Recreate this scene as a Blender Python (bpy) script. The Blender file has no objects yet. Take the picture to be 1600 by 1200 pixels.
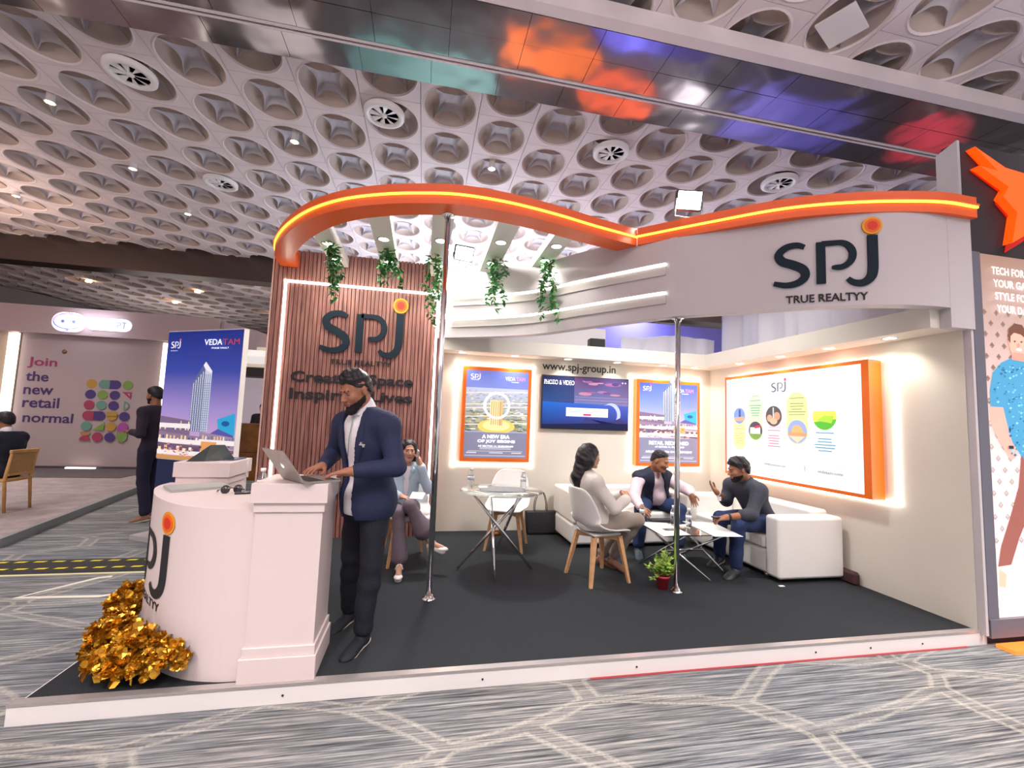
import bpy, math, random
import numpy as np
from mathutils import Vector, Matrix

# ------------------------------------------------------------------ camera, world, light, exposure
sc = bpy.context.scene
COL = sc.collection

def set_camera():
    yaw, pitch, roll = .1985, .0830, .0370
    cy, sy, cp, sp = math.cos(yaw), math.sin(yaw), math.cos(pitch), math.sin(pitch)
    fw = Vector((sy * cp, cy * cp, sp)); r = Vector((cy, -sy, 0)); u = r.cross(fw)
    cr, sr = math.cos(roll), math.sin(roll)
    R = cr * r + sr * u; U = -sr * r + cr * u
    cd = bpy.data.cameras.new('camera'); co = bpy.data.objects.new('camera', cd); COL.objects.link(co)
    m = Matrix(((R.x, U.x, -fw.x, 1.9381), (R.y, U.y, -fw.y, -2.5972), (R.z, U.z, -fw.z, 1.4175), (0, 0, 0, 1)))
    co.matrix_world = m
    cd.sensor_width = 36; cd.lens = 682.3 / 1600 * 36; cd.clip_start = .05; cd.clip_end = 200
    sc.camera = co
set_camera()

W = bpy.data.worlds.new('hall_air'); sc.world = W; W.use_nodes = True
W.node_tree.nodes['Background'].inputs[0].default_value = (.86, .80, .84, 1)
W.node_tree.nodes['Background'].inputs[1].default_value = .44
sc.view_settings.view_transform = 'Standard'; sc.view_settings.look = 'None'
sc.view_settings.exposure = 0.45; sc.view_settings.gamma = 1
sc.view_settings.use_curve_mapping = False
try:
    sc.cycles.sample_clamp_indirect = 6; sc.cycles.max_bounces = 6; sc.cycles.diffuse_bounces = 3
    sc.cycles.use_denoising = True; sc.cycles.caustics_reflective = False; sc.cycles.caustics_refractive = False
except Exception: pass

def area(name, loc, tgt, size, power, color=(1, 1, 1), sy=None):
    d = bpy.data.lights.new(name, 'AREA'); d.energy = power; d.color = color; d.size = size
    if sy: d.shape = 'RECTANGLE'; d.size_y = sy
    o = bpy.data.objects.new(name, d); COL.objects.link(o); o.location = loc
    o.rotation_euler = (Vector(tgt) - Vector(loc)).to_track_quat('-Z', 'Y').to_euler()
    return o
def spot(name, loc, tgt, power, ang=80, color=(1, .93, .8), r=.03, blend=.6):
    d = bpy.data.lights.new(name, 'SPOT'); d.energy = power; d.color = color
    d.spot_size = math.radians(ang); d.spot_blend = blend; d.shadow_soft_size = r
    o = bpy.data.objects.new(name, d); COL.objects.link(o); o.location = loc
    o.rotation_euler = (Vector(tgt) - Vector(loc)).to_track_quat('-Z', 'Y').to_euler()
    return o
# unseen fill lamps added for the hall's downlights (over and behind the photographer, and along the aisle)
for i, (x, y) in enumerate([(-1.5, -3.5), (2.5, -4.0), (6.5, -3.5), (-4.5, 1.5), (-6, 6), (9, -1), (2.5, 6.8), (8.5, 6.2), (13, 3)]):
    area('hall_fill_lamp', (x, y, 5.5), (x, y + .01, 0), 1.6, 132 if y < 1 else 70, (1, .95, .90)).data.spread = math.radians(104)
# unseen uplights added to brighten the hall ceiling, for other stands' lamps
for (x, y, z, p, c) in [(-7, -4, 3.4, 310, (1, .78, .66)), (0, -6, 3.4, 300, (1, .92, .90)), (7, -6, 3.4, 290, (1, .90, .90)), (-9, 7.5, 4.0, 120, (1, .76, .62)),
                        (3.0, 9.3, 3.4, 240, (.86, .90, 1)), (10, 9.0, 3.5, 150, (.95, .90, 1)), (-3.5, 13.5, 3.5, 40, (1, .88, .82)), (-9, 19, 3.5, 40, (1, .9, .85))]:
    area('ceiling_fill_light', (x, y, z), (x + .01, y, 9), 3.4, p * 1.3, c)
# the stand's two flood lamps
FLOOD1 = (2.33, 2.60, 3.42); FLOOD2 = (4.20, .82, 3.46)
area('flood_lamp_light', (2.33, 2.50, 3.42), (2.7, .6, 0), .22, 44, (1, .98, .95), .16)
area('flood_lamp_light', (4.22, .93, 3.50), (4.7, 2.4, .6), .24, 44, (1, .98, .95), .18).data.spread = math.radians(125)
# light spilling up and about from the floods' glass
# ------------------------------------------------------------------ helpers
ROOTLOC = {}
def tag(o, label=None, cat=None, group=None, kind=None):
    if label: o['label'] = label
    if cat: o['category'] = cat
    if group: o['group'] = group
    if kind: o['kind'] = kind
    return o
def thing(name, label, cat, loc=(0, 0, 0), group=None, kind=None):
    o = bpy.data.objects.new(name, None); COL.objects.link(o); o.location = loc
    o.empty_display_size = .1
    ROOTLOC[o.name] = Vector(loc)
    return tag(o, label, cat, group, kind)

class MB:
    def __init__(s): s.v = []; s.f = []; s.m = []; s.sm = []
    def add(s, v, f, m=0, smooth=False):
        b = len(s.v); s.v += [tuple(p) for p in v]
        s.f += [tuple(i + b for i in q) for q in f]; s.m += [m] * len(f); s.sm += [smooth] * len(f)
        return s
    def box(s, x0, x1, y0, y1, z0, z1, m=0, R=None, c=None):
        v = [(x, y, z) for x in (x0, x1) for y in (y0, y1) for z in (z0, z1)]
        if R is not None:
            c = Vector(c or (0, 0, 0)); v = [R @ (Vector(p) - c) + c for p in v]
        return s.add(v, [(0, 1, 3, 2), (4, 6, 7, 5), (0, 4, 5, 1), (2, 3, 7, 6), (0, 2, 6, 4), (1, 5, 7, 3)], m)
    def bbox(s, x0, x1, y0, y1, z0, z1, b=.01, m=0):
        # box with chamfered vertical+horizontal edges (24 verts)
        v = []; 
        X = (x0, x1); Y = (y0, y1); Z = (z0, z1); idx = {}
        for i in (0, 1):
            for j in (0, 1):
                for k in (0, 1):
                    sx, sy, sz = (b, -b)[i], (b, -b)[j], (b, -b)[k]
                    for a in range(3):
                        p = [X[i] + sx, Y[j] + sy, Z[k] + sz]; p[a] = (X[i], Y[j], Z[k])[a]
                        idx[(i, j, k, a)] = len(v); v.append(tuple(p))
        f = []
        for a in range(3):
            for e in (0, 1):
                q = []
                for (m1, n1) in ((0, 0), (1, 0), (1, 1), (0, 1)):
                    t = [0, 0, 0]; t[a] = e; t[(a + 1) % 3] = m1; t[(a + 2) % 3] = n1
                    q.append(idx[(*t, a)])
                f.append(tuple(q if e else q[::-1]))
        for a in range(3):   # edges along axis a
            b1, c1 = (a + 1) % 3, (a + 2) % 3
            for e in (0, 1):
                for g in (0, 1):
                    t0 = [0, 0, 0]; t1 = [0, 0, 0]; t1[a] = 1
                    t0[b1] = t1[b1] = e; t0[c1] = t1[c1] = g
                    q = [idx[(*t0, b1)], idx[(*t1, b1)], idx[(*t1, c1)], idx[(*t0, c1)]]
                    f.append(tuple(q if e != g else q[::-1]))
        for i in (0, 1):
            for j in (0, 1):
                for k in (0, 1):
                    q = [idx[(i, j, k, a)] for a in range(3)]
                    f.append(tuple(q if (i + j + k) % 2 else q[::-1]))
        return s.add(v, f, m)
    def prism(s, poly, z0, z1, m=0, smooth=False):
        n = len(poly); v = [(x, y, z0) for x, y in poly] + [(x, y, z1) for x, y in poly]
        f = [tuple(range(n))[::-1], tuple(range(n, 2 * n))] + [(i, (i + 1) % n, n + (i + 1) % n, n + i) for i in range(n)]
        b = len(s.f); s.add(v, f, m)
        if smooth:
            for i in range(b + 2, len(s.f)): s.sm[i] = True
        return s
    def tube(s, pts, r, n=10, m=0, cap=True, smooth=True):
        pts = [Vector(p) for p in pts]; rr = r if isinstance(r, (list, tuple)) else [r] * len(pts)
        v = []; up = None
        for i, p in enumerate(pts):
            d = (pts[min(i + 1, len(pts) - 1)] - pts[max(i - 1, 0)])
            if d.length < 1e-9: d = Vector((0, 0, 1))
            d.normalize()
            if up is None: up = Vector((0, 0, 1)) if abs(d.z) < .9 else Vector((1, 0, 0))
            a = d.cross(up); a.normalize(); b = a.cross(d); up = b
            for k in range(n):
                t = 2 * math.pi * k / n; v.append(p + a * (math.cos(t) * rr[i]) + b * (math.sin(t) * rr[i]))
        f = []
        for i in range(len(pts) - 1):
            for k in range(n):
                f.append((i * n + k, i * n + (k + 1) % n, (i + 1) * n + (k + 1) % n, (i + 1) * n + k))
        s.add(v, f, m, smooth)
        if cap:
            b = len(s.v) - len(v); L = len(pts) - 1
            s.f += [tuple(b + k for k in range(n))[::-1], tuple(b + L * n + k for k in range(n))]
            s.m += [m] * 2; s.sm += [False] * 2
        return s
    def lathe(s, prof, c=(0, 0, 0), n=20, m=0, smooth=True, cap=True):
        v = []; f = []
        for r, z in prof:
            for k in range(n):
                t = 2 * math.pi * k / n; v.append((c[0] + r * math.cos(t), c[1] + r * math.sin(t), c[2] + z))
        for i in range(len(prof) - 1):
            for k in range(n): f.append((i * n + k, i * n + (k + 1) % n, (i + 1) * n + (k + 1) % n, (i + 1) * n + k))
        if cap and prof[0][0] > 1e-6: f.append(tuple(range(n))[::-1])
        if cap and prof[-1][0] > 1e-6: f.append(tuple((len(prof) - 1) * n + k for k in range(n)))
        return s.add(v, f, m, smooth)
    def wall(s, path, z0, z1, t, m=0, smooth=True):
        # solid ribbon following a plan path; z0/z1 may be lists; thickness t to the left of the path
        n = len(path); P = np.array(path, float); T = np.gradient(P, axis=0); T /= np.linalg.norm(T, axis=1)[:, None]
        N = np.stack([-T[:, 1], T[:, 0]], 1) * t; Q = P + N
        z0 = z0 if hasattr(z0, '__len__') else [z0] * n; z1 = z1 if hasattr(z1, '__len__') else [z1] * n
        v = []
        for i in range(n):
            v += [(P[i, 0], P[i, 1], z0[i]), (P[i, 0], P[i, 1], z1[i]), (Q[i, 0], Q[i, 1], z1[i]), (Q[i, 0], Q[i, 1], z0[i])]
        f = []
        for i in range(n - 1):
            a = i * 4; b = a + 4
            for k in range(4): f.append((a + k, b + k, b + (k + 1) % 4, a + (k + 1) % 4))
        f += [(0, 1, 2, 3), tuple(reversed([4 * (n - 1) + k for k in range(4)]))]
        return s.add(v, f, m)

def obj(name, mb, mats, parent=None, shift=True, bevel=0, autosm=False):
    me = bpy.data.meshes.new(name)
    off = Vector((0, 0, 0))
    if parent is not None and shift:
        p = parent
        while p is not None:
            off += ROOTLOC.get(p.name, Vector((0, 0, 0))) if p.name in ROOTLOC else Vector((0, 0, 0)); p = p.parent
    vv = np.array(mb.v, float).reshape(-1, 3) - np.array(off)
    me.from_pydata(vv.tolist(), [], mb.f)
    if not isinstance(mats, (list, tuple)): mats = [mats]
    for m in mats: me.materials.append(m)
    me.polygons.foreach_set('material_index', np.array(mb.m, dtype=np.int32))
    me.polygons.foreach_set('use_smooth', np.array(mb.sm, dtype=bool))
    me.update()
    o = bpy.data.objects.new(name, me); COL.objects.link(o)
    if parent is not None: o.parent = parent
    if bevel:
        md = o.modifiers.new('bevel', 'BEVEL'); md.width = bevel; md.segments = 2; md.limit_method = 'ANGLE'
    return o
def dup(o, parent=None, **kw):
    c = o.copy(); COL.objects.link(c); c.parent = parent
    for ch in list(o.children): dup(ch, c)
    return c
def catmull(P, n=6):
    P = [np.array(p, float) for p in P]; out = []
    Q = [2 * P[0] - P[1]] + P + [2 * P[-1] - P[-2]]
    for i in range(1, len(Q) - 2):
        p0, p1, p2, p3 = Q[i - 1:i + 3]
        for k in range(n):
            t = k / n
            out.append(.5 * ((2 * p1) + (-p0 + p2) * t + (2 * p0 - 5 * p1 + 4 * p2 - p3) * t * t + (-p0 + 3 * p1 - 3 * p2 + p3) * t ** 3))
    out.append(Q[-2]); return out

MATS = {}
def mat(name, col=(.8, .8, .8), rough=.6, metal=0, emit=None, es=0, noise=0, nscale=40, var=0, spec=.5, alpha=1, trans=0, coat=0, stretch=(1, 1, 1), ior=1.45):
    if name in MATS: return MATS[name]
    m = bpy.data.materials.new(name); m.use_nodes = True; nt = m.node_tree; b = nt.nodes['Principled BSDF']
    b.inputs['Base Color'].default_value = (*col, 1); b.inputs['Roughness'].default_value = rough
    b.inputs['Metallic'].default_value = metal; b.inputs['Specular IOR Level'].default_value = spec
    b.inputs['IOR'].default_value = ior
    if trans: b.inputs['Transmission Weight'].default_value = trans
    if coat: b.inputs['Coat Weight'].default_value = coat
    if emit: b.inputs['Emission Color'].default_value = (*emit, 1); b.inputs['Emission Strength'].default_value = es
    if alpha < 1: b.inputs['Alpha'].default_value = alpha
    if noise or var:
        tc = nt.nodes.new('ShaderNodeTexCoord'); mp = nt.nodes.new('ShaderNodeMapping'); mp.inputs['Scale'].default_value = stretch
        nt.links.new(tc.outputs['Object'], mp.inputs[0])
        n = nt.nodes.new('ShaderNodeTexNoise'); n.inputs['Scale'].default_value = nscale; n.inputs['Detail'].default_value = 3
        nt.links.new(mp.outputs[0], n.inputs['Vector'])
        if noise:
            bp = nt.nodes.new('ShaderNodeBump'); bp.inputs['Strength'].default_value = noise; bp.inputs['Distance'].default_value = .01
            nt.links.new(n.outputs['Fac'], bp.inputs['Height']); nt.links.new(bp.outputs[0], b.inputs['Normal'])
        if var:
            mx = nt.nodes.new('ShaderNodeMix'); mx.data_type = 'RGBA'
            mx.inputs['A'].default_value = (*[c * (1 - var) for c in col], 1); mx.inputs['B'].default_value = (*[min(1, c * (1 + var)) for c in col], 1)
            rp = nt.nodes.new('ShaderNodeMapRange'); rp.inputs['From Min'].default_value = .35; rp.inputs['From Max'].default_value = .65
            nt.links.new(n.outputs['Fac'], rp.inputs[0]); nt.links.new(rp.outputs[0], mx.inputs['Factor'])
            nt.links.new(mx.outputs['Result'], b.inputs['Base Color'])
    MATS[name] = m; return m
def colour_attr_mat(name, es=0, rough=.35, mix=1.0):
    # print on real flat panels: per-corner colours, optionally backlit
    if name in MATS: return MATS[name]
    m = bpy.data.materials.new(name); m.use_nodes = True; nt = m.node_tree; b = nt.nodes['Principled BSDF']
    a = nt.nodes.new('ShaderNodeVertexColor'); a.layer_name = 'Col'
    nt.links.new(a.outputs[0], b.inputs['Base Color']); b.inputs['Roughness'].default_value = rough
    if es: nt.links.new(a.outputs[0], b.inputs['Emission Color']); b.inputs['Emission Strength'].default_value = es
    MATS[name] = m; return m
def srgb(h):
    if isinstance(h, str): h = [int(h[i:i + 2], 16) / 255 for i in (0, 2, 4)]
    return tuple(c / 12.92 if c <= .04045 else ((c + .055) / 1.055) ** 2.4 for c in h)

# ---- flat print: stacked coloured polygons on a panel
class Print:
    def __init__(s, o, u, v, n, step=.0001):
        s.o, s.u, s.v, s.n = [np.array(a, float) for a in (o, u, v, n)]
        s.verts = []; s.faces = []; s.cols = []; s.z = 0; s.step = step
    def poly(s, pts, col, lift=True):
        if lift: s.z += s.step
        b = len(s.verts)
        for x, y in pts: s.verts.append(tuple(s.o + s.u * x + s.v * y + s.n * s.z))
        s.faces.append(tuple(range(b, b + len(pts))))
        cs = col if isinstance(col, list) else [col] * len(pts)
        s.cols += [(*srgb(c), 1) for c in cs]
    def rect(s, x0, y0, x1, y1, col, lift=True): s.poly([(x0, y0), (x1, y0), (x1, y1), (x0, y1)], col, lift)
    def grad(s, x0, y0, x1, y1, cb, ct, lift=True): s.poly([(x0, y0), (x1, y0), (x1, y1), (x0, y1)], [cb, cb, ct, ct], lift)
    def disc(s, cx, cy, r, col, ry=None, n=24, lift=True, a0=0, a1=360):
        s.poly([(cx + r * math.cos(math.radians(a0 + (a1 - a0) * k / n)), cy + (ry or r) * math.sin(math.radians(a0 + (a1 - a0) * k / n))) for k in range(n if a1 - a0 >= 360 else n + 1)], col, lift)
    def ring(s, cx, cy, r, w, col, n=32):
        s.z += s.step
        for k in range(n):
            t0, t1 = 2 * math.pi * k / n, 2 * math.pi * (k + 1) / n
            s.poly([(cx + q * math.cos(t), cy + q * math.sin(t)) for q, t in ((r, t0), (r + w, t0), (r + w, t1), (r, t1))], col, False)
    def pill(s, x0, y0, x1, y1, col):
        r = (x1 - x0) / 2; cx = (x0 + x1) / 2
        pts = [(cx + r * math.cos(math.pi * k / 12), y1 - r + r * math.sin(math.pi * k / 12)) for k in range(13)]
        pts += [(cx - r * math.cos(math.pi * k / 12), y0 + r - r * math.sin(math.pi * k / 12)) for k in range(13)]
        s.poly(pts, col)
    def strokes(s, polys, x, y, sc_, col):
        s.z += s.step
        for P in polys: s.poly([(x + a * sc_, y + b * sc_) for a, b in P], col, False)
    def build(s, name, m, parent, rev=False):
        me = bpy.data.meshes.new(name); off = Vector((0, 0, 0)); p = parent
        while p is not None: off += ROOTLOC.get(p.name, Vector((0, 0, 0))); p = p.parent
        me.from_pydata((np.array(s.verts) - np.array(off)).tolist(), [], s.faces)
        ca = me.color_attributes.new('Col', 'FLOAT_COLOR', 'CORNER')
        ca.data.foreach_set('color', np.array(s.cols, dtype=np.float32).ravel())
        me.materials.append(m); me.update()
        o = bpy.data.objects.new(name, me); COL.objects.link(o); o.parent = parent; return o

# ---- text as mesh
def text(name, s, m, parent, o, u, v, width=None, height=None, bold=.0, ext=.002, align='LEFT', shear=0, fn=None, space=1.0, line=None):
    cu = bpy.data.curves.new('t', 'FONT'); cu.body = s; cu.size = 1; cu.offset = bold; cu.align_x = align
    cu.space_character = space; cu.extrude = 0; cu.resolution_u = 3; cu.shear = shear
    if line: cu.space_line = line
    t = bpy.data.objects.new('t', cu); COL.objects.link(t)
    dg = bpy.context.evaluated_depsgraph_get(); me = bpy.data.meshes.new_from_object(t.evaluated_get(dg))
    bpy.data.objects.remove(t); bpy.data.curves.remove(cu)
    V = np.array([q.co[:] for q in me.vertices]); F = [tuple(p.vertices) for p in me.polygons]; bpy.data.meshes.remove(me)
    w = V[:, 0].max() - V[:, 0].min(); h = V[:, 1].max() - V[:, 1].min()
    sx = (width / w) if width else None; sy = (height / h) if height else None
    sx = sx or sy; sy = sy or sx
    x0 = {'LEFT': V[:, 0].min(), 'CENTER': (V[:, 0].min() + V[:, 0].max()) / 2, 'RIGHT': V[:, 0].max()}[align]
    X = (V[:, 0] - x0) * sx; Y = (V[:, 1] - V[:, 1].min()) * sy
    o, u, v = [np.array(a, float) for a in (o, u, v)]
    n = np.cross(u, v)
    def place(z):
        if fn: return [tuple(fn(a, b, z)) for a, b in zip(X, Y)]
        return [tuple(o + u * a + v * b + n * z) for a, b in zip(X, Y)]
    mb = MB(); nv = len(V)
    mb.add(place(ext), F)
    # side walls from boundary edges
    ec = {}
    for f in F:
        for i in range(len(f)):
            e = (f[i], f[(i + 1) % len(f)]); ec[e] = 1
    P1 = place(0); b = len(mb.v); mb.v += P1
    for (i, j) in ec:
        if (j, i) not in ec: mb.f.append((j, i, b + i, b + j)); mb.m.append(0); mb.sm.append(False)
    return obj(name, mb, m, parent)

def ribbon(pts, ws, cap=True):
    P = np.array(pts, float); T = np.gradient(P, axis=0); T /= np.linalg.norm(T, axis=1)[:, None]
    N = np.stack([-T[:, 1], T[:, 0]], 1); w = np.array(ws, float)[:, None] / 2
    A, B = P + N * w, P - N * w
    return [[tuple(A[i]), tuple(B[i]), tuple(B[i + 1]), tuple(A[i + 1])] for i in range(len(P) - 1)]
def arc(cx, cy, rx, ry, a0, a1, n=12):
    return [(cx + rx * math.cos(math.radians(a0 + (a1 - a0) * k / n)), cy + ry * math.sin(math.radians(a0 + (a1 - a0) * k / n))) for k in range(n + 1)]
def logo():
    # the stand's three letter mark, cap height 1
    S = catmull([(.66, .90), (.50, .965), (.28, .93), (.13, .78), (.20, .61), (.42, .50), (.62, .37), (.66, .20), (.52, .06), (.28, .02), (.02, .09)], 4)
    k = len(S); ws = [.10 + .095 * math.sin(math.pi * i / (k - 1)) for i in range(k)]
    p_stem = [[(.89, 0), (1.07, 0), (1.07, .98), (.89, .98)]]
    bowl = [(1.0, .94)] + arc(1.33, .65, .28, .29, 92, -100, 14) + [(1.20, .37)]
    J = [(2.0, 1.06), (2.0, .9), (2.0, .6), (1.995, .3), (1.96, .12), (1.86, .01), (1.74, -.03), (1.60, 0), (1.50, .09)]
    jw = [.20, .20, .20, .20, .19, .175, .15, .125, .095]
    return ribbon(S, ws), p_stem + ribbon(bowl, [.12] + [.11 + .035 * math.sin(math.pi * i / 14) for i in range(15)] + [.07]), ribbon(catmull(J, 3), np.interp(np.arange(25), np.arange(9) * 3, jw))
LOGO = logo()
def sign_logo(parent, fn, sc_, m, th=.012):
    """fn(x, y, z) -> world; letters as parts"""
    for i, polys in enumerate(LOGO):
        mb = MB()
        for P in polys:
            n = len(P); v = [fn(x * sc_, y * sc_, 0) for x, y in P] + [fn(x * sc_, y * sc_, th) for x, y in P]
            mb.add(v, [tuple(range(n, 2 * n))] + [(k, (k + 1) % n, n + (k + 1) % n, n + k) for k in range(n)])
        obj('letter', mb, m, parent)
    for k, (r, c) in enumerate(((.20, mat('logo_yellow', srgb('F0A020'), .5)), (.155, mat('logo_orange', srgb('EE6A1C'), .5)), (.10, mat('logo_red', srgb('DE3418'), .5)))):
        mb = MB(); n = 28; t = th + k * .0015
        q = [(2.0 + r * math.cos(2 * math.pi * a / n), 1.28 + r * math.sin(2 * math.pi * a / n)) for a in range(n)]
        v = [fn(x * sc_, y * sc_, 0) for x, y in q] + [fn(x * sc_, y * sc_, t) for x, y in q]
        mb.add(v, [tuple(range(n, 2 * n))] + [(a, (a + 1) % n, n + (a + 1) % n, n + a) for a in range(n)])
        obj('dot', mb, c, parent)
def print_logo(pr, x, y, h, col, dot='E85030'):
    for polys in LOGO: pr.strokes(polys, x, y, h, col)
    pr.disc(x + 2.0 * h, y + 1.28 * h, .19 * h, dot)

# ------------------------------------------------------------------ materials with patterns
def nodes_mat(name):
    m = bpy.data.materials.new(name); m.use_nodes = True; MATS[name] = m
    return m, m.node_tree, m.node_tree.nodes['Principled BSDF']
def N(nt, t, **k):
    n = nt.nodes.new(t)
    for a, b in k.items(): setattr(n, a, b)
    return n
def carpet_hall():
    m, nt, b = nodes_mat('patterned_carpet'); L = nt.links.new
    tc = N(nt, 'ShaderNodeTexCoord')
    mp = N(nt, 'ShaderNodeMapping'); mp.inputs['Scale'].default_value = (1.3, 46, 1); mp.inputs['Rotation'].default_value = (0, 0, -.04); L(tc.outputs['Object'], mp.inputs[0])
    n1 = N(nt, 'ShaderNodeTexNoise'); n1.inputs['Scale'].default_value = 1.6; n1.inputs['Detail'].default_value = 6; n1.inputs['Roughness'].default_value = .7; L(mp.outputs[0], n1.inputs['Vector'])
    r1 = N(nt, 'ShaderNodeValToRGB'); e = r1.color_ramp.elements
    e[0].position = .34; e[0].color = (*srgb('3D3F42'), 1); e[1].position = .66; e[1].color = (*srgb('B2B0AC'), 1)
    q = e.new(.45); q.color = (*srgb('66696E'), 1); q = e.new(.54); q.color = (*srgb('888A8C'), 1)
    L(n1.outputs['Fac'], r1.inputs[0])
    # big patches of bluish / brownish dye
    n3 = N(nt, 'ShaderNodeTexNoise'); n3.inputs['Scale'].default_value = .55; L(tc.outputs['Object'], n3.inputs['Vector'])
    mxp = N(nt, 'ShaderNodeMix', data_type='RGBA', blend_type='MULTIPLY'); mxp.inputs['Factor'].default_value = .6
    r3 = N(nt, 'ShaderNodeValToRGB'); r3.color_ramp.elements[0].position = .4; r3.color_ramp.elements[0].color = (.90, .94, 1, 1); r3.color_ramp.elements[1].position = .6; r3.color_ramp.elements[1].color = (1, .95, .9, 1)
    L(n3.outputs['Fac'], r3.inputs[0]); L(r1.outputs[0], mxp.inputs['A']); L(r3.outputs[0], mxp.inputs['B'])
    # web of double pale lines
    wp = N(nt, 'ShaderNodeTexNoise'); wp.inputs['Scale'].default_value = 1.2; L(tc.outputs['Object'], wp.inputs['Vector'])
    vm = N(nt, 'ShaderNodeVectorMath', operation='MULTIPLY_ADD'); vm.inputs[1].default_value = (.16, .16, 0); L(wp.outputs['Color'], vm.inputs[0]); L(tc.outputs['Object'], vm.inputs[2])
    m2 = N(nt, 'ShaderNodeMapping'); m2.inputs['Scale'].default_value = (.95, 1.75, 1); m2.inputs['Rotation'].default_value = (0, 0, .12); L(vm.outputs[0], m2.inputs[0])
    vo = N(nt, 'ShaderNodeTexVoronoi', feature='DISTANCE_TO_EDGE', voronoi_dimensions='2D'); vo.inputs['Scale'].default_value = 1.0; vo.inputs['Randomness'].default_value = .75; L(m2.outputs[0], vo.inputs['Vector'])
    rr = N(nt, 'ShaderNodeValToRGB'); el = rr.color_ramp.elements
    el[0].position = 0; el[0].color = (.30, .30, .30, 1); el[1].position = .11; el[1].color = (0, 0, 0, 1)
    for p, c in ((.030, .25), (.042, 1), (.058, 1), (.078, 0)):
        q = el.new(p); q.color = (c, c, c, 1)
    L(vo.outputs['Distance'], rr.inputs[0])
    n4 = N(nt, 'ShaderNodeTexNoise'); n4.inputs['Scale'].default_value = 60; L(tc.outputs['Object'], n4.inputs['Vector'])
    mm = N(nt, 'ShaderNodeMath', operation='MULTIPLY'); L(rr.outputs[0], mm.inputs[0])
    m4 = N(nt, 'ShaderNodeMapRange'); m4.inputs['From Min'].default_value = .3; m4.inputs['From Max'].default_value = .6; m4.inputs['To Min'].default_value = .12; m4.inputs['To Max'].default_value = .42; L(n4.outputs['Fac'], m4.inputs[0]); L(m4.outputs[0], mm.inputs[1])
    mx = N(nt, 'ShaderNodeMix', data_type='RGBA'); L(mm.outputs[0], mx.inputs['Factor']); L(mxp.outputs['Result'], mx.inputs['A']); mx.inputs['B'].default_value = (*srgb('D2CDBE'), 1)
    L(mx.outputs['Result'], b.inputs['Base Color']); b.inputs['Roughness'].default_value = .95; b.inputs['Specular IOR Level'].default_value = .1
    bp = N(nt, 'ShaderNodeBump'); bp.inputs['Strength'].default_value = .5; bp.inputs['Distance'].default_value = .006; n5 = N(nt, 'ShaderNodeTexNoise'); n5.inputs['Scale'].default_value = 220; L(tc.outputs['Object'], n5.inputs['Vector']); L(n5.outputs['Fac'], bp.inputs['Height']); L(bp.outputs[0], b.inputs['Normal'])
    return m
def mirror_mat():
    m, nt, b = nodes_mat('polished_bronze_panel'); L = nt.links.new
    b.inputs['Base Color'].default_value = (*srgb('B4ACB0'), 1); b.inputs['Metallic'].default_value = 1; b.inputs['Roughness'].default_value = .14
    tc = N(nt, 'ShaderNodeTexCoord'); n = N(nt, 'ShaderNodeTexNoise'); n.inputs['Scale'].default_value = 1.3; n.inputs['Detail'].default_value = 1.5
    L(tc.outputs['Object'], n.inputs['Vector']); bp = N(nt, 'ShaderNodeBump'); bp.inputs['Strength'].default_value = .22; bp.inputs['Distance'].default_value = .12
    L(n.outputs['Fac'], bp.inputs['Height']); L(bp.outputs[0], b.inputs['Normal']); return m
def wood_slat():
    m, nt, b = nodes_mat('walnut_slat'); L = nt.links.new
    tc = N(nt, 'ShaderNodeTexCoord'); mp = N(nt, 'ShaderNodeMapping'); mp.inputs['Scale'].default_value = (30, 30, 1.2); L(tc.outputs['Object'], mp.inputs[0])
    oi = N(nt, 'ShaderNodeObjectInfo'); ad = N(nt, 'ShaderNodeVectorMath', operation='ADD'); L(mp.outputs[0], ad.inputs[0]); cm = N(nt, 'ShaderNodeCombineXYZ'); ml = N(nt, 'ShaderNodeMath', operation='MULTIPLY'); ml.inputs[1].default_value = 50; L(oi.outputs['Random'], ml.inputs[0]); L(ml.outputs[0], cm.inputs[2]); L(cm.outputs[0], ad.inputs[1])
    n = N(nt, 'ShaderNodeTexNoise'); n.inputs['Scale'].default_value = 2.2; n.inputs['Detail'].default_value = 5; L(ad.outputs[0], n.inputs['Vector'])
    r = N(nt, 'ShaderNodeValToRGB'); r.color_ramp.elements[0].position = .3; r.color_ramp.elements[0].color = (*srgb('6A423C'), 1); r.color_ramp.elements[1].position = .72; r.color_ramp.elements[1].color = (*srgb('AE7C70'), 1)
    q = r.color_ramp.elements.new(.5); q.color = (*srgb('8E5E55'), 1)
    L(n.outputs['Fac'], r.inputs[0])
    L(r.outputs[0], b.inputs['Base Color']); b.inputs['Roughness'].default_value = .5; return m

white = mat('white_laminate', srgb('EBE6E4'), .45, noise=.05, nscale=20)
wallw = mat('cream_wall_paint', srgb('E2DCD0'), .6, var=.02, nscale=2)
fasc = mat('white_fascia', srgb('CAC3C6'), .5)
counterw = mat('white_satin_board', srgb('E6D6D4'), .35)
orange = mat('orange_acrylic', srgb('F4682C'), .35)
orange_f = mat('orange_frame', srgb('F47420'), .35)
orange_l = mat('orange_paint', srgb('F26A1E'), .4, emit=srgb('F26A1E'), es=.25)
led_o = mat('orange_led', (1, .6, .1), .5, emit=(1, .56, .04), es=2.9)
led_w = mat('white_led', (1, 1, .95), .5, emit=(1, .97, .86), es=4.5)
dl_w = mat('downlight_glow', (1, 1, .95), .5, emit=(1, .94, .82), es=14)
flood_g = mat('flood_glass', (1, 1, 1), .5, emit=(1, 1, .98), es=60)
navy = mat('navy_letters', srgb('1B2833'), .6, spec=.2)
ink = mat('black_ink', srgb('1E1C22'), .5)
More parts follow.
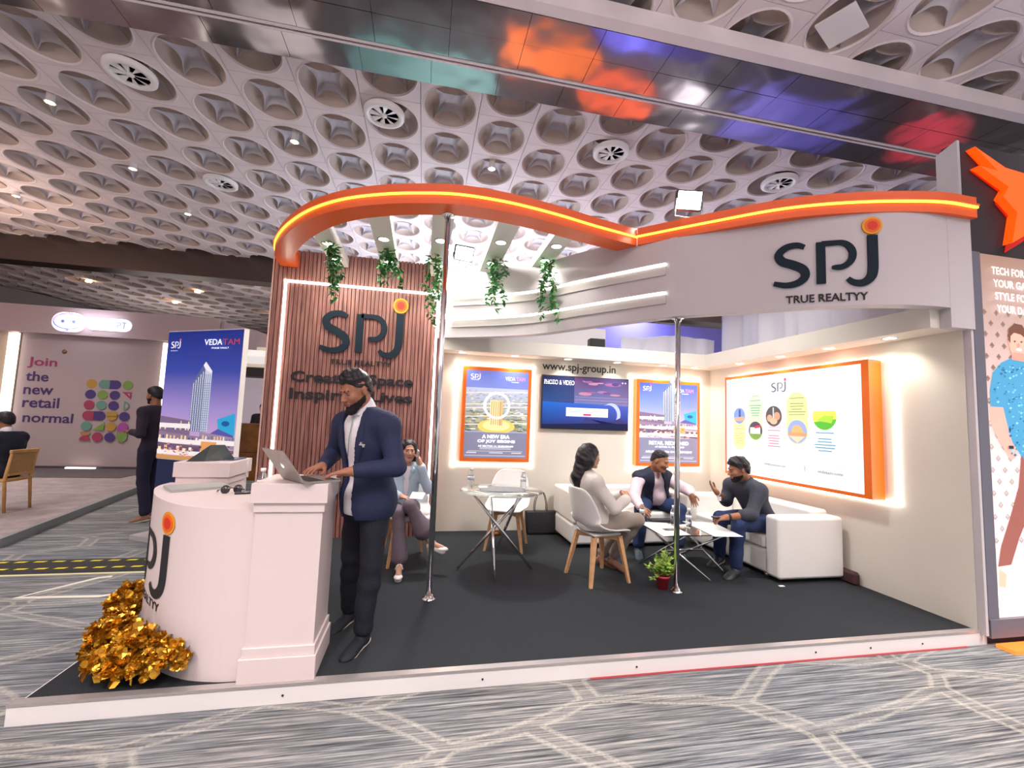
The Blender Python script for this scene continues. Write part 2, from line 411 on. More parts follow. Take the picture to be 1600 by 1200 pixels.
chrome = mat('chrome', (.82, .82, .84), .08, 1)
steel = mat('dull_steel', (.55, .55, .57), .3, 1)
blackp = mat('black_plastic', (.015, .015, .017), .4)
charcoal = mat('black_booth_carpet', srgb('3A3D41'), .97, noise=.9, nscale=260, var=.35, spec=.1)
glass = mat('clear_glass', (.85, .95, .93), .02, trans=1.0)
lwood = mat('pale_beech', srgb('D8A878'), .5, var=.1, nscale=6, stretch=(1, 1, 4))
leafm = mat('leaf_green', srgb('3C8A4A'), .5, var=.45, nscale=14)
leafy = mat('leaf_yellow_green', srgb('9CC252'), .5, var=.4, nscale=25)
vinem = mat('vine_stem', srgb('B8B070'), .6)
leather = mat('white_leatherette', srgb('F0EEEA'), .38, noise=.15, nscale=9)
goldm = mat('gold_foil', srgb('DCA83A'), .27, .85, noise=.2, nscale=30)
petal_m = mat('coffer_petal', srgb('AE9E98'), .7, var=.06, nscale=2.0)  # tan tone stands in for warm light on the coffer facets
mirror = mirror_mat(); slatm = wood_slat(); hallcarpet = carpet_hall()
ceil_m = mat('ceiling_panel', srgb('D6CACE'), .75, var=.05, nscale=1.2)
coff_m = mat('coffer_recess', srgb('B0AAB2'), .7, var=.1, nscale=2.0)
fixm = mat('white_fixture', srgb('E4E0E2'), .4)

# ------------------------------------------------------------------ the hall: floor, ceiling
fl = MB(); fl.add([(-30, -8, -.1), (24, -8, -.1), (24, 32, -.1), (-30, 32, -.1)], [(0, 1, 2, 3)])
tag(obj('floor', fl, hallcarpet), 'grey hall carpet with streaks and a web of pale lines', kind='structure')

CZ = 6.0; AX, BY = .857, 1.0
def coffer_mesh(cut=None):
    nA = 32; v = []; f = []; mi = []; sm = []
    rx, ry = .375, .43; hx, hy = AX / 2, BY / 2
    g = .0035
    # rectangle ring
    ang = [2 * math.pi * k / nA for k in range(nA)]
    def rect(t):
        c, s_ = math.cos(t), math.sin(t); k = min((hx - g) / max(abs(c), 1e-9), (hy - g) / max(abs(s_), 1e-9)); return (c * k, s_ * k)
    # snap to corners
    corner = [math.atan2(hy, hx), math.pi - math.atan2(hy, hx), math.pi + math.atan2(hy, hx), 2 * math.pi - math.atan2(hy, hx)]
    for c in corner:
        j = min(range(nA), key=lambda k: abs(ang[k] - c)); ang[j] = c
    R = []
    R.append([(*rect(t), .012) for t in ang]); R.append([(*rect(t), 0) for t in ang])
    for sc_, z in ((1.10, 0), (1.04, -.008), (1.0, .015), (.985, .075)):
        R.append([(rx * sc_ * math.cos(t), ry * sc_ * math.sin(t), z) for t in ang])
    # four shallow petals falling from the rim to the concave sided middle
    DC, RC = 1.435, 1.015
    def rho(k_):
        t = 2 * math.pi * k_ / nA; t = abs((t + math.pi / 4) % (math.pi / 2) - math.pi / 4)
        return min(DC * math.cos(t) - math.sqrt(max(RC * RC - (DC * math.sin(t)) ** 2, 0)), .985)
    P = [rho(k_) for k_ in range(nA)]
    def zb(p): return .028 + (.985 - p) / .565 * .060
    skip = []
    R[-1] = [(rx * .985 * math.cos(t), ry * .985 * math.sin(t), .030) for t in ang]
    for fr, dz in ((.14, .10), (.55, .155), (.86, .135)):
        R.append([(rx * (.985 * (1 - fr) + fr * p) * math.cos(t), ry * (.985 * (1 - fr) + fr * p) * math.sin(t), .032 + (dz - .032) * min(1, (.985 - p) / .30)) for t, p in zip(ang, P)])
    R.append([(rx * p * math.cos(t), ry * p * math.sin(t), zb(p)) for t, p in zip(ang, P)])
    skip.append(len(R) - 1)
    R.append([(rx * p * math.cos(t), ry * p * math.sin(t), zb(p)) for t, p in zip(ang, P)])
    R.append([(rx * p * .90 * math.cos(t), ry * p * .90 * math.sin(t), zb(p) + .045) for t, p in zip(ang, P)])
    R.append([(rx * p * .5 * math.cos(t), ry * p * .5 * math.sin(t), .155) for t, p in zip(ang, P)])
    for ring in R: v += ring
    for i in range(len(R) - 1):
        if i in skip: continue
        for k in range(nA):
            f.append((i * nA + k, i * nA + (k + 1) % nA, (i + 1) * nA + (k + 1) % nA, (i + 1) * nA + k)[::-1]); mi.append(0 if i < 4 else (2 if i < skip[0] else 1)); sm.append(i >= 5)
    v.append((0, 0, .125)); c = len(v) - 1; b = (len(R) - 1) * nA
    for k in range(nA): f.append((b + k, b + (k + 1) % nA, c)[::-1]); mi.append(1); sm.append(True)
    return v, f, mi, sm
cv, cf, cmi, csm = coffer_mesh()
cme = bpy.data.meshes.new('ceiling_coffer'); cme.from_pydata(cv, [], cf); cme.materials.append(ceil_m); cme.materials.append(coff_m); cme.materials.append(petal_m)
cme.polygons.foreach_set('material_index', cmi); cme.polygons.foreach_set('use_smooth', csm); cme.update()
slab = MB(); slab.box(-30, 24, -8, 30, CZ + .34, CZ + .45)
ceiling = tag(obj('ceiling', slab, ceil_m), 'hall ceiling of staggered oval coffers', kind='structure')
cells = []
for n in range(-32, 22):
    x = 2.10 + AX * n
    for m_ in range(-8, 24):
        y = 3.63 + m_ + (.5 if n % 2 else 0)
        if 2.25 < y < 2.7: continue
        if y > 11.9 and y < 12.0: continue
        # keep what the view could plausibly see
        dx, dy = x - 1.94, y + 2.6
        if y < 2 and (x < 1.0 or x > 12 or y < -1.2): continue
        if y >= 2 and (x < 1.94 - dy * 1.02 - 1.5 or x > 1.94 + dy * 1.62 + .5 or x > 13): continue
        cells.append((math.hypot(dx, dy), x, y))
cells.sort()
for d, x, y in cells[:296]:
    o = bpy.data.objects.new('ceiling_coffer', cme); COL.objects.link(o); o.location = (x, y, CZ); o.parent = ceiling
    o.rotation_euler = (0, 0, math.pi) if (round((x - 2.1) / AX) % 2) else (0, 0, 0)
far = MB(); V0 = np.array(cv)
for d, x, y in cells[296:]:
    far.add((V0 + np.array([x, y, CZ])).tolist(), cf)
    far.m[-len(cf):] = cmi
tag(obj('far_coffers', far, [ceil_m, coff_m, petal_m], ceiling), kind='stuff')
NCELL = len(cells)

# polished beam across the ceiling: two rows of mirror panels either side of a dark groove
beam = thing('ceiling_beam', 'polished bronze mirror beam crossing the ceiling above the stand', 'ceiling beam', (4, 2.3, 5.8), kind='structure')
bb = MB(); bb.box(-14, 17, 1.66, 2.96, 5.82, 6.05); obj('core', bb, mat('dark_metal', (.05, .045, .05), .4, .6), beam)
tr = MB(); tr.box(-14, 17, 1.52, 1.66, 5.80, 6.0); tr.box(-14, 17, 2.47, 2.50, 5.792, 5.82); tr.box(-14, 17, 2.54, 2.56, 5.792, 5.82); obj('edge_strip', tr, ceil_m, beam)
pm = {}
for row, (y0, y1) in enumerate(((1.67, 2.07), (2.075, 2.46), (2.57, 2.95))):
    for k in range(-18, 18):
        x = k * .857 + (.3 if row < 2 else .1)
        mb = MB(); z = 5.80 + random.Random(k * 7 + row).uniform(0, .004)
        mb.box(x + .003, x + .854, y0, y1, z, z + .02)
        obj('mirror_panel', mb, mirror, beam)
# far bulkhead and what closes the hall
bk = MB(); bk.box(-30, 24, 11.55, 12.1, 5.30, 6.2); tag(obj('trim_1', bk, mat('bulkhead_bronze', srgb('5A4C48'), .3, .5, noise=.1, nscale=.8)), 'dark bronze bulkhead across the ceiling far down the hall', kind='structure')
bk = MB(); bk.wall(catmull([(-22, 12), (-17, 15), (-14, 19), (-13, 24)], 6), 4.75, 5.95, .3); tag(obj('trim_2', bk, mat('grey_bulkhead', srgb('8C8688'), .6)), 'grey curved bulkhead at the left end of the hall ceiling', kind='structure')
bk = MB(); bk.box(-30, 24, 30, 30.2, -.1, 6.3); tag(obj('wall_back', bk, mat('dark_wall', srgb('3A3236'), .8)), 'dark far wall of the hall', kind='structure')
bk = MB(); bk.box(-30, -29.8, -8, 30, -.1, 6.3); tag(obj('wall_left', bk, MATS['dark_wall']), 'dark left wall of the hall', kind='structure')

# ceiling fittings
def vent(x, y, i, lab):
    t = thing('ceiling_vent', lab, 'air vent', (x, y, 5.93), group='round swirl diffusers in the ceiling coffers')
    mb = MB(); mb.lathe([(.30, .05), (.30, 0), (.27, -.02), (.22, -.02), (.215, .02)], (x, y, 5.93), 28, cap=False); obj('rim', mb, fixm, t)
    mb = MB(); mb.lathe([(.215, .03), (0.001, .03)], (x, y, 5.93), 28); obj('backing', mb, blackp, t)
    for k in range(8):
        a = 2 * math.pi * k / 8; c, s_ = math.cos(a), math.sin(a); c2, s2 = math.cos(a + .42), math.sin(a + .42)
        mb = MB(); mb.add([(x + .04 * c, y + .04 * s_, 5.925), (x + .215 * c, y + .215 * s_, 5.925), (x + .215 * c2, y + .215 * s2, 5.95), (x + .04 * c2, y + .04 * s2, 5.95)], [(0, 1, 2, 3)]); obj('vane', mb, fixm, t)
    mb = MB(); mb.lathe([(.045, .02), (.045, -.01), (.001, -.012)], (x, y, 5.93), 14); obj('hub', mb, fixm, t)
for i, (x, y, l) in enumerate([(-2.22, 3.97, 'large round white swirl diffuser in a coffer at far upper left'), (1.13, 3.94, 'round white swirl diffuser in a coffer above the left half of the orange band'),
                               (4.80, 3.94, 'round white swirl diffuser in a coffer above the kink of the orange band'), (-2.28, 6.85, 'small far diffuser in a coffer above and left of the orange band'), (8.14, 4.0, 'white diffuser seen flat just above the right end of the orange band')]):
    vent(x, y, i, l)
labs = ['brightest warm spot lamp, high in a coffer at the left edge', 'warm spot lamp in a coffer left of the nearest diffuser', 'warm spot lamp low in the left part of the near ceiling', 'small warm spot lamp near the far bronze bulkhead', 'warm spot lamp at the left border above the bulkhead', 'spot lamp in a coffer straight above the orange band\'s crest', 'spot lamp seen through the stand\'s roof between white beams']
for (x, y), l in zip([(-3.77, 4.86), (-.39, 4.93), (-3.69, 6.63), (-3.64, 8.51), (-7.02, 8.6), (2.92, 4.85), (2.95, 6.69)], labs):
    t = thing('ceiling_spot_lamp', l, 'spot lamp', (x, y, 5.9), group='warm spot lamps in the ceiling coffers')
    mb = MB(); mb.lathe([(.05, .25), (.055, .02), (.075, 0), (.06, -.005)], (x, y, 5.9), 14, cap=False); obj('can', mb, fixm, t)
    mb = MB(); mb.lathe([(.058, .002), (.001, .004)], (x, y, 5.9), 14); obj('bulb', mb, mat('warm_bulb', (1, .7, .4), emit=(1, .62, .28), es=30), t)
for x, y in [(-12.5, 14), (-10.4, 16), (-8.8, 18.5), (-6.9, 16.2), (-5.2, 19.4), (-4.1, 22)]:
    t = MB(); t.lathe([(.09, .03), (.09, 0), (.001, -.005)], (x, y, 5.93), 10); tag(obj('ceiling_spot_lamp', t, MATS['warm_bulb']), 'tiny lit spot lamp on the far ceiling beyond the dark bulkhead', 'spot lamp', 'tiny spot lamps beyond the bulkhead')
mb = MB(); R = Matrix.Rotation(.45, 3, 'Z'); mb.box(6.12, 6.58, 1.0, 1.38, 5.985, 6.01, R=R, c=(6.36, 1.19, 5.9)); tag(obj('ceiling_hatch', mb, fixm), 'square white access panel set in an upper right coffer', 'hatch')

# ------------------------------------------------------------------ the stand: platform and walls
Wx, Dy = 6.033, 3.066
plat = thing('platform', 'low white edged platform with black carpet under the stand', 'platform', (3, 1.5, -.1), kind='structure')
mb = MB(); mb.box(0.13, 6.10, 0.0, 3.2, -.1, -.004); obj('deck', mb, white, plat)
mb = MB(); mb.box(0.14, Wx, .035, Dy, -.006, 0); obj('carpet', mb, charcoal, plat)
mb = MB(); mb.box(0.10, 6.10, -.012, .0, -.098, -.012); 
obj('front_board', mb, white, plat)
mb = MB(); mb.box(0.10, 6.10, -.016, .03, -.010, .004); obj('edge_strip', mb, mat('edge_metal', srgb('C8C2C0'), .25, .6), plat)
for x in (1.3, 2.35, 3.3, 4.6, 5.05, 5.5):
    mb = MB(); mb.tube([(x, -.013, -.055), (x, -.016, -.055)], .006, 8); obj('screw', mb, ink, plat)
# carpet tiles joints under front edge: red tape
mb = MB(); mb.box(3.0, 5.9, -.03, -.012, -.0995, -.097); obj('tape', mb, mat('red_tape', srgb('A03840'), .7), plat)

mb = MB(); mb.box(2.13, Wx + .08, Dy, Dy + .08, -.1, 2.43); tag(obj('wall_back_stand', mb, wallw), 'cream back wall of the stand', kind='structure')
mb = MB(); mb.box(Wx, Wx + .055, 0, Dy, -.02, 2.43); tag(obj('wall_right_stand', mb, wallw), 'cream right wall of the stand', kind='structure')
# boxed pelmet along back and right walls
mb = MB(); mb.box(2.13, 5.75, 2.766, Dy, 2.255, 2.425); tag(obj('trim_3', mb, wallw), 'boxed pelmet along the back wall', kind='structure')
mb = MB(); mb.box(5.735, Wx, .015, Dy, 2.25, 2.42); tag(obj('trim_4', mb, wallw), 'boxed pelmet along the right wall', kind='structure')
dls = [(2.39, 2.90), (3.07, 2.90), (3.79, 2.90), (4.49, 2.90), (5.18, 2.90), (5.66, 2.90)]
dlr = [(5.87, 2.25), (5.87, 1.60), (5.87, 1.0), (5.87, .42)]
names = ['above the left orange lightbox', 'between the left lightbox and the web address', 'above the television\'s left half', 'above the television\'s right half', 'above the middle of the right back lightbox', 'beside the back right corner']
names2 = ['above the far end of the large white panel', 'second from the far end above the large white panel', 'above the near half of the large white panel', 'nearest the front edge of the right wall']
for (x, y), l in list(zip(dls, names)) + list(zip(dlr, names2)):
    z = 2.254 if y == 2.90 else 2.249
    t = thing('downlight', 'recessed warm downlight under the pelmet, ' + l, 'downlight', (x, y, z), group='downlights under the pelmet')
    mb = MB(); mb.lathe([(.062, 0), (.062, -.006), (.048, -.006)], (x, y, z), 20, cap=False); obj('rim', mb, fixm, t)
    mb = MB(); mb.lathe([(.048, -.002), (.001, -.0015)], (x, y, z), 20); obj('lens', mb, dl_w, t)
    spot('downlight_beam', (x, y, z - .02), (x, y + (.05 if y == 2.9 else 0), 0) if y == 2.9 else (x + .05, y, 0), 9.5, 120, blend=.8)
# white fascia hanging over the stand, S shaped in plan
FP = catmull([(2.06, 2.80), (2.593, 2.50), (3.107, 2.13), (3.471, 1.64), (3.77, 1.26), (4.10, .87), (4.5, .56), (4.88, .26), (5.28, .04), (5.6, -.05), (5.85, -.06), (6.06, -.05)], 6)
ftop = [3.27 if p[0] < 3.2 else (3.2 if p[0] < 3.75 else 3.125) for p in FP]
fasc_o = thing('fascia', 'white curved fascia hung across the stand carrying the largest sign', 'fascia', (4.2, .9, 2.4), kind='structure')
mb = MB(); mb.wall(FP, 2.395, ftop, .11); obj('fascia_board', mb, fasc, fasc_o)
def fpt(x):
    for a, b in zip(FP, FP[1:]):
        if a[0] <= x <= b[0]:
            t = (x - a[0]) / (b[0] - a[0]); return a + (b - a) * t
sub = [p for p in FP if 2.16 < p[0] < 4.08]
SB = np.array(sub); TT = np.gradient(SB, axis=0); TT /= np.linalg.norm(TT, axis=1)[:, None]; NN = np.stack([TT[:, 1], -TT[:, 0]], 1)
for z in (2.885, 2.62):
    mb = MB(); mb.wall(SB + NN * .022, z - .012, z + .008, .021); obj('light_strip', mb, led_w, fasc_o)
    mb = MB(); mb.wall(SB + NN * .03, z + .008, z + .020, .029); obj('ledge', mb, fasc, fasc_o)
    mb = MB(); mb.wall(SB + NN * .012, z - .10, z - .016, .011); obj('recess_band', mb, mat('grey_recess', srgb('C9C4C0'), .6), fasc_o)
# front corner pillar of the right wall
mb = MB(); mb.box(5.83, 6.065, -.062, .012, 2.245, 3.122); mb.box(Wx + .004, 6.062, -.05, -.002, -.02, 2.245); obj('corner_post', mb, fasc, fasc_o)
# large sign on the fascia
L_ = [0]
for a, b in zip(FP, FP[1:]): L_.append(L_[-1] + float(np.hypot(*(b - a))))
FPa = np.array(FP)
def on_fascia(s0, z0):
    def fn(x, y, z):
        s = s0 + x; px = np.interp(s, L_, FPa[:, 0]); py = np.interp(s, L_, FPa[:, 1])
        px2 = np.interp(s + .02, L_, FPa[:, 0]); py2 = np.interp(s + .02, L_, FPa[:, 1]); t = np.array([px2 - px, py2 - py]); t /= np.linalg.norm(t)
        return (px + t[1] * (z + .002), py - t[0] * (z + .002), z0 + y)
    return fn
# ORANGE BAND
BP = catmull([(.215, 2.84), (.25, 2.53), (.36, 2.2), (.579, 1.80), (.865, 1.42), (1.181, 1.14), (1.539, .95), (1.878, .84), (2.143, .79), (2.459, .80), (2.739, .845), (3.047, .92), (3.384, 1.02), (3.85, 1.135)], 5)
BR = catmull([(3.85, 1.12), (4.316, .66), (4.714, .305), (5.152, .075), (5.692, -.085), (6.08, -.10)], 6)
band = thing('orange_band', 'orange curved band with a glowing line along the stand top', 'band', (2.5, 1, 3.12))
mb = MB(); mb.wall(BP, 3.12, 3.285, .20); obj('band_board', mb, orange, band)
mb = MB(); mb.wall(BR, 3.12, 3.285, .14); obj('band_board', mb, orange, band)
for P_ in (BP, BR):
    P_ = np.array(P_); T = np.gradient(P_, axis=0); T /= np.linalg.norm(T, axis=1)[:, None]; Nn = np.stack([T[:, 1], -T[:, 0]], 1)
    mb = MB(); mb.wall(P_ + Nn * .012, 3.192, 3.208, .011); obj('light_strip', mb, led_o, band)
    mb = MB(); mb.wall(P_ + Nn * .02, 3.208, 3.222, .019); obj('lip', mb, orange, band)

# slatted timber wall
sw = thing('slat_wall', 'tall panel of dark wood slats framed by a lit line', 'panel wall', (1.1, 2.95, 0), kind='structure')
mb = MB(); mb.box(.15, 2.12, 2.885, 3.12, -.1, 3.33); obj('backing', mb, mat('slat_gap', srgb('4A2422'), .7), sw)
mb = MB(); mb.box(.135, .15, 2.84, 3.125, -.1, 3.34); mb.box(2.12, 2.135, 2.84, 3.12, -.1, 3.34); obj('side_trim', mb, mat('pink_edge', srgb('D8B0A4'), .5), sw)
base = MB(); base.box(-.0188, .0188, -.02, .02, 0, 3.33); 
for f_ in (0,):
    s0 = obj('slat', base, slatm, sw, shift=False)
n_sl = 43; px0 = .155; pitch = (2.12 - .155) / n_sl
for k in range(n_sl):
    o = s0 if k == 0 else s0.copy()
    if k: COL.objects.link(o); o.parent = sw
    o.location = (px0 + pitch * (k + .5) - 1.1, 2.865 - 2.95, 0)
mb = MB(); mb.box(.275, .302, 2.825, 2.845, .1, 2.962); mb.box(.275, 2.06, 2.825, 2.845, 2.935, 2.962); mb.box(2.035, 2.062, 2.825, 2.845, .1, 2.962); obj('light_strip', mb, led_w, sw)
area('slat_wash', (1.1, 2.3, 3.15), (1.1, 2.85, 1.6), 1.4, 10, (1, .95, .85), .1)

# sign on the slat wall
sg = thing('slat_wall_sign', 'dark letter mark with an orange dot and slogan on the wood slats', 'sign', (1.1, 2.84, 1.7))
fn = lambda x, y, z: (.70 + x * .955, 2.843 - z - .004, 2.155 + y)
sign_logo(sg, fn, .475, navy, .014)
text('lettering', 'TRUE REALTYY', ink, sg, (.835, 2.838, 2.0), (1, 0, 0), (0, 0, 1), width=.70, height=.062, bold=.01, ext=.006)
text('lettering', 'Creating Space', ink, sg, (.42, 2.838, 1.735), (1, 0, 0), (0, 0, 1), width=1.38, height=.165, bold=.03, ext=.003)
text('lettering', 'Inspiring Lives', ink, sg, (.42, 2.838, 1.535), (1, 0, 0), (0, 0, 1), width=1.38, height=.165, bold=.03, ext=.003)

# white roof beams with downlights, vines
bx = [(.79, .97, 1.66, 2.83), (1.37, 1.56, 1.20, 2.83), (1.93, 2.12, 1.0, 2.83), (2.51, 2.71, .99, 2.50), (3.07, 3.26, 1.1, 2.14)]
bl = ['leftmost', 'second from the left', 'middle, behind the left chrome pole', 'second from the right', 'rightmost']
for (x0, x1, y0, y1), l in zip(bx, bl):
    t = thing('roof_beam', l + ' white roof beam between the orange band and the stand wall', 'beam', ((x0 + x1) / 2, y0, 3.18), group='white roof beams')
    mb = MB(); mb.box(x0, x1, y0 - .02, y1, 3.175, 3.275); obj('beam_board', mb, mat('beam_white', srgb('EDEBE4'), .5), t)
    ys = [y0 + (y1 - y0) * .38, y0 + (y1 - y0) * .78]
    for y in ys:
        xc = (x0 + x1) / 2
        mb = MB(); mb.lathe([(.068, 0), (.068, -.006), (.05, -.006)], (xc, y, 3.175), 20, cap=False); r_ = obj('downlight', mb, fixm, t)
        mb = MB(); mb.lathe([(.05, -.002), (.001, -.0015)], (xc, y, 3.175), 20); obj('lens', mb, dl_w, r_)
        spot('beam_downlight', (xc, y, 3.15), (xc, y, 0), 12, 115, (1, .97, .9))

# flood lamps
for (x, y, z), face, l in ((FLOOD1, (.15, -.75, -.4), 'blazing flood lamp on the fascia top between the roof beams'), (FLOOD2, (-.15, -.9, -.25), 'blazing flood lamp tilted over the orange band')):
    t = thing('flood_lamp', l, 'flood lamp', (x, y, z - .14))
    q = Vector(face).to_track_quat('-Z', 'Y').to_matrix(); c = Vector((x, y, z))
    def T(mb): mb.v = [tuple(q @ Vector(p) + c) for p in mb.v]; return mb
    obj('housing', T(MB().bbox(-.12, .12, -.09, .09, .0, .05, .01)), blackp, t)
    fz = MB(); 
    for k in range(9): fz.box(-.10 + k * .024, -.094 + k * .024, -.08, .08, .05, .075)
    obj('fins', T(fz), blackp, t)
    obj('glass', T(MB().box(-.105, .105, -.075, .075, -.004, .002)), flood_g, t)
    mb = MB(); mb.tube([c + Vector((-.13, 0, 0)), c + Vector((-.13, .03, -.15)), c + Vector((.13, .03, -.15)), c + Vector((.13, 0, 0))], .008, 6); obj('bracket', mb, steel, t)

# vines
rnd = random.Random(5)
def leaf(mb, p, d, n, L, w, m=0):
    d = Vector(d).normalized(); n = Vector(n); a = d.cross(n)
    if a.length < 1e-3: a = d.cross(Vector((1, 0, 0)))
    a.normalize(); u = a.cross(d)
    p = Vector(p)
    mb.add([p, p + d * L * .45 + a * w, p + d * L + u * -.1 * L, p + d * L * .45 - a * w, p + d * L * .5 + u * w * .4], [(0, 1, 4), (1, 2, 4), (2, 3, 4), (3, 0, 4)], m, True)
def vine(x, y, z0, z1, lab, seed):
    r = random.Random(seed)
    t = thing('hanging_vine', lab, 'plant', (x, y, z0), group='artificial vines hanging from the roof beams')
    st = MB(); lf = MB()
    for k in range(4):
        a = r.uniform(0, 6.28); px, py, pz = x + .05 * math.cos(a), y + .04 * math.sin(a), z0 + .01
        L = (z0 - z1) * (1, .8, .66, .9)[k]; pts = [(x, y, z0)]
        m_ = 14
        for i in range(1, m_ + 1):
            tt = i / m_; px += r.uniform(-.022, .022); py += r.uniform(-.018, .018)
            pts.append((px, py, z0 - L * tt))
            for _ in range(4):
                d = (r.uniform(-1, 1), r.uniform(-1, 1), r.uniform(-.9, .35))
                leaf(lf, (px, py, z0 - L * tt + r.uniform(-.03, .03)), d, (0, 0, 1), r.uniform(.05, .085), r.uniform(.014, .023))
        st.tube(pts, .0025, 5)
    obj('stem', st, vinem, t); tag(obj('foliage', lf, leafm, t), kind='stuff')
vine(.88, 2.05, 3.175, 2.60, 'leftmost hanging vine, thick, crossing the lit line on the slat wall', 1)
vine(1.46, 2.10, 3.175, 2.78, 'short hanging vine, second from the left', 2)
vine(1.98, 2.05, 3.175, 2.42, 'long hanging vine just behind the left chrome pole', 3)
vine(2.63, 1.95, 3.175, 2.60, 'hanging vine second from the right, in front of the lit shelves', 4)
vine(3.17, 1.85, 3.175, 2.50, 'rightmost hanging vine, narrow and long', 6)

# chrome poles
for (x, y, z1), l in (((2.06, 1.0, 3.12), 'tall chrome pole at the left, under the orange band'), ((4.16, .93, 2.395), 'shorter chrome pole at the right, under the white fascia')):
    t = thing('chrome_pole', l, 'pole', (x, y, 0), group='chrome poles')
    obj('tube', MB().tube([(x, y, .01), (x, y, z1)], .0235, 24), chrome, t)
    obj('base_flange', MB().lathe([(.052, 0), (.052, .006), (.035, .012), (.03, .03), (.0236, .03)], (x, y, 0), 24), chrome, t)
    obj('top_flange', MB().lathe([(.0236, -.03), (.03, -.03), (.035, -.012), (.052, -.006), (.052, 0)], (x, y, z1), 24), chrome, t)

# ------------------------------------------------------------------ neighbours seen over the stand's walls
cloth = mat('white_tarpaulin', srgb('DCDCE6'), .5, noise=1.0, nscale=3.2, stretch=(1, 1, .5))
def drape(name, lab, p0, p1, z0, z1, seed, m=cloth, n=70, amp=.035):
    r = random.Random(seed); ph = [r.uniform(0, 6) for _ in range(5)]; p0, p1 = np.array(p0), np.array(p1); d = p1 - p0; L = np.linalg.norm(d); nn = np.array([-d[1], d[0]]) / L
    v = []; f = []; mz = 10
    for i in range(n + 1):
        for j in range(mz + 1):
            s = i / n * L; h = j / mz
            w = amp * (math.sin(9 * s + 3 * h + ph[0]) + .7 * math.sin(17 * s - 5 * h + ph[1]) + .5 * math.sin(31 * s + 8 * h + ph[2])) * (1.1 - .4 * h)
            p = p0 + d * i / n + nn * w; v.append((p[0], p[1], z0 + (z1 - z0) * h + .03 * math.sin(4 * s + ph[3]) * h))
    for i in range(n):
        for j in range(mz):
            a = i * (mz + 1) + j; f.append((a, a + mz + 1, a + mz + 2, a + 1))
    mb = MB(); mb.add(v, f, 0, True); o = obj(name, mb, m); md = o.modifiers.new('t', 'SOLIDIFY'); md.thickness = .004
    return tag(o, lab, 'cloth')
drape('tarpaulin', 'smooth white tarpaulin behind the right wall top', (6.35, 3.2), (6.18, .1), -.1, 3.15, 4, amp=.045)
drape('pleated_cloth', 'pleated white cloth seen over the back wall beside the right chrome pole', (4.85, 3.55), (6.3, 3.35), -.1, 2.78, 8, amp=.03)
mb = MB(); mb.box(4.6, 7.2, 4.3, 4.4, 0, 3.2); tag(obj('neighbour_wall', mb, mat('lilac_lit_wall', srgb('8C88E0'), .6)), 'lilac wall of a neighbouring stand seen over the back wall', 'wall')
area('neighbour_blue_light', (5.4, 3.9, 3.3), (5.4, 4.3, 2.6), .6, 14, (.55, .55, 1))
mb = MB(); mb.box(2.2, 4.62, 3.6, 3.68, 0, 2.86); tag(obj('neighbour_partition', mb, mat('white_panel', srgb('E8E6E6'), .6)), 'white panel of the stand behind, seen over the television', 'panel')
t = thing('speaker', 'small dark box speaker above the television wall', 'speaker', (4.25, 3.05, 2.43))
mb = MB(); mb.bbox(4.14, 4.36, 3.0, 3.12, 2.445, 2.585, .01); obj('cabinet', mb, blackp, t)
mb = MB(); mb.box(4.155, 4.345, 2.993, 3.0, 2.46, 2.57); obj('grille', mb, mat('speaker_cloth', (.03, .03, .03), .9), t)
mb = MB(); mb.tube([(4.25, 3.07, 2.426), (4.25, 3.07, 2.45)], .03, 10); obj('stand', mb, blackp, t)

# roofs of stands behind, unseen except mirrored in the ceiling beam
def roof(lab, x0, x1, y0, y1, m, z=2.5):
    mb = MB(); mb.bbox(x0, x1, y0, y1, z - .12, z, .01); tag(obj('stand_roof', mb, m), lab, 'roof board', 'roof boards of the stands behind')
    for a in (x0 + .1, x1 - .1):
        mb = MB(); mb.box(a - .04, a + .04, y0 + .1, y0 + .18, -.1, z - .12); tag(obj('roof_post', mb, fixm), 'post under the ' + lab + (', left end' if a < (x0 + x1) / 2 else ', right end'), 'post', 'posts of the stands behind')
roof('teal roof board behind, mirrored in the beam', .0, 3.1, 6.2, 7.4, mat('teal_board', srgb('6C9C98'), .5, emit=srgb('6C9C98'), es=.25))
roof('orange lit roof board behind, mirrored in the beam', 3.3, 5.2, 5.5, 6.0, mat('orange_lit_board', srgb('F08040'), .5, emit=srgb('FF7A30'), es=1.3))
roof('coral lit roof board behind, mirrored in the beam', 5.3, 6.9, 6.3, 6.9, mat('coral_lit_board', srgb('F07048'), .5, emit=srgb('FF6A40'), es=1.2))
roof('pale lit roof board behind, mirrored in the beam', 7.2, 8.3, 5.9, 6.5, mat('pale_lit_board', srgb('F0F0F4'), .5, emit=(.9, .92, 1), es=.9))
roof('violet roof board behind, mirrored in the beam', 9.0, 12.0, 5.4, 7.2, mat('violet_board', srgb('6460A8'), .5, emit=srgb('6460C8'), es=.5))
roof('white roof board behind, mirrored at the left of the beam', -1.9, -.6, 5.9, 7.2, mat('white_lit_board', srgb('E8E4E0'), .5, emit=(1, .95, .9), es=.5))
roof('red roof board behind, mirrored at the right of the beam', 13.9, 15.2, 5.4, 6.4, mat('red_lit_board', srgb('D84858'), .5, emit=srgb('E04858'), es=.9))

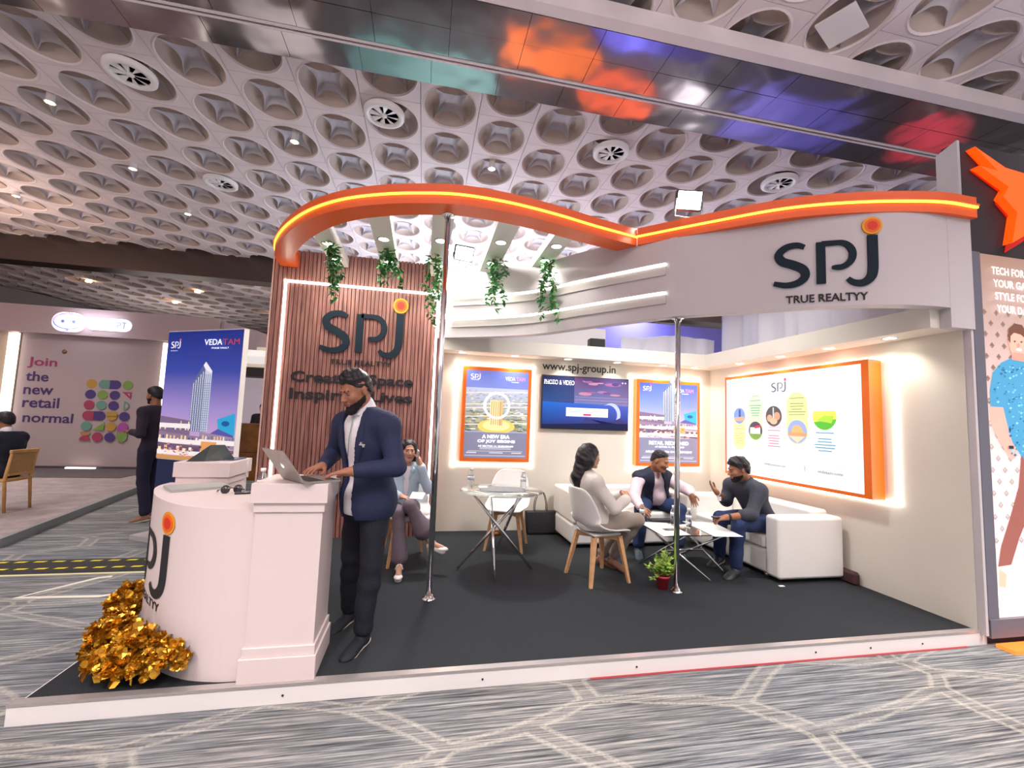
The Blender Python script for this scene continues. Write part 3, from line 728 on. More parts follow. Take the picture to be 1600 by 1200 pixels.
# ------------------------------------------------------------------ lightboxes and screen
lit = colour_attr_mat('backlit_print', es=.36)
lit2 = colour_attr_mat('bright_backlit_print', es=.36)
tvm = colour_attr_mat('screen_picture', es=.55, rough=.1)
flat = colour_attr_mat('printed_board', es=.0)
RR = random.Random(11)
def tower(P, x, y, w, h, light='C8D4E8', dark='5C6C98', edge='F2F4FA'):
    P.poly([(x, y), (x + w * .62, y), (x + w * .62, y + h), (x + w * .5, y + h * 1.06), (x, y + h * .80)], dark)
    P.poly([(x + w * .62, y), (x + w, y), (x + w, y + h * .93), (x + w * .62, y + h)], light)
    P.poly([(x + w * .5, y + h * 1.06), (x + w * .62, y + h * 1.0), (x + w, y + h * .93), (x + w * 1.0, y + h * .97), (x + w * .62, y + h * 1.12)], edge)
    for k in range(5):
        a = x + w * (.03 + .12 * k); P.rect(a, y, a + w * .035, y + h * (.78 + .045 * k), edge, k == 0)
    for k in range(3):
        a = x + w * (.68 + .11 * k); P.rect(a, y, a + w * .03, y + h * .92, dark, False)
    n = 22
    P.z += P.step
    for j in range(n):
        yy = y + h * .8 * j / n; P.rect(x, yy, x + w * .98, yy + h * .010, '8894B4', False)
def podium(P, x, y, w, h, cols):
    for i, (a, b, c, d, cc) in enumerate(cols):
        P.poly([(x + w * a, y + h * b), (x + w * c, y + h * (b - .04)), (x + w * c, y + h * (d - .03)), (x + w * a, y + h * d)], cc)
        P.z += P.step
        n = 12
        for k in range(n):
            xa = a + (c - a) * (k + .15) / n; hh = (d - b)
            P.rect(x + w * xa, y + h * (b + hh * .2), x + w * (xa + (c - a) / n * .45), y + h * (b + hh * (.45 + .3 * RR.random())), RR.choice(['FFE9B0', 'E8C890', '6A7090', 'F8F4E8', '48506C']), False)
        P.rect(x + w * a, y + h * (d - .09), x + w * c, y + h * (d - .055), 'F4F2F4')
def lightbox(name, lab, x0, x1, z0, z1, fx0, fx1, fz0, fz1, Y, draw):
    t = thing(name, lab, 'lightbox', ((x0 + x1) / 2, Dy, (z0 + z1) / 2))
    mb = MB(); mb.bbox(x0, x1, Dy - .10, Dy, z0, z1, .004); obj('frame', mb, orange_f, t)
    mb = MB()
    for a in ((fx0, fx0 + .022, fz0, fz1), (fx1 - .022, fx1, fz0, fz1), (fx0, fx1, fz0, fz0 + .022), (fx0, fx1, fz1 - .022, fz1)): mb.box(a[0], a[1], Dy - .022, Dy, a[2], a[3])
    obj('light_strip', mb, led_w, t)
    w, h = x1 - x0 - .09, z1 - z0 - .09
    P = Print((x0 + .045, Dy - .1005, z0 + .045), (1, 0, 0), (0, 0, 1), (0, -1, 0))
    draw(P, w, h, t, Dy - .1005, x0 + .045, z0 + .045); P.build('print', lit, t); return t
wt = mat('print_white', srgb('F8F8FA'), .5, emit=(1, 1, 1), es=.8); pk = mat('print_pink', srgb('F0808C'), .5, emit=srgb('F0808C'), es=.8)
def T3(s, m, t, x, y, z, w, h, bold=.0, align='LEFT'): text('lettering', s, m, t, (x, y - .010, z), (1, 0, 0), (0, 0, 1), width=w, height=h, bold=bold, ext=.0006, align=align)
def drawA(P, w, h, t, Y, X, Z):
    P.grad(0, 0, w, h, 'A8B4D8', '6878CC')
    P.grad(0, h * .30, w, h * .80, '8C9870', 'B4BCD8')
    P.z += P.step
    for _ in range(420):
        a, b = RR.random(), RR.random() ** 1.3; s = .012 + .02 * (1 - b); yy = h * (.30 + .47 * b); xx = w * a
        P.rect(max(0, xx - s), yy, min(w, xx + s), yy + s * .5, RR.choice(['6E7C58', 'B8A884', 'D8D0C8', '8890A4', 'C0A468', '64747C', 'E4DCD4', '7C8468']), False)
    for _ in range(5):
        y0 = h * (.35 + .4 * RR.random()); P.poly([(0, y0), (0, y0 + .012), (w, y0 + .05), (w, y0 + .035)], 'E4D8D0')
    cx, cy = w * .5, h * .60
    P.disc(cx, h * .36, w * .30, 'D8C468', h * .085); P.disc(cx, h * .37, w * .22, 'F0E49C', h * .06)
    P.rect(cx - w * .11, h * .37, cx + w * .10, h * .66, 'F0D8A0'); P.rect(cx + w * .04, h * .37, cx + w * .10, h * .655, 'D0B078')
    P.z += P.step
    for k in range(5): P.rect(cx - w * (.09 - .035 * k), h * .38, cx - w * (.078 - .035 * k), h * .65, 'B89060', False)
    P.ring(cx, cy, w * .178, w * .038, 'FFFFFF')
    P.rect(0, 0, w, h * .29, '7E7E98')
    P.rect(w * .06, h * .075, w * .94, h * .078, 'F4F4F4')
    for a, b in ((.04, .2), (.40, .62), (.76, .92)): P.rect(w * a, h * .055, w * b, h * .063, 'E8E8F0')
    for b in (.10, .115): P.rect(w * .25, h * b, w * .75, h * (b + .006), 'D8D8E4')
    P.rect(w * .02, h * .02, w * .98, h * .032, 'B0B0C4')
    print_logo(P, w * .06, h * .90, h * .055, 'FFFFFF', 'F06060'); P.rect(w * .07, h * .885, w * .19, h * .89, 'F0F0F0')
    T3('VEDA', wt, t, X + w * .62, Y, Z + h * .895, w * .16, h * .045); T3('TAM', pk, t, X + w * .80, Y, Z + h * .895, w * .14, h * .045)
    P.rect(w * .72, h * .875, w * .84, h * .883, 'FFFFFF')
    T3('A NEW ERA', wt, t, X + w * .28, Y, Z + h * .222, w * .44, h * .042, .03); T3('OF JOY BEGINS', wt, t, X + w * .21, Y, Z + h * .165, w * .60, h * .042, .03)
    T3('AT SECTOR 14, GURUGRAM', wt, t, X + w * .22, Y, Z + h * .122, w * .56, h * .022, .02)
lightbox('framed_lightbox', 'orange framed lightbox with a ringed tower, left of the television', 2.42, 3.32, .885, 2.09, 2.335, 3.375, .82, 2.145, 0, drawA)
def building_scene(P, w, h, y0=.0, dusk=False):
    if dusk: P.grad(0, 0, w, h * .38, 'D8B4D0', 'A090D0'); P.grad(0, h * .38, w, h * .68, 'A090D0', '3C4CA8'); P.grad(0, h * .68, w, h, '3C4CA8', '203088')
    else: P.grad(0, h * y0, w, h * .72, 'E0C8D8', '7C90DC'); P.grad(0, h * .72, w, h, '7C90DC', '4058C0')
    tower(P, w * .40, h * (y0 + .22), w * .24, h * .48)
    P.poly([(w * .56, h * (y0 + .16)), (w * .98, h * (y0 + .33)), (w * .98, h * (y0 + .17)), (w * .62, h * (y0 + .10))], '5A58A8')
    P.poly([(w * .76, h * (y0 + .32)), (w * .98, h * (y0 + .37)), (w * .99, h * (y0 + .20)), (w * .78, h * (y0 + .25))], '30A8D8')
    P.disc(w * .87, h * (y0 + .29), w * .05, '1C5C98', h * .02)
    podium(P, 0, h * y0, w, h, [(0, .20, .42, .33, '7C6888'), (.0, .12, .60, .21, '8C7894'), (.55, .14, 1.0, .22, '9C8CA4'), (0, .05, 1.0, .125, '6C5470')])
    P.rect(w * .58, h * (y0 + .07), w * .78, h * (y0 + .15), 'E0A060')
    P.z += P.step
    for _ in range(70):
        a, b = RR.random(), RR.random(); P.rect(w * a * .95, h * (y0 + .12 * b), w * (a * .95 + .03), h * (y0 + .12 * b + .008), RR.choice(['F0A070', 'C04848', 'F8E0A0', '503858', 'D890A0']), False)
def drawB(P, w, h, t, Y, X, Z):
    building_scene(P, w, h, .30)
    P.rect(0, 0, w, h * .31, '80809C')
    P.rect(w * .06, h * .075, w * .94, h * .078, 'F4F4F4')
    for a, b in ((.04, .2), (.40, .62), (.76, .92)): P.rect(w * a, h * .055, w * b, h * .063, 'E8E8F0')
    P.rect(w * .02, h * .02, w * .98, h * .032, 'B0B0C4')
    print_logo(P, w * .05, h * .90, h * .055, 'FFFFFF', 'F06060')
    T3('VEDA', wt, t, X + w * .60, Y, Z + h * .895, w * .16, h * .045); T3('TAM', pk, t, X + w * .78, Y, Z + h * .895, w * .14, h * .045)
    P.rect(w * .72, h * .875, w * .84, h * .883, 'FFFFFF')
    T3('RETAIL REDEFINED', wt, t, X + w * .16, Y, Z + h * .225, w * .68, h * .045, .03)
    T3('AT SECTOR 14, GURUGRAM', wt, t, X + w * .26, Y, Z + h * .185, w * .50, h * .024, .02)
    T3('ASSURED RETURN ON INVESTMENT', wt, t, X + w * .10, Y, Z + h * .125, w * .80, h * .026, .02)
lightbox('framed_lightbox', 'orange framed lightbox with a city building, right of the television', 4.82, 5.80, .865, 2.055, 4.755, 5.865, .80, 2.11, 0, drawB)
# web address
ws = thing('wall_lettering', 'black web address lettering on the cream wall above the television', 'lettering', (4.0, Dy, 2.1))
text('lettering', 'www.spj-group.in', mat('grey_ink', srgb('3A3836'), .6), ws, (3.485, Dy - .002, 2.085), (1, 0, 0), (0, 0, 1), width=1.06, height=.135, bold=.012, ext=.004)
# television
tv = thing('television', 'wall mounted black television showing a photo and video page', 'television', (4.1, Dy, 1.7))
x0, x1, z0, z1 = 3.475, 4.725, 1.325, 2.045
mb = MB(); mb.bbox(x0, x1, Dy - .055, Dy - .02, z0, z1, .004); obj('bezel', mb, blackp, tv)
mb = MB(); mb.box(3.9, 4.3, Dy - .025, Dy, 1.5, 1.85); obj('bracket', mb, steel, tv)
mb = MB(); mb.box(4.08, 4.13, Dy - .05, Dy - .035, z0 - .008, z0 + .002); obj('badge', mb, steel, tv)
P = Print((x0 + .012, Dy - .0555, z0 + .018), (1, 0, 0), (0, 0, 1), (0, -1, 0)); w, h = x1 - x0 - .024, z1 - z0 - .03
P.grad(0, 0, w, h, '1A2C78', '24284E')
P.poly([(0, h * .5), (w * .4, h * .5), (w * .4, h), (0, h)], ['1E3C70', '2E3C6A', '24264A', '141838'])
P.poly([(w * .36, h * .45), (w, h * .45), (w, h), (w * .36, h)], ['5A6090', '6E5C88', '3A3058', '4A2C50'])
for i in range(16):
    a, b = RR.uniform(.4, .9), RR.uniform(.66, .95); P.disc(w * a, h * b, w * RR.uniform(.04, .10), RR.choice(['7A4C78', '5A3A66', '8A5A84', '3E3058', '9A6C80']), h * RR.uniform(.012, .035))
for i in range(9):
    b = .47 + .018 * i; P.rect(w * .37, h * b, w, h * (b + .007), RR.choice(['5C6894', '787CA8', '46507C', '8C7C9C']))
P.poly([(0, 0), (w, 0), (w, h * .47), (0, h * .50)], ['0A2058', '181C50', '3C4CA0', '1454A8'])
P.poly(arc(w * .80, h * .30, w * .11, h * .22, -30, 120) + arc(w * .76, h * .28, w * .11, h * .20, 120, -30), '98A4D8')
P.poly([(w * .45, h * .12)] + [(w * (.45 + .05 * k), h * (.16 + .07 * math.sin(k * .9) * (1 if k % 2 else .4))) for k in range(1, 11)] + [(w, h * .08)], '2E2C60')
P.poly([(0, 0), (w, 0), (w, h * .12), (w * .5, h * .10), (0, h * .06)], '0C1238')
P.rect(w * .27, h * .23, w * .76, h * .40, 'C4C8E4'); P.rect(w * .29, h * .345, w * .70, h * .352, '8088A8'); P.rect(w * .29, h * .315, w * .60, h * .322, '8088A8'); P.pill(w * .47, h * .25, w * .56, h * .285, 'D03060') if 0 else P.rect(w * .47, h * .25, w * .56, h * .285, 'D03060')
P.rect(w * .01, h * .845, w * .15, h * .855, 'E0E0F0'); P.disc(w * .93, h * .93, w * .009, 'B0A8C0'); P.disc(w * .965, h * .93, w * .009, 'B0A8C0')
P.build('screen', tvm, tv)
text('lettering', 'PHOTO & VIDEO', mat('screen_white', (.8, .8, .9), .5, emit=(.85, .85, 1), es=.6), tv, (x0 + .03, Dy - .06, z1 - .125), (1, 0, 0), (0, 0, 1), width=.42, height=.062, bold=.0, ext=.0005)

# large panel on the right wall: u runs from the back of the stand to the front
sp = thing('large_lightbox', 'large white lit board in a deep orange frame on the right wall', 'lightbox', (Wx, 1.6, 1.45))
ya, yb, z0, z1 = 2.56, .69, .865, 2.06
mb = MB(); mb.box(Wx - .14, Wx, yb - .06, ya + .0, z0 - .035, z1 + .035); obj('frame', mb, orange_f, sp)
mb = MB()
for a in ((.50, .525, .81, 2.10), (.50, 2.66, .80, .825), (.50, 2.66, 2.09, 2.115), (2.64, 2.66, .81, 2.10)): mb.box(Wx - .022, Wx, a[0], a[1], a[2], a[3])
obj('light_strip', mb, led_w, sp)
P = Print((Wx - .1405, ya - .03, z0), (0, -1, 0), (0, 0, 1), (-1, 0, 0)); w, h = ya - yb - .04, z1 - z0
P.rect(0, 0, w, h, 'F8F8FE')
for a in ((.03, .08, .97, .082), (.03, .95, .97, .952), (.03, .08, .032, .95), (.97, .08, .972, .95)): P.rect(w * a[0], h * a[1], w * a[2], h * a[3], 'C8C8D4')
P.rect(w * .28, h * .185, w * .97, h * .187, 'A0A0B0'); P.rect(w * .28, h * .11, w * .283, h * .187, 'A0A0B0'); P.rect(w * .655, h * .11, w * .658, h * .16, '303040')
print_logo(P, w * .415, h * .83, h * .085, '60606C', 'B85860')
def mini(cx, cy, r, kind):
    P.disc(cx, cy, r, {'sky': '7C98D8', 'farm': 'F8E060', 'hand': '5C5450', 'dome': '98A8D8', 'red': '584858'}[kind], n=28)
    if kind == 'sky':
        P.rect(cx - r * .1, cy - r * .3, cx + r * .25, cy + r * .8, '405098'); P.poly([(cx - r * .85, cy - r * .2), (cx + r * .85, cy - r * .1), (cx + r * .7, cy - r * .65), (cx - r * .7, cy - r * .65)], 'D8A888')
    if kind == 'farm':
        P.disc(cx, cy, r, 'F8F0E8', a0=25, a1=155); P.disc(cx, cy, r * .99, '58B838', a0=205, a1=350); P.poly([(cx - r * .7, cy - r * .3), (cx, cy + r * .1), (cx + r * .8, cy + r * .05), (cx + r * .6, cy - r * .5)], 'A8D840')
    if kind == 'hand':
        P.disc(cx - r * .5, cy - r * .2, r * .35, 'E0A888'); P.disc(cx + r * .4, cy, r * .4, 'D89C7C'); P.disc(cx, cy - r * .5, r * .45, 'E8B898', r * .3); P.rect(cx - r * .1, cy - r * .2, cx + r * .05, cy + r * .85, 'C8D8E8')
    if kind == 'dome':
        P.disc(cx, cy - r * .1, r * .6, 'E8B070', r * .65, a0=0, a1=180); P.rect(cx - r * .95, cy - r * .35, cx + r * .95, cy - r * .08, 'D8A068'); P.poly([(cx - r * .8, cy - r * .4), (cx + r * .8, cy - r * .4), (cx, cy - r * .95)], 'F0D0A8')
    if kind == 'red':
        P.rect(cx - r * .8, cy - r * .35, cx + r * .7, cy + r * .35, 'F4F0F0'); P.poly([(cx - r * .2, cy + r * .2), (cx + r * .8, cy + r * .4), (cx + r * .75, cy + r * .65), (cx, cy + r * .5)], 'D83848'); P.disc(cx, cy, r, '7CA048', a0=200, a1=340)
for i, (u, cz, k, pc, up, tc) in enumerate([(.13, .60, 'sky', 'F8F4A8', 0, 'B0A850'), (.28, .45, 'red', 'CCECC0', 1, '58A070'), (.435, .595, 'hand', 'FCE4EC', 0, 'C06880'), (.61, .455, 'dome', 'E4F0A0', 1, '889040'), (.79, .59, 'farm', 'DCF0F8', 0, '4880A0')]):
    cx, cy, r = w * u, h * cz, h * .085 * (1 + .08 * i)
    if up: P.pill(cx - r * 1.1, cy - r * 1.1, cx + r * 1.1, cy + h * .36, pc)
    else: P.pill(cx - r * 1.1, cy - h * .36, cx + r * 1.1, cy + r * 1.1, pc)
    mini(cx, cy, r, k)
    for j in range(7):
        yy = (cy + h * (.30 - .025 * j)) if up else (cy - h * (.14 + .025 * j)); L = r * RR.uniform(.5, .9) if j else r * .75
        if j == 1: continue
        P.rect(cx - L, yy, cx + L, yy + h * .007, tc)
P.build('print', lit2, sp)
gi = mat('grey_print_ink', srgb('74747C'), .6)
text('lettering', 'info@spj-group.com', gi, sp, (Wx - .1445, ya - .03 - w * .35, z0 + h * .115), (0, -1, 0), (0, 0, 1), width=w * .17, height=h * .030, ext=.0005)
text('lettering', 'vedatam.com', gi, sp, (Wx - .1445, ya - .03 - w * .74, z0 + h * .115), (0, -1, 0), (0, 0, 1), width=w * .15, height=h * .026, ext=.0005)
for n_, (u, v, s_) in enumerate([(.085, .49, 'REAL ESTATE'), (.235, .795, 'EDUCATION'), (.40, .485, 'FINANCE'), (.56, .80, 'HOSPITALITY'), (.74, .475, 'AGRICULTURE')]):
    text('lettering', s_, gi, sp, (Wx - .1445, ya - .03 - w * u, z0 + h * v), (0, -1, 0), (0, 0, 1), width=w * .09, height=h * .012, ext=.0005)

# big fascia sign
SGN = thing('fascia_sign', 'largest dark letter mark with orange dot on the white fascia', 'sign', (4.9, .1, 2.4))
S0, SIGN_SC = 3.60, .335; _g = on_fascia(S0, 2.545); fnb = lambda x, y, z: _g(x, y * 1.02 + .030, z)
sign_logo(SGN, fnb, SIGN_SC, navy, .014)
fnt = on_fascia(S0 + .09, 2.432)
text('lettering', 'TRUE REALTYY', ink, SGN, (0, 0, 0), (1, 0, 0), (0, 0, 1), width=SIGN_SC * 1.62, height=.062, bold=.012, ext=.006, fn=fnt)

# ------------------------------------------------------------------ reception counter
cc = thing('reception_counter', 'white curved reception counter between two square pillars at the front left corner', 'counter', (.8, .5, 0))
CP = catmull([(1.08, .045), (.94, .055), (.77, .105), (.59, .225), (.40, .44), (.26, .68), (.20, .85), (.195, 1.0)], 5)
mb = MB(); mb.wall([tuple(p) for p in CP][::-1], .0, .862, .03, smooth=True)
for i in range(len(mb.f) - 2): mb.sm[i] = False
obj('curved_front', mb, counterw, cc)
tp = [tuple(p) for p in CP] + [(.45, 1.0), (.45, .95), (1.08, .40)]
mb = MB(); mb.prism(tp, .862, .885); obj('countertop', mb, counterw, cc)
def pillar(x0, x1, y0, y1, H=1.03):
    mb = MB(); mb.box(x0 + .02, x1 - .02, y0 + .02, y1 - .02, 0.005, H - .1); p = obj('pillar', mb, counterw, cc)
    for nm, a in (('base_board', (0, .125, .0)), ('base_step', (.125, .175, .01)), ('cap_step', (H - .155, H - .105, .01)), ('cap', (H - .105, H, -.004))):
        mb = MB(); mb.bbox(x0 + a[2], x1 - a[2], y0 + a[2], y1 - a[2], a[0], a[1], .002); obj(nm, mb, counterw, p)
pillar(1.065, 1.445, .005, .40); pillar(.215, .575, .985, 1.40)
cs = thing('counter_sign', 'dark letter mark with orange dot curving round the counter front', 'sign', (.3, .5, .4))
CL = [0]; CR = [np.array(p) for p in CP][::-1]
for a, b in zip(CR, CR[1:]): CL.append(CL[-1] + float(np.hypot(*(b - a))))
CA = np.array(CR)
def on_counter(s0, z0):
    def fn(x, y, z):
        s = s0 + x; px, py = np.interp(s, CL, CA[:, 0]), np.interp(s, CL, CA[:, 1]); qx, qy = np.interp(s + .02, CL, CA[:, 0]), np.interp(s + .02, CL, CA[:, 1])
        t = np.array([qx - px, qy - py]); t /= (np.linalg.norm(t) + 1e-9); return (px + t[1] * (z + .003), py - t[0] * (z + .003), z0 + y)
    return fn
_f = on_counter(.08, .375); sign_logo(cs, lambda x, y, z: _f(x * 1.28, y, z), .31, ink, .002)
text('lettering', 'TRUE REALTYY', ink, cs, (0, 0, 0), (1, 0, 0), (0, 0, 1), width=.62, height=.045, bold=.01, ext=.001, fn=on_counter(.24, .285))

# garland of gold foil at the counter's foot
gd = thing('gold_garland', 'crumpled gold foil garland heaped at the foot of the curved counter', 'garland', (.45, .2, 0))
r = random.Random(3); clumps = []
for (x, y, z, n_) in [(.13, .93, .14, 3), (.12, .82, .19, 3), (.14, .72, .13, 3), (.17, .62, .20, 3), (.22, .52, .12, 3), (.26, .43, .19, 3), (.33, .33, .12, 3), (.38, .27, .20, 3), (.46, .19, .11, 3), (.53, .15, .19, 3), (.60, .12, .10, 3), (.66, .09, .17, 2), (.27, .28, .10, 2), (.38, .14, .10, 2), (.49, .09, .09, 2), (.74, .05, .13, 2), (.16, .50, .10, 2), (.60, .05, .09, 1)]:
    clumps.append((x, y, z))
proto = []
for v_ in range(3):
    mb = MB()
    for _ in range(110):
        th, ph = r.uniform(0, 6.28), math.acos(r.uniform(-.5, 1)); d = Vector((math.sin(ph) * math.cos(th), math.sin(ph) * math.sin(th), math.cos(ph))); p = d * r.uniform(.03, .07)
        tg_ = d.cross(Vector((r.uniform(-1, 1), r.uniform(-1, 1), r.uniform(-1, 1)))).normalized(); d2 = (d * .45 + tg_).normalized(); a2 = d2.cross(d).normalized(); L, w_ = r.uniform(.036, .058), r.uniform(.016, .025)
        mb.add([p, p + d2 * L * .35 + a2 * w_ + d * .004, p + d2 * L * .8 + a2 * w_ * .8 + d * .010, p + d2 * L + d * .004, p + d2 * L * .8 - a2 * w_ * .8 + d * .010, p + d2 * L * .35 - a2 * w_ + d * .004, p + d2 * L * .55 - d * .006], [(0, 1, 6), (1, 2, 6), (2, 3, 6), (3, 4, 6), (4, 5, 6), (5, 0, 6)])
    proto.append(mb)
gm = []
for k, (x, y, z) in enumerate(clumps):
    src = proto[k % 3]
    if k < 3:
        o = obj('foil_rosette', src, goldm, gd, shift=False); gm.append(o)
    else:
        o = gm[k % 3].copy(); COL.objects.link(o); o.parent = gd
    o.location = (x - .45, y - .2, max(z, .085)); o.rotation_euler = (0, 0, k * 1.3); s_ = .92 + .12 * math.sin(k); o.scale = (s_, s_, s_ * .95)
    if s_ * .12 > max(z, .085): o.location.z = .09

# things on the counter
lp = thing('laptop', 'open grey laptop with a white mark on its lid, on the counter pillar', 'laptop', (1.33, .15, 1.03))
silver = mat('silver_case', srgb('A8A29C'), .35, .6); 
H0, H1 = Vector((1.335, -.035, 1.042)), Vector((1.165, .18, 1.042)); dd = (H1 - H0); Wl = dd.length; ux = dd.normalized(); back = Vector((ux.y, -ux.x, 0))  # towards the user
if back.x < 0: back = -back
def slab_(o, u, v, n, w, h, t):
    mb = MB(); c = [o, o + u * w, o + u * w + v * h, o + v * h]; mb.add([tuple(p) for p in c] + [tuple(p + n * t) for p in c], [(3, 2, 1, 0), (4, 5, 6, 7), (0, 1, 5, 4), (1, 2, 6, 5), (2, 3, 7, 6), (3, 0, 4, 7)]); return mb
Z = Vector((0, 0, 1))
obj('base', slab_(H0 - Z * .010, ux, back, Z, Wl, .205, .010), silver, lp)
kb = obj('keyboard', slab_(H0 + ux * .02 + back * .03, ux, back, Z, Wl - .04, .085, .001), blackp, lp)
mb = MB()
for i in range(4):
    for j in range(12): 
        p = H0 + ux * (.024 + j * (Wl - .048) / 12) + back * (.034 + i * .02) + Z * .001
        s_ = slab_(p, ux, back, Z, (Wl - .05) / 12 * .8, .016, .001); mb.add(s_.v, s_.f)
obj('keys', mb, mat('key_black', (.03, .03, .03), .5), kb)
lv = (Z * .175 - back * .125).normalized(); ln = ux.cross(lv)
if ln.dot(back) < 0: ln = -ln
lid = obj('lid', slab_(H0, ux, lv, -ln, Wl, .212, .006), silver, lp)
obj('display', slab_(H0 + ux * .008 + lv * .01, ux, lv, ln, Wl - .016, .195, .001), mat('laptop_display', (.1, .03, .04), .1, emit=(.5, .25, .25), es=.5), lid)
mb = MB(); cl = H0 + ux * (Wl * .5) + lv * .105 - ln * .0065
def lp_(a, b): return tuple(cl + ux * a + lv * b - ln * .0006)
ap = [(0.0, -.014), (.005, -.016), (.010, -.012), (.0135, -.003), (.0105, .004), (.006, .0075), (.0, .006), (-.006, .0075), (-.0115, .003), (-.013, -.004), (-.0095, -.012), (-.005, -.016)]
mb.add([lp_(*q) for q in ap], [tuple(range(len(ap)))]); mb.add([lp_(.000, .009), lp_(.0055, .011), lp_(.006, .017), lp_(.001, .014)], [(0, 1, 2, 3)])
obj('lid_mark', mb, mat('lid_glow', (1, 1, 1), .4, emit=(1, .95, 1), es=1.5), lid)

def bottle(x, y, z, lab, s=1.0):
    t = thing('water_bottle', lab, 'bottle', (x, y, z), group='clear water bottles')
    pr = [(.001, .002), (.026, .0), (.030, .008), (.029, .03), (.031, .04), (.028, .05), (.031, .06), (.028, .075), (.030, .09), (.030, .13), (.026, .145), (.014, .168), (.0125, .178)]
    obj('body', MB().lathe([(a * s, b * s) for a, b in pr], (x, y, z), 18), mat('bottle_plastic', (.93, .96, .98), .08, trans=.9, ior=1.2), t)
    obj('cap', MB().lathe([(.015 * s, .176 * s), (.0155 * s, .196 * s), (.001, .197 * s)], (x, y, z), 16), mat('bottle_cap', srgb('F4F4F4'), .4), t)
    obj('label', MB().lathe([(.0308 * s, .092 * s), (.0308 * s, .128 * s)], (x, y, z), 18), mat('bottle_label', srgb('E4ECF0'), .5), t)
bottle(1.02, .30, .885, 'clear water bottle on the counter beside the laptop pillar', .98)
tb = thing('folded_laptop', 'closed silver laptop lying on the curved counter top', 'laptop', (.5, .7, .885))
sl = mat('pale_grey_case', srgb('B4BAB4'), .4, .3)
o_ = Vector((.27, .76, .886)); uu = Vector((.16, -.22, 0)).normalized(); vv = Vector((.22, .16, 0)).normalized()
obj('case', slab_(o_, uu, vv, Z, .25, .33, .010), sl, tb); obj('lid', slab_(o_ + Z * .011, uu, vv, Z, .25, .33, .004), sl, tb)
ph = thing('phone', 'dark phone lying on the counter by the sunglasses', 'phone', (.86, .52, .885)); obj('case', slab_(Vector((.80, .50, .886)), Vector((.95, .3, 0)).normalized(), Vector((-.3, .95, 0)).normalized(), Z, .15, .075, .008), blackp, ph); obj('screen', slab_(Vector((.803, .504, .894)), Vector((.95, .3, 0)).normalized(), Vector((-.3, .95, 0)).normalized(), Z, .144, .067, .001), mat('phone_glass', (.15, .15, .17), .1), ph)
sg2 = thing('sunglasses', 'dark sunglasses lying folded on the counter', 'glasses', (.75, .55, .885))
for a in (-.035, .035):
    c = Vector((.76 + a * .9, .56 + a * .4, .91)); mb = MB(); mb.lathe([(.001, -.003), (.026, -.002), (.028, 0), (.026, .002), (.001, .003)], (0, 0, 0), 16)
    Rm = Matrix.Rotation(1.25, 3, 'X'); mb.v = [tuple(Rm @ Vector(p) + c) for p in mb.v]; obj('lens', mb, mat('dark_lens', (.04, .035, .04), .1), sg2)
mb = MB(); mb.tube([(.735, .55, .915), (.76, .555, .92), (.785, .57, .915)], .003, 6); mb.tube([(.70, .535, .91), (.66, .60, .889), (.64, .66, .889)], .0028, 6); mb.tube([(.82, .585, .91), (.80, .66, .889), (.73, .69, .889)], .0028, 6); obj('frame', mb, blackp, sg2)
bd = thing('mobile_holder', 'dark angular folded stand on the far counter pillar', 'stand', (.34, 1.15, 1.03))
grn = mat('grey_green_board', srgb('5C6868'), .35); A = Vector((.24, 1.03, 1.032)); 
pts = {'a': (.27, 1.02, 1.032), 'b': (.37, 1.06, 1.032), 'c': (.52, 1.22, 1.032), 'd': (.40, 1.25, 1.032), 'e': (.36, 1.17, 1.145), 'f': (.47, 1.14, 1.15), 'g': (.33, 1.08, 1.08)}
mb = MB(); vs = [pts[k] for k in 'abcdefg']; mb.add(vs, [(0, 1, 6), (1, 4, 6), (0, 6, 4), (1, 5, 4), (0, 3, 4)]); obj('back_flap', mb, mat('black_board', (.03, .04, .04), .4), bd)
mb = MB(); mb.add(vs, [(1, 2, 5), (4, 5, 2), (4, 2, 3)]); obj('front_flap', mb, grn, bd)
mt_ = MB(); mt_.add([(.38, 1.10, 1.0325), (.56, 1.08, 1.0325), (.56, 1.35, 1.0325), (.42, 1.36, 1.0325)], [(0, 1, 2, 3)]); tag(obj('tablet', slab_(Vector((.40, 1.16, 1.032)), Vector((1, -.1, 0)).normalized(), Vector((.1, 1, 0)).normalized(), Z, .14, .19, .008), mat('slate_blue_tablet', srgb('4C5A70'), .2), None), 'slate blue tablet lying flat on the far counter pillar', 'tablet')
mb = MB(); mb.tube([(.575, 1.33, 1.035), (.582, 1.30, .99), (.583, 1.28, .90), (.583, 1.26, .6), (.59, 1.25, .01)], .004, 6); tag(obj('cable', mb, mat('white_cable', (.8, .8, .8), .5)), 'thin white cable hanging down the far counter pillar', 'cable')

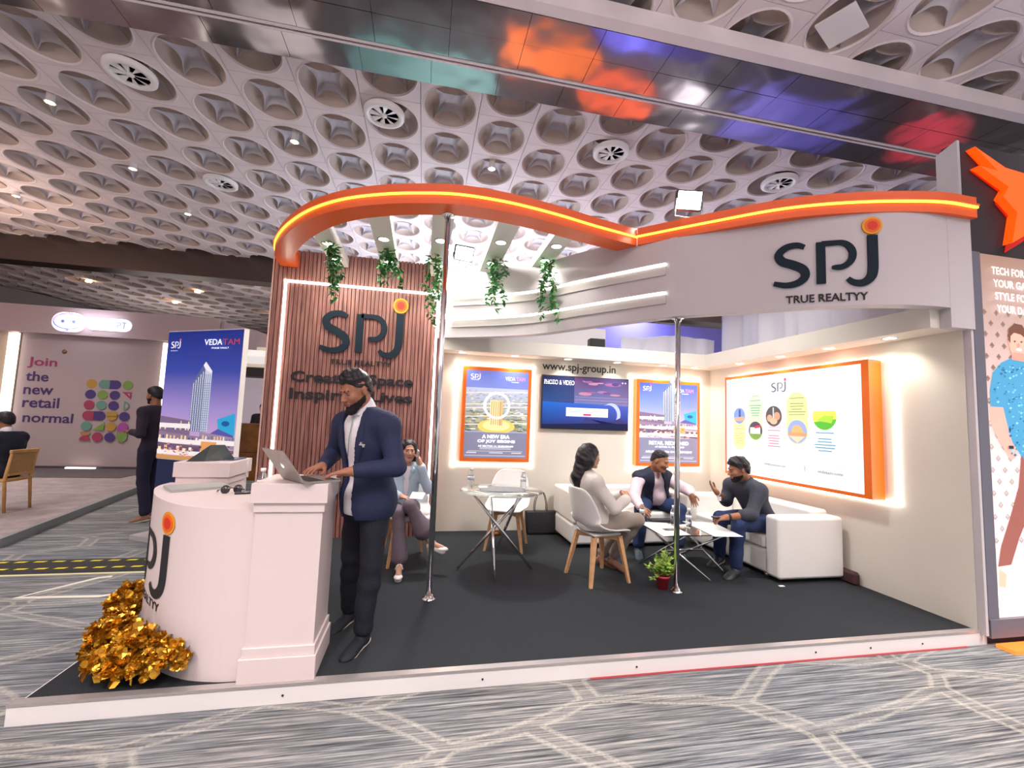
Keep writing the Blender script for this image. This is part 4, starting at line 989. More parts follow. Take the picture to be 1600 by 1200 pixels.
# ------------------------------------------------------------------ chairs (white shell, beech legs)
shellm = mat('white_shell_plastic', srgb('EDEBE8'), .35)
def shell_chair(x, y, a, lab, s=1.0):
    t = thing('shell_chair', lab, 'chair', (0, 0, 0), group='white shell chairs with beech legs')
    # seat shell: profile along v (front..back..top), local front is +y
    prof = [(.235, .425), (.225, .452), (.14, .445), (.02, .432), (-.10, .440), (-.17, .475), (-.205, .54), (-.225, .63), (-.245, .73), (-.262, .81), (-.268, .835)]
    wid = [.17, .205, .235, .245, .240, .235, .232, .225, .205, .165, .10]
    cur = [.0, .012, .03, .045, .06, .085, .10, .085, .06, .035, .02]   # side lift (forward / upward)
    v = []; f = []; n = 14
    for (py, pz), w_, c_ in zip(prof, wid, cur):
        for k in range(n + 1):
            u = -1 + 2 * k / n; lift = c_ * abs(u) ** 2.4
            isb = pz > .5
            v.append((w_ * u, py + (lift if isb else 0), pz + (0 if isb else lift)))
    m_ = n + 1
    for i in range(len(prof) - 1):
        for k in range(n): f.append((i * m_ + k, i * m_ + k + 1, (i + 1) * m_ + k + 1, (i + 1) * m_ + k))
    mb = MB(); mb.add(v, f, 0, True); sh = obj('seat_shell', mb, shellm, t); md = sh.modifiers.new('s', 'SUBSURF'); md.levels = md.render_levels = 1; md = sh.modifiers.new('t', 'SOLIDIFY'); md.thickness = .012; md.offset = 0
    mb = MB(); mb.bbox(-.15, .15, -.14, .16, .405, .43, .01); obj('cushion_plate', mb, shellm, t)
    fr = MB(); 
    for (a0, b0, a1, b1) in ((-.15, .15, .15, -.15), (.15, .15, -.15, -.15)):
        d = Vector((a1 - a0, b1 - b0, 0)).normalized(); nn = Vector((-d.y, d.x, 0)) * .014
        p = [Vector((a0, b0, .365)) + nn, Vector((a0, b0, .365)) - nn, Vector((a1, b1, .365)) - nn, Vector((a1, b1, .365)) + nn]
        fr.add([tuple(q) for q in p] + [tuple(q + Z * .04) for q in p], [(3, 2, 1, 0), (4, 5, 6, 7), (0, 1, 5, 4), (1, 2, 6, 5), (2, 3, 7, 6), (3, 0, 4, 7)])
    obj('cross_frame', fr, lwood, t)
    for sx in (-1, 1):
        for sy in (-1, 1):
            mb = MB(); top = Vector((sx * .135, sy * .135 + .005, .405)); bot = Vector((sx * .205, sy * .205, 0)); 
            vs = []
            for p, r_ in ((bot, .0125), (top, .021)):
                for q in ((-1, -1), (1, -1), (1, 1), (-1, 1)): vs.append(tuple(p + Vector((q[0] * r_, q[1] * r_, 0))))
            mb.add(vs, [(3, 2, 1, 0), (4, 5, 6, 7), (0, 1, 5, 4), (1, 2, 6, 5), (2, 3, 7, 6), (3, 0, 4, 7)]); obj('leg', mb, lwood, t)
    t.location = (x, y, 0); t.rotation_euler = (0, 0, a); t.scale = (s, s, s); return t
shell_chair(1.845, 1.985, math.pi + .22, 'white shell chair by the wood slat wall, woman on the phone sitting on it')
shell_chair(2.93, 2.34, math.pi - .35, 'empty white shell chair behind the round glass table')
shell_chair(3.59, 1.32, -math.pi / 2 + .22, 'white shell chair seen from behind, long haired woman sitting on it', 1.0)

# round glass table
gt = thing('glass_table', 'round glass table on crossed chrome legs left of the chrome legged group', 'table', (2.68, 1.62, 0))
gt['label'] = 'round glass table on crossed chrome legs, two water bottles on it'
TR = .40; cx, cy, zt = 2.72, 1.62, .735
obj('tabletop', MB().lathe([(.001, 0), (TR, 0), (TR + .003, .004), (TR, .009), (.001, .009)], (cx, cy, zt), 48), glass, gt)
legs = [((2.33, 1.645), (3.00, 1.66)), ((3.03, 1.56), (2.42, 1.60)), ((2.63, 1.27), (2.66, 1.93)), ((2.72, 1.95), (2.83, 1.32))]
for (a, b) in legs:
    ps = [Vector((a[0], a[1], .013)), Vector((b[0] - (b[0] - cx) * .05, b[1], zt - .012))]
    obj('leg', MB().tube(ps, .0135, 14), chrome, gt)
    obj('glass_pad', MB().lathe([(.02, 0), (.02, .012)], (ps[1].x, ps[1].y, zt - .012), 12), chrome, gt)
mb = MB(); mb.tube([(2.63, 1.62, .33), (2.73, 1.62, .34)], .03, 12); obj('joint', mb, mat('copper_joint', srgb('9A6A44'), .3, .8), gt)
bottle(2.42, 1.60, zt + .010, 'clear water bottle at the left edge of the round glass table', 1.05); bottle(2.93, 1.60, zt + .010, 'clear water bottle on the right of the round glass table', .95)
mb = MB(); mb.add([(2.50, 1.52, zt + .0105), (2.92, 1.46, zt + .0105), (2.98, 1.76, zt + .0105), (2.56, 1.85, zt + .0105)], [(0, 1, 2, 3)]); md_ = obj('newspaper', mb, mat('grey_print_sheet', srgb('7C8084'), .5, var=.5, nscale=20, stretch=(1, 6, 1))); md = md_.modifiers.new('t', 'SOLIDIFY'); md.thickness = .003; md.offset = 1; tag(md_, 'grey printed sheet spread on the round glass table', 'paper')
mb = MB(); mb.box(2.52, 2.60, 1.70, 1.80, zt + .015, zt + .018); tag(obj('card', mb, mat('paper_white', srgb('F4F4F2'), .6)), 'small white card on the round glass table', 'card')

# handbag
hb = thing('handbag', 'black leather tote bag with thin handles on the carpet by the back wall', 'bag', (3.47, 2.88, 0))
bm_ = mat('black_leather', (.018, .018, .022), .35, noise=.3, nscale=14)
v = []; 
for (z, hw, hd) in ((0.0, .17, .065), (.03, .185, .075), (.14, .195, .06), (.27, .20, .035), (.285, .20, .028)):
    for (sx, sy) in ((-1, -.7), (-.9, -1), (.9, -1), (1, -.7), (1, .7), (.9, 1), (-.9, 1), (-1, .7)): v.append((3.47 + sx * hw, 2.89 + sy * hd, z))
f = [tuple(range(8))[::-1]] + [(i * 8 + k, i * 8 + (k + 1) % 8, (i + 1) * 8 + (k + 1) % 8, (i + 1) * 8 + k) for i in range(4) for k in range(8)] + [tuple(range(32, 40))]
mb = MB(); mb.add(v, f, 0, False); obj('body', mb, bm_, hb)
for s_ in (-1, 1):
    y = 2.89 + s_ * .03; mb = MB(); mb.tube(catmull([(3.39, y, .26), (3.395, y, .38), (3.43, y + s_ * .0, .50), (3.47, y, .52), (3.51, y, .50), (3.545, y, .38), (3.55, y, .26)], 4), .005, 6); obj('handle', mb, bm_, hb)
for (a, b) in ((3.39, .235), (3.43, .245), (3.51, .245), (3.55, .235), (3.47, .24)):
    mb = MB(); mb.lathe([(.007, 0), (.001, .004)], (0, 0, 0), 10); mb.v = [(p[0] + a, 2.853 - p[2], p[1] + b) for p in mb.v]; obj('rivet', mb, chrome, hb)

# ------------------------------------------------------------------ sofas
def sofa(name, lab, parts):
    t = thing(name, lab, 'sofa', (parts[0][1][0], parts[0][1][2], 0), group='white leatherette sofas')
    for nm, a in parts:
        mb = MB(); mb.bbox(*a, .022); o = obj(nm, mb, leather, t); md = o.modifiers.new('b', 'BEVEL'); md.width = .012; md.segments = 2
    for (x, y) in ((parts[0][1][0] + .05, parts[0][1][2] + .05), (parts[0][1][1] - .05, parts[0][1][2] + .05), (parts[0][1][0] + .05, parts[0][1][3] - .05), (parts[0][1][1] - .05, parts[0][1][3] - .05)):
        obj('foot', MB().lathe([(.02, 0), (.025, .035)], (x, y, 0), 10), mat('sofa_foot', (.6, .6, .62), .3, .8), t)
sofa('sofa', 'white leather sofa along the back wall, man in a vest on it', [('base', (3.66, 5.10, 2.22, 2.95, .035, .27)), ('seat', (3.86, 4.92, 2.20, 2.78, .27, .40)), ('backrest', (3.66, 5.10, 2.76, 2.96, .27, .62)), ('armrest', (3.66, 3.86, 2.20, 2.76, .27, .62)), ('armrest', (4.92, 5.12, 2.20, 2.76, .27, .61))])
sofa('sofa', 'white leather sofa along the right wall, man in a dark shirt on it', [('base', (5.26, 5.99, 1.157, 2.44, .035, .27)), ('seat', (5.24, 5.80, 1.16, 2.26, .27, .39)), ('backrest', (5.78, 5.99, 1.157, 2.44, .27, .64)), ('armrest', (5.24, 5.97, .975, 1.155, .035, .605)), ('armrest', (5.24, 5.78, 2.26, 2.44, .27, .61))])

# low glass table with scissor legs
ct = thing('low_glass_table', 'low square glass table on crossed chrome legs between the sofas', 'table', (4.55, 1.4, 0))
ctz = .42; mb = MB(); mb.bbox(4.13, 4.93, 1.08, 1.72, ctz, ctz + .009, .003); obj('tabletop', mb, glass, ct)
for a, b in (((4.17, 1.62, .012), (4.40, 1.14, ctz)), ((4.61, 1.10, .012), (4.22, 1.66, ctz)), ((4.45, 1.66, .012), (4.82, 1.14, ctz)), ((4.87, 1.20, .012), (4.62, 1.66, ctz))):
    obj('leg', MB().tube([a, b], .011, 12), chrome, ct)
mb = MB(); mb.tube([(4.30, 1.38, .21), (4.74, 1.40, .21)], .012, 10); obj('crossbar', mb, chrome, ct)
def sheet(name, lab, q, z, m, bend=0, th=.002, cat='paper'):
    n = 8; v = []; f = []
    q = [np.array(p, float) for p in q]
    for i in range(n + 1):
        for j in (0, 1):
            s = i / n; p = (q[0] * (1 - s) + q[1] * s) * (1 - j) + (q[3] * (1 - s) + q[2] * s) * j
            v.append((p[0], p[1], z + bend * (max(0, s - .45)) ** 2))
    for i in range(n): f.append((2 * i, 2 * i + 2, 2 * i + 3, 2 * i + 1))
    mb = MB(); mb.add(v, f, 0, True); o = obj(name, mb, m); md = o.modifiers.new('t', 'SOLIDIFY'); md.thickness = th; md.offset = 1; return tag(o, lab, cat)
pw = MATS['paper_white']
sheet('brochure', 'white brochure on the left part of the low glass table', [(4.11, 1.06), (4.40, 1.09), (4.44, 1.55), (4.16, 1.62)], ctz + .011, pw)
sheet('paper_sheet', 'white sheet of paper hanging off the right front corner of the low glass table', [(4.66, 1.62), (4.60, 1.02), (4.88, 1.00), (4.97, 1.55)], ctz + .011, pw, bend=0)
mb = MB(); mb.bbox(4.24, 4.36, 1.24, 1.30, ctz + .0135, ctz + .0215, .002); tag(obj('phone', mb, mat('phone_back', (.12, .12, .14), .2)), 'dark phone lying on the white brochure', 'phone')
mb = MB(); mb.bbox(4.30, 4.62, 1.60, 1.70, ctz + .010, ctz + .028, .003); tag(obj('notebook', mb, mat('dark_cover', (.03, .03, .035), .4)), 'dark notebook at the back of the low glass table', 'notebook')
bottle(4.23, 1.68, ctz + .010, 'clear water bottle on the low table by the vest man\'s hand', .92); bottle(4.48, 1.50, ctz + .010, 'clear water bottle in the middle of the low table', .95); bottle(4.56, 1.36, ctz + .010, 'clear water bottle half hidden by the right chrome pole', .95)

# potted plant
pt = thing('potted_plant', 'small bushy green plant in a red pot by the right chrome pole', 'plant', (4.07, 1.0, 0))
px_, py_ = 4.075, 1.01
obj('pot', MB().lathe([(.040, .0), (.044, .0), (.058, .095), (.062, .095), (.064, .115), (.056, .115), (.052, .09), (.001, .088)], (px_, py_, 0), 20), mat('red_pot', srgb('C03A44'), .4), pt)
st = MB(); lf = MB(); r = random.Random(9)
for k in range(46):
    a = r.uniform(0, 6.28); sp_ = r.uniform(.01, .15); hh = r.uniform(.17, .35) - sp_ * .55
    e = Vector((px_ + sp_ * math.cos(a), py_ + sp_ * math.sin(a) * .8, hh)); b0 = Vector((px_, py_, .09)); mdp = (b0 + e) / 2 + Vector((0, 0, .03)); st.tube([b0, mdp, e], .002, 4)
    for _ in range(13):
        tt = r.uniform(.35, 1.02); p = b0.lerp(e, tt) + Vector((0, 0, .03 * (1 - tt))); leaf(lf, p, (r.uniform(-1, 1), r.uniform(-1, 1), r.uniform(-.2, 1)), (0, 0, 1), r.uniform(.028, .044), r.uniform(.010, .015))
obj('stem', st, vinem, pt); tag(obj('foliage', lf, leafy, pt), kind='stuff')
mb = MB(); mb.box(5.20, 5.25, .925, .95, .001, .006); tag(obj('paper_scrap', mb, pw), 'scrap of white paper on the carpet by the right sofa corner', 'paper')
bg_ = thing('cable_bundle', 'dark bundle tucked between the right sofa and the wall', 'bag', (5.98, 1.0, 0))
mb = MB(); mb.bbox(5.95, 6.02, .86, 1.06, 0, .12, .02); obj('body', mb, mat('maroon_cloth', srgb('4A2C30'), .8), bg_)

# ------------------------------------------------------------------ standing banner (totem) beyond the counter
tt_ = thing('standing_banner', 'tall blue standing banner with a tower picture, behind the counter', 'banner', (-.58, 3.0, -.1))
A0, A1 = np.array((-1.09, 3.30)), np.array((-.06, 2.72)); ud = (A1 - A0); TWd = np.linalg.norm(ud); ud /= TWd; nd = np.array((ud[1], -ud[0])); 
if nd[1] > 0: nd = -nd
def quadbox(name, s0, s1, t0, t1, z0, z1, m, par):
    c = [A0 + ud * s + (-nd) * t for s, t in ((s0, t0), (s1, t0), (s1, t1), (s0, t1))]
    mb = MB(); mb.prism([tuple(p) for p in c][::1], z0, z1); return obj(name, mb, m, par)
quadbox('panel', 0, TWd, .0, .065, .82, 2.33, white, tt_); quadbox('lower_panel', .0, TWd, .01, .055, -.02, .82, mat('navy_board', srgb('23305C'), .5), tt_)
quadbox('foot', -.16, TWd - .02, -.10, .26, -.1, -.05, mat('grey_foot', srgb('B4B0B2'), .5), tt_)
P = Print((*(A0 + nd * .0015), .83), (*ud, 0), (0, 0, 1), (*nd, 0)); w, h = TWd, 1.49
building_scene(P, w, h, .0, True)
P.rect(w * .02, h * .965, w * .98, h * .967, '3444A0')
P.z += .001
print_logo(P, w * .05, h * .87, h * .05, 'FFFFFF', 'F06060'); P.rect(w * .05, h * .845, w * .15, h * .849, 'E0E0F0')
P.rect(0, 0, w, h * .03, 'C89858'); P.build('print', colour_attr_mat('banner_print', es=.35), tt_)
def tn(x, y, z): p = A0 + ud * x + nd * (z + .016); return (p[0], p[1], .83 + y)
text('lettering', 'VEDA', wt, tt_, 0, 0, 0, width=w * .25, height=h * .045, ext=.0005, fn=lambda x, y, z: tn(w * .50 + x, h * .88 + y, z)) if 0 else None
for s_, x_, ww, hh, yy, m_ in (('VEDA', .52, .23, .045, .885, wt), ('TAM', .76, .21, .045, .885, mat('print_red', srgb('C8485C'), .5, emit=srgb('C8485C'), es=.3)), ('PHASE VAULT', .62, .22, .012, .855, wt)):
    text('lettering', s_, m_, tt_, (0, 0, 0), (1, 0, 0), (0, 0, 1), width=w * ww, height=h * hh, ext=.0005, fn=(lambda X_, Y_: (lambda x, y, z: tn(w * X_ + x, h * Y_ + y, z)))(x_, yy))

# cable cover with yellow dashes and pale taped outline on the floor
cb = thing('cable_cover', 'black floor cable cover with two rows of yellow dashes left of the counter', 'cable cover', (-2, 2.3, -.1))
mb = MB(); v = []; prof_ = [(2.17, -.0995), (2.22, -.082), (2.46, -.082), (2.58, -.0995)]
for x in (-7, .05): v += [(x, y, z) for y, z in prof_]
mb.add(v, [(0, 1, 5, 4), (1, 2, 6, 5), (2, 3, 7, 6), (3, 2, 1, 0), (4, 5, 6, 7), (0, 4, 7, 3)]); obj('ramp', mb, mat('dark_rubber', srgb('302E2E'), .8, var=.3, nscale=60), cb)
ye = mat('yellow_paint', srgb('E8D820'), .6); mb = MB()
for k in range(44):
    x = -6.6 + k * .152
    for y in (2.24, 2.50):
        m1 = MB(); m1.add([(x, y, -.0812 if y < 2.47 else -.0845), (x + .085, y, -.0812 if y < 2.47 else -.0845), (x + .10, y + .035, -.0812 if y < 2.44 else -.089), (x + .015, y + .035, -.0812 if y < 2.44 else -.089)], [(0, 1, 2, 3)])
        if y > 2.4: m1.v = [(a, b - .055, -.0812) for a, b, c in m1.v]
        obj('dash', m1, ye, cb)
mb = MB(); mb.box(-7, .02, 2.12, 2.155, -.0995, -.096); tag(obj('floor_tape', mb, mat('cream_tape', srgb('D8D4A8'), .7)), 'long cream tape line in front of the cable cover', 'tape')
mb = MB(); mb.wall([(-.70, 2.06), (-.80, 2.03), (-1.10, 1.60), (-.50, 1.56), (-.42, 1.60), (-.22, 1.98)], -.0995, -.0965, .045); tag(obj('floor_outline', mb, mat('white_tape', srgb('DEDACC'), .7)), 'cream taped corner outline on the hall carpet', 'tape')

# ------------------------------------------------------------------ left neighbour stand
ls = thing('neighbour_stand', 'mauve white neighbouring stand with a lit speech bubble sign at the far left', 'stand', (-5, 8, -.1))
mauve = mat('mauve_white_board', srgb('B4A2A4'), .7); mauve2 = mat('header_board', srgb('C4B0B2'), .65)
pf = MB(); pf.prism([(-2.35, 3.0), (-3.05, 6.6), (-3.4, 9.1), (-12, 9.1), (-12, 3.0)], -.1, -.02); obj('deck', pf, mat('pale_stand_floor', srgb('9C8E8E'), .7, var=.15, nscale=6), ls)
mb = MB(); mb.wall([(-2.33, 3.0), (-3.03, 6.6), (-3.38, 9.1)], -.1, -.005, -.05); obj('edge_strip', mb, mat('grey_edge', srgb('8C9090'), .5, .2), ls)
pf = MB(); pf.box(-11, -3.9, 7.6, 9.05, -.019, -.012); obj('carpet', pf, mat('dark_grey_rug', srgb('5A5256'), .9, var=.3, nscale=8, stretch=(1, 8, 1)), ls)
mb = MB(); mb.box(-6.95, -4.1, 9.1, 9.25, -.02, 3.0); obj('wall_board', mb, mauve, ls)
mb = MB(); mb.box(-12, -2.95, 8.98, 9.3, 2.98, 3.6); mb.wall([(-2.95, 9.02), (-2.55, 9.9), (-2.45, 10.6)], 2.9, 3.52, -.1); obj('header', mb, mauve2, ls)
lw = mat('warm_strip_light', (1, .95, .85), .5, emit=(1, .93, .82), es=1.6)
mb = MB(); mb.box(-7.5, -6.98, 9.05, 9.2, -.02, 2.98); obj('left_board', mb, mat('warm_panel', srgb('D8C4AC'), .6), ls)
mb = MB(); mb.box(-7.12, -6.96, 8.98, 9.06, .9, 2.95); obj('lit_post', mb, lw, ls)
mb = MB(); mb.box(-4.12, -4.0, 9.0, 9.08, .2, 2.93); obj('lit_post', mb, lw, ls)
mb = MB(); mb.box(-6.9, -4.15, 9.03, 9.1, -.02, .03); obj('skirting', mb, mat('dark_skirting', srgb('4C4446'), .5), ls)
mb = MB(); mb.box(-5.75, -5.2, 8.95, 9.02, -.01, .02); obj('floor_light', mb, lw, ls)
# lit sign
hal = mat('halo_white', (1, 1, 1), .5, emit=(.80, .82, 1), es=.75)
hs = thing('lit_sign', 'glowing white sign with a speech bubble face and lettering on the left header', 'sign', (-5.4, 8.95, 3.3))
def pillmesh(x0, x1, z0, z1, y0, y1):
    r_ = (z1 - z0) / 2; pts = [(x1 - r_ + r_ * math.sin(math.pi * k / 12), z0 + r_ - r_ * math.cos(math.pi * k / 12)) for k in range(13)] + [(x0 + r_ - r_ * math.sin(math.pi * k / 12), z0 + r_ + r_ * math.cos(math.pi * k / 12)) for k in range(13)]
    n_ = len(pts); mb = MB(); mb.add([(a, y0, b) for a, b in pts] + [(a, y1, b) for a, b in pts], [tuple(range(n_)), tuple(range(n_, 2 * n_))[::-1]] + [(i, n_ + i, n_ + (i + 1) % n_, (i + 1) % n_) for i in range(n_)]); return mb
obj('bubble_board', pillmesh(-6.32, -5.68, 3.04, 3.48, 8.93, 8.98), hal, hs)
obj('name_board', pillmesh(-5.68, -4.78, 3.12, 3.41, 8.94, 8.98), hal, hs)
P = Print((-6.325, 8.928, 3.04), (1, 0, 0), (0, 0, 1), (0, -1, 0), .0015)
n_ = 40
for k in range(n_):
    a0, a1 = 2 * math.pi * k / n_, 2 * math.pi * (k + 1) / n_; c = '7C88E0' if .5 < (k / n_) < .9 else ('9C80D0' if k / n_ < .35 else 'C0A0D8')
    P.poly([(.325 + q * .27 * math.cos(t), .235 + q * .165 * math.sin(t)) for q, t in ((1, a0), (1.12, a0), (1.12, a1), (1, a1))], c, k == 0)
P.poly([(.25, .08), (.36, .07), (.33, .0)], '8C98E8'); P.disc(.22, .23, .036, '6870B0'); P.disc(.43, .23, .036, '6870B0'); P.ring(.22, .23, .07, .012, 'B0B4E8'); P.ring(.43, .23, .07, .012, 'B0B4E8'); P.rect(.318, .42, .332, .46, 'C05080'); 
P.build('bubble_face', colour_attr_mat('lit_sign_print', es=.7), hs)
text('lettering', 'RetailGPT', mat('sign_grey', srgb('9AA0B8'), .5, emit=srgb('8C94B4'), es=.15), hs, (-5.62, 8.936, 3.185), (1, 0, 0), (0, 0, 1), width=.76, height=.15, ext=.004)
area('sign_glow', (-5.5, 8.75, 3.3), (-5.5, 9, 3.3), .9, 3, (.85, .85, 1), .3)
# slogan and shapes
sl_ = thing('wall_slogan', 'five line purple slogan on the mauve wall at the far left', 'lettering', (-6.0, 9.1, 1.5))
pinky = mat('slogan_pink', srgb('9C3C64'), .6); purp = mat('slogan_purple', srgb('4A3468'), .6)
for s_, x_, z_, w_, h_, m_ in (('Join', -6.67, 2.27, .56, .25, pinky), ('the', -6.67, 1.98, .43, .22, purp), ('new', -6.68, 1.68, .56, .16, purp), ('retail', -6.67, 1.39, .69, .23, purp), ('normal', -6.63, 1.06, .95, .22, purp)):
    text('lettering', s_, m_, sl_, (x_ - .12, 9.098, z_ - .08), (1, 0, 0), (0, 0, 1), width=w_, height=h_, bold=.016, ext=.004)
ar = thing('shape_mural', 'grid of coloured circles and pills on the mauve wall', 'mural', (-4.9, 9.1, 1.3))
P = Print((-5.66, 9.098, .52), (.83, 0, 0), (0, 0, .83), (0, -1, 0), .001)
g = .29; cols = {'y': 'B8903C', 'p': '4C3878', 'g': '7C9C4C', 't': '689488', 'r': 'A83C5C', 'o': 'B08050', 'm': 'A8509C'}
rows = ['yttpg', 'pgp.', 'rtp.', 'rpyp', 't.ym', 'rrpg']
lay = [('y', 'T', 'T', 'g'), ('p', 'g', 'p', 'a'), ('r', 't', 'p', 'd'), ('R', 'R', 'y', 'p'), ('t', 'w', 'y', 'm'), ('h', 'r', 'p', 'g')]
for j, row in enumerate(lay):
    for i, k in enumerate(row):
        x, y = .17 + i * g, 1.66 - j * g
        if k in cols: P.disc(x, y, .125, cols[k])
        elif k == 'T': P.disc(x, y, .125, cols['t'] if i == 1 else cols['p']); P.rect(x if i == 1 else x - .15, y - .12, x + .15 if i == 1 else x, y + .12, cols['t'] if i == 1 else cols['p'])
        elif k == 'R': P.disc(x, y, .125, cols['r'] if i == 0 else cols['p']); P.rect(x if i == 0 else x - .15, y - .12, x + .15 if i == 0 else x, y + .12, cols['r'] if i == 0 else cols['p'])
        elif k == 'a': P.poly([(x - .12, y + .10), (x + .12, y + .10), (x + .10, y - .10)], cols['r']); P.poly([(x + .01, y + .06), (x + .07, y + .06), (x + .07, y - .02)], 'B4A2A4')
        elif k == 'd': P.disc(x - .04, y, .13, cols['t'], a0=-90, a1=90); P.disc(x - .0, y, .06, 'B4A2A4', a0=-90, a1=90)
        elif k == 'w': P.poly([(x - .14, y - .11), (x + .13, y - .11), (x + .13, y + .12)], cols['g'])
        elif k == 'h': P.disc(x, y - .10, .13, cols['r'], a0=0, a1=180); P.disc(x, y + .13, .12, cols['o'], a0=180, a1=360, ry=.1)
P.rect(.17 + 3 * g - .125, 1.66 - 5 * g, .17 + 3 * g + .125, 1.66 - 4.5 * g, cols['g']); P.rect(.17 + 3 * g - .125, 1.66 - 4.5 * g, .17 + 3 * g + .125, 1.66 - 4 * g, cols['m']); P.rect(.17 + 2 * g - .12, 1.66 - 3 * g, .17 + 2 * g + .12, 1.66 - 2.6 * g, cols['y'])
P.build('print', flat, ar)
mb = MB(); mb.lathe([(.05, 0), (.001, .01)], (0, 0, 0), 14); mb.v = [(p[0] - 6.12, 9.095 - p[2], p[1] + 2.60) for p in mb.v]; tag(obj('round_knob', mb, mat('tan_knob', srgb('907050'), .5)), 'small round tan knob high on the mauve wall', 'knob')
# wooden cabinet and white stand beyond, between banner and slat wall
cbn = thing('wooden_cabinet', 'brown wooden cabinet seen between the blue banner and the slat wall', 'cabinet', (-1.9, 8.2, -.1))
brown = mat('amber_wood', srgb('7A4C18'), .45, var=.35, nscale=3)
mb = MB(); mb.box(-2.25, -1.0, 8.0, 8.5, -.1, 1.13); obj('body', mb, brown, cbn)
for a in ((-.05, .50), (.52, 1.10)):
    mb = MB(); mb.box(-2.23, -1.02, 7.985, 8.0, a[0], a[1]); obj('door', mb, brown, cbn)
mb = MB(); mb.box(-3.6, .2, 11.2, 11.3, -.1, 3.1); tag(obj('far_panel', mb, mat('far_lilac', srgb('E4D8E4'), .6, emit=(.9, .8, .9), es=.12)), 'pale lilac wall of a stand seen past the blue banner', 'panel')
mb = MB(); mb.box(-3.4, -.2, 10.0, 10.6, 2.32, 2.56); tag(obj('dark_header', mb, mat('dark_header', srgb('3C3638'), .6)), 'dark grey header strip past the blue banner', 'header')
mb = MB(); mb.box(-3.4, -.2, 9.95, 10.65, 2.57, 3.1); tag(obj('cream_header', mb, mat('cream_header', srgb('F0DCC4'), .6, emit=(1, .85, .7), es=.25)), 'cream lit header above the dark strip past the banner', 'header')

# ------------------------------------------------------------------ right neighbour stand
blk = mat('black_fascia_board', srgb('26242C'), .6, var=.1, nscale=3)
rs = thing('right_stand', 'black stand front at the right edge carrying an orange star', 'stand', (7, 0, -.1))
mb = MB(); mb.box(6.10, 9, .02, .13, 2.885, 3.82); obj('header', mb, blk, rs)
mb = MB(); mb.box(6.12, 9, .0, .3, -.1, 2.885); obj('front_board', mb, blk, rs)
mb = MB(); mb.box(6.035, 6.062, -.02, .13, 3.12, 3.80); mb.v = [(a, b, c - (.0 if b < 0 else .05) if c > 3.5 else c) for a, b, c in mb.v]; obj('side_fin', mb, mat('pale_grey_fin', srgb('B4B6BC'), .6), rs)
for z in (3.70, 3.62):
    mb = MB(); mb.lathe([(.006, 0), (.001, .004)], (0, 0, 0), 8); mb.v = [(p[0] + 6.115, .018 - p[2], p[1] + z) for p in mb.v]; obj('rivet', mb, chrome, rs)
star = thing('star_emblem', 'glowing orange spiky star emblem on the black header', 'emblem', (6.8, -.03, 3.4))
so = mat('star_orange', srgb('FF5A10'), .4, emit=srgb('FF4A08'), es=.9)
pts = [(6.185, 3.755), (6.50, 3.625), (6.80, 3.60), (7.15, 3.72), (7.0, 3.50), (7.35, 3.36), (6.98, 3.33), (7.05, 3.02), (6.84, 3.20), (6.72, 3.10), (6.53, 2.995), (6.60, 3.26), (6.46, 3.375), (6.525, 3.465), (6.22, 3.60), (6.42, 3.585)]
mb = MB(); n_ = len(pts); mb.add([(a, -.045, b) for a, b in pts] + [(a, .018, b) for a, b in pts], [tuple(range(n_))[::-1], tuple(range(n_, 2 * n_))] + [(i, (i + 1) % n_, n_ + (i + 1) % n_, n_ + i) for i in range(n_)]); obj('star', mb, so, star)
mb = MB(); cx_, cz_ = 6.78, 3.38; mb.add([(cx_ + .02 + (a - cx_) * 1.04, .012, cz_ - .03 + (b - cz_) * 1.08) for a, b in pts] + [(cx_ + .02 + (a - cx_) * 1.04, .018, cz_ - .03 + (b - cz_) * 1.08) for a, b in pts], [tuple(range(n_))[::-1], tuple(range(n_, 2 * n_))]); obj('glow_edge', mb, mat('star_glow', srgb('B01808'), .5, emit=srgb('C02008'), es=.35), star)
ls2 = thing('video_wall', 'tall lit screen at the right edge with a smiling man in a blue shirt', 'screen', (7, -.02, 0))
mb = MB(); mb.box(6.085, 6.185, -.04, .0, .06, 2.88); mb.box(6.085, 8.6, -.05, .0, -.04, .09); obj('frame', mb, mat('grey_frame', srgb('6C6C78'), .5), ls2)
P = Print((6.185, -.022, .09), (1, 0, 0), (0, 0, 1), (0, -1, 0), .0006); w, h = 1.5, 2.79
P.grad(0, 0, w, h * .18, 'F8D8CC', 'F0D4CC'); P.grad(0, h * .18, w, h, 'FAE4E4', '9C7C6C')
P.z += P.step
for j in range(22):
    for i in range(12):
        x, y = .04 + i * .125 + (.062 if j % 2 else 0), h * .20 + j * .088
        if y > h * .86: continue
        q = j / 22; r_ = .026
        P.poly([(x - r_, y), (x, y - r_), (x + r_, y), (x, y + r_)], '8C7468' if q > .5 else 'A89C9C', False); P.poly([(x - r_ * .5, y + .004), (x, y - r_ * .4), (x + r_ * .5, y + .004), (x, y + r_ * .6)], 'F4E8E0' if q < .6 else 'B89C8C', False)
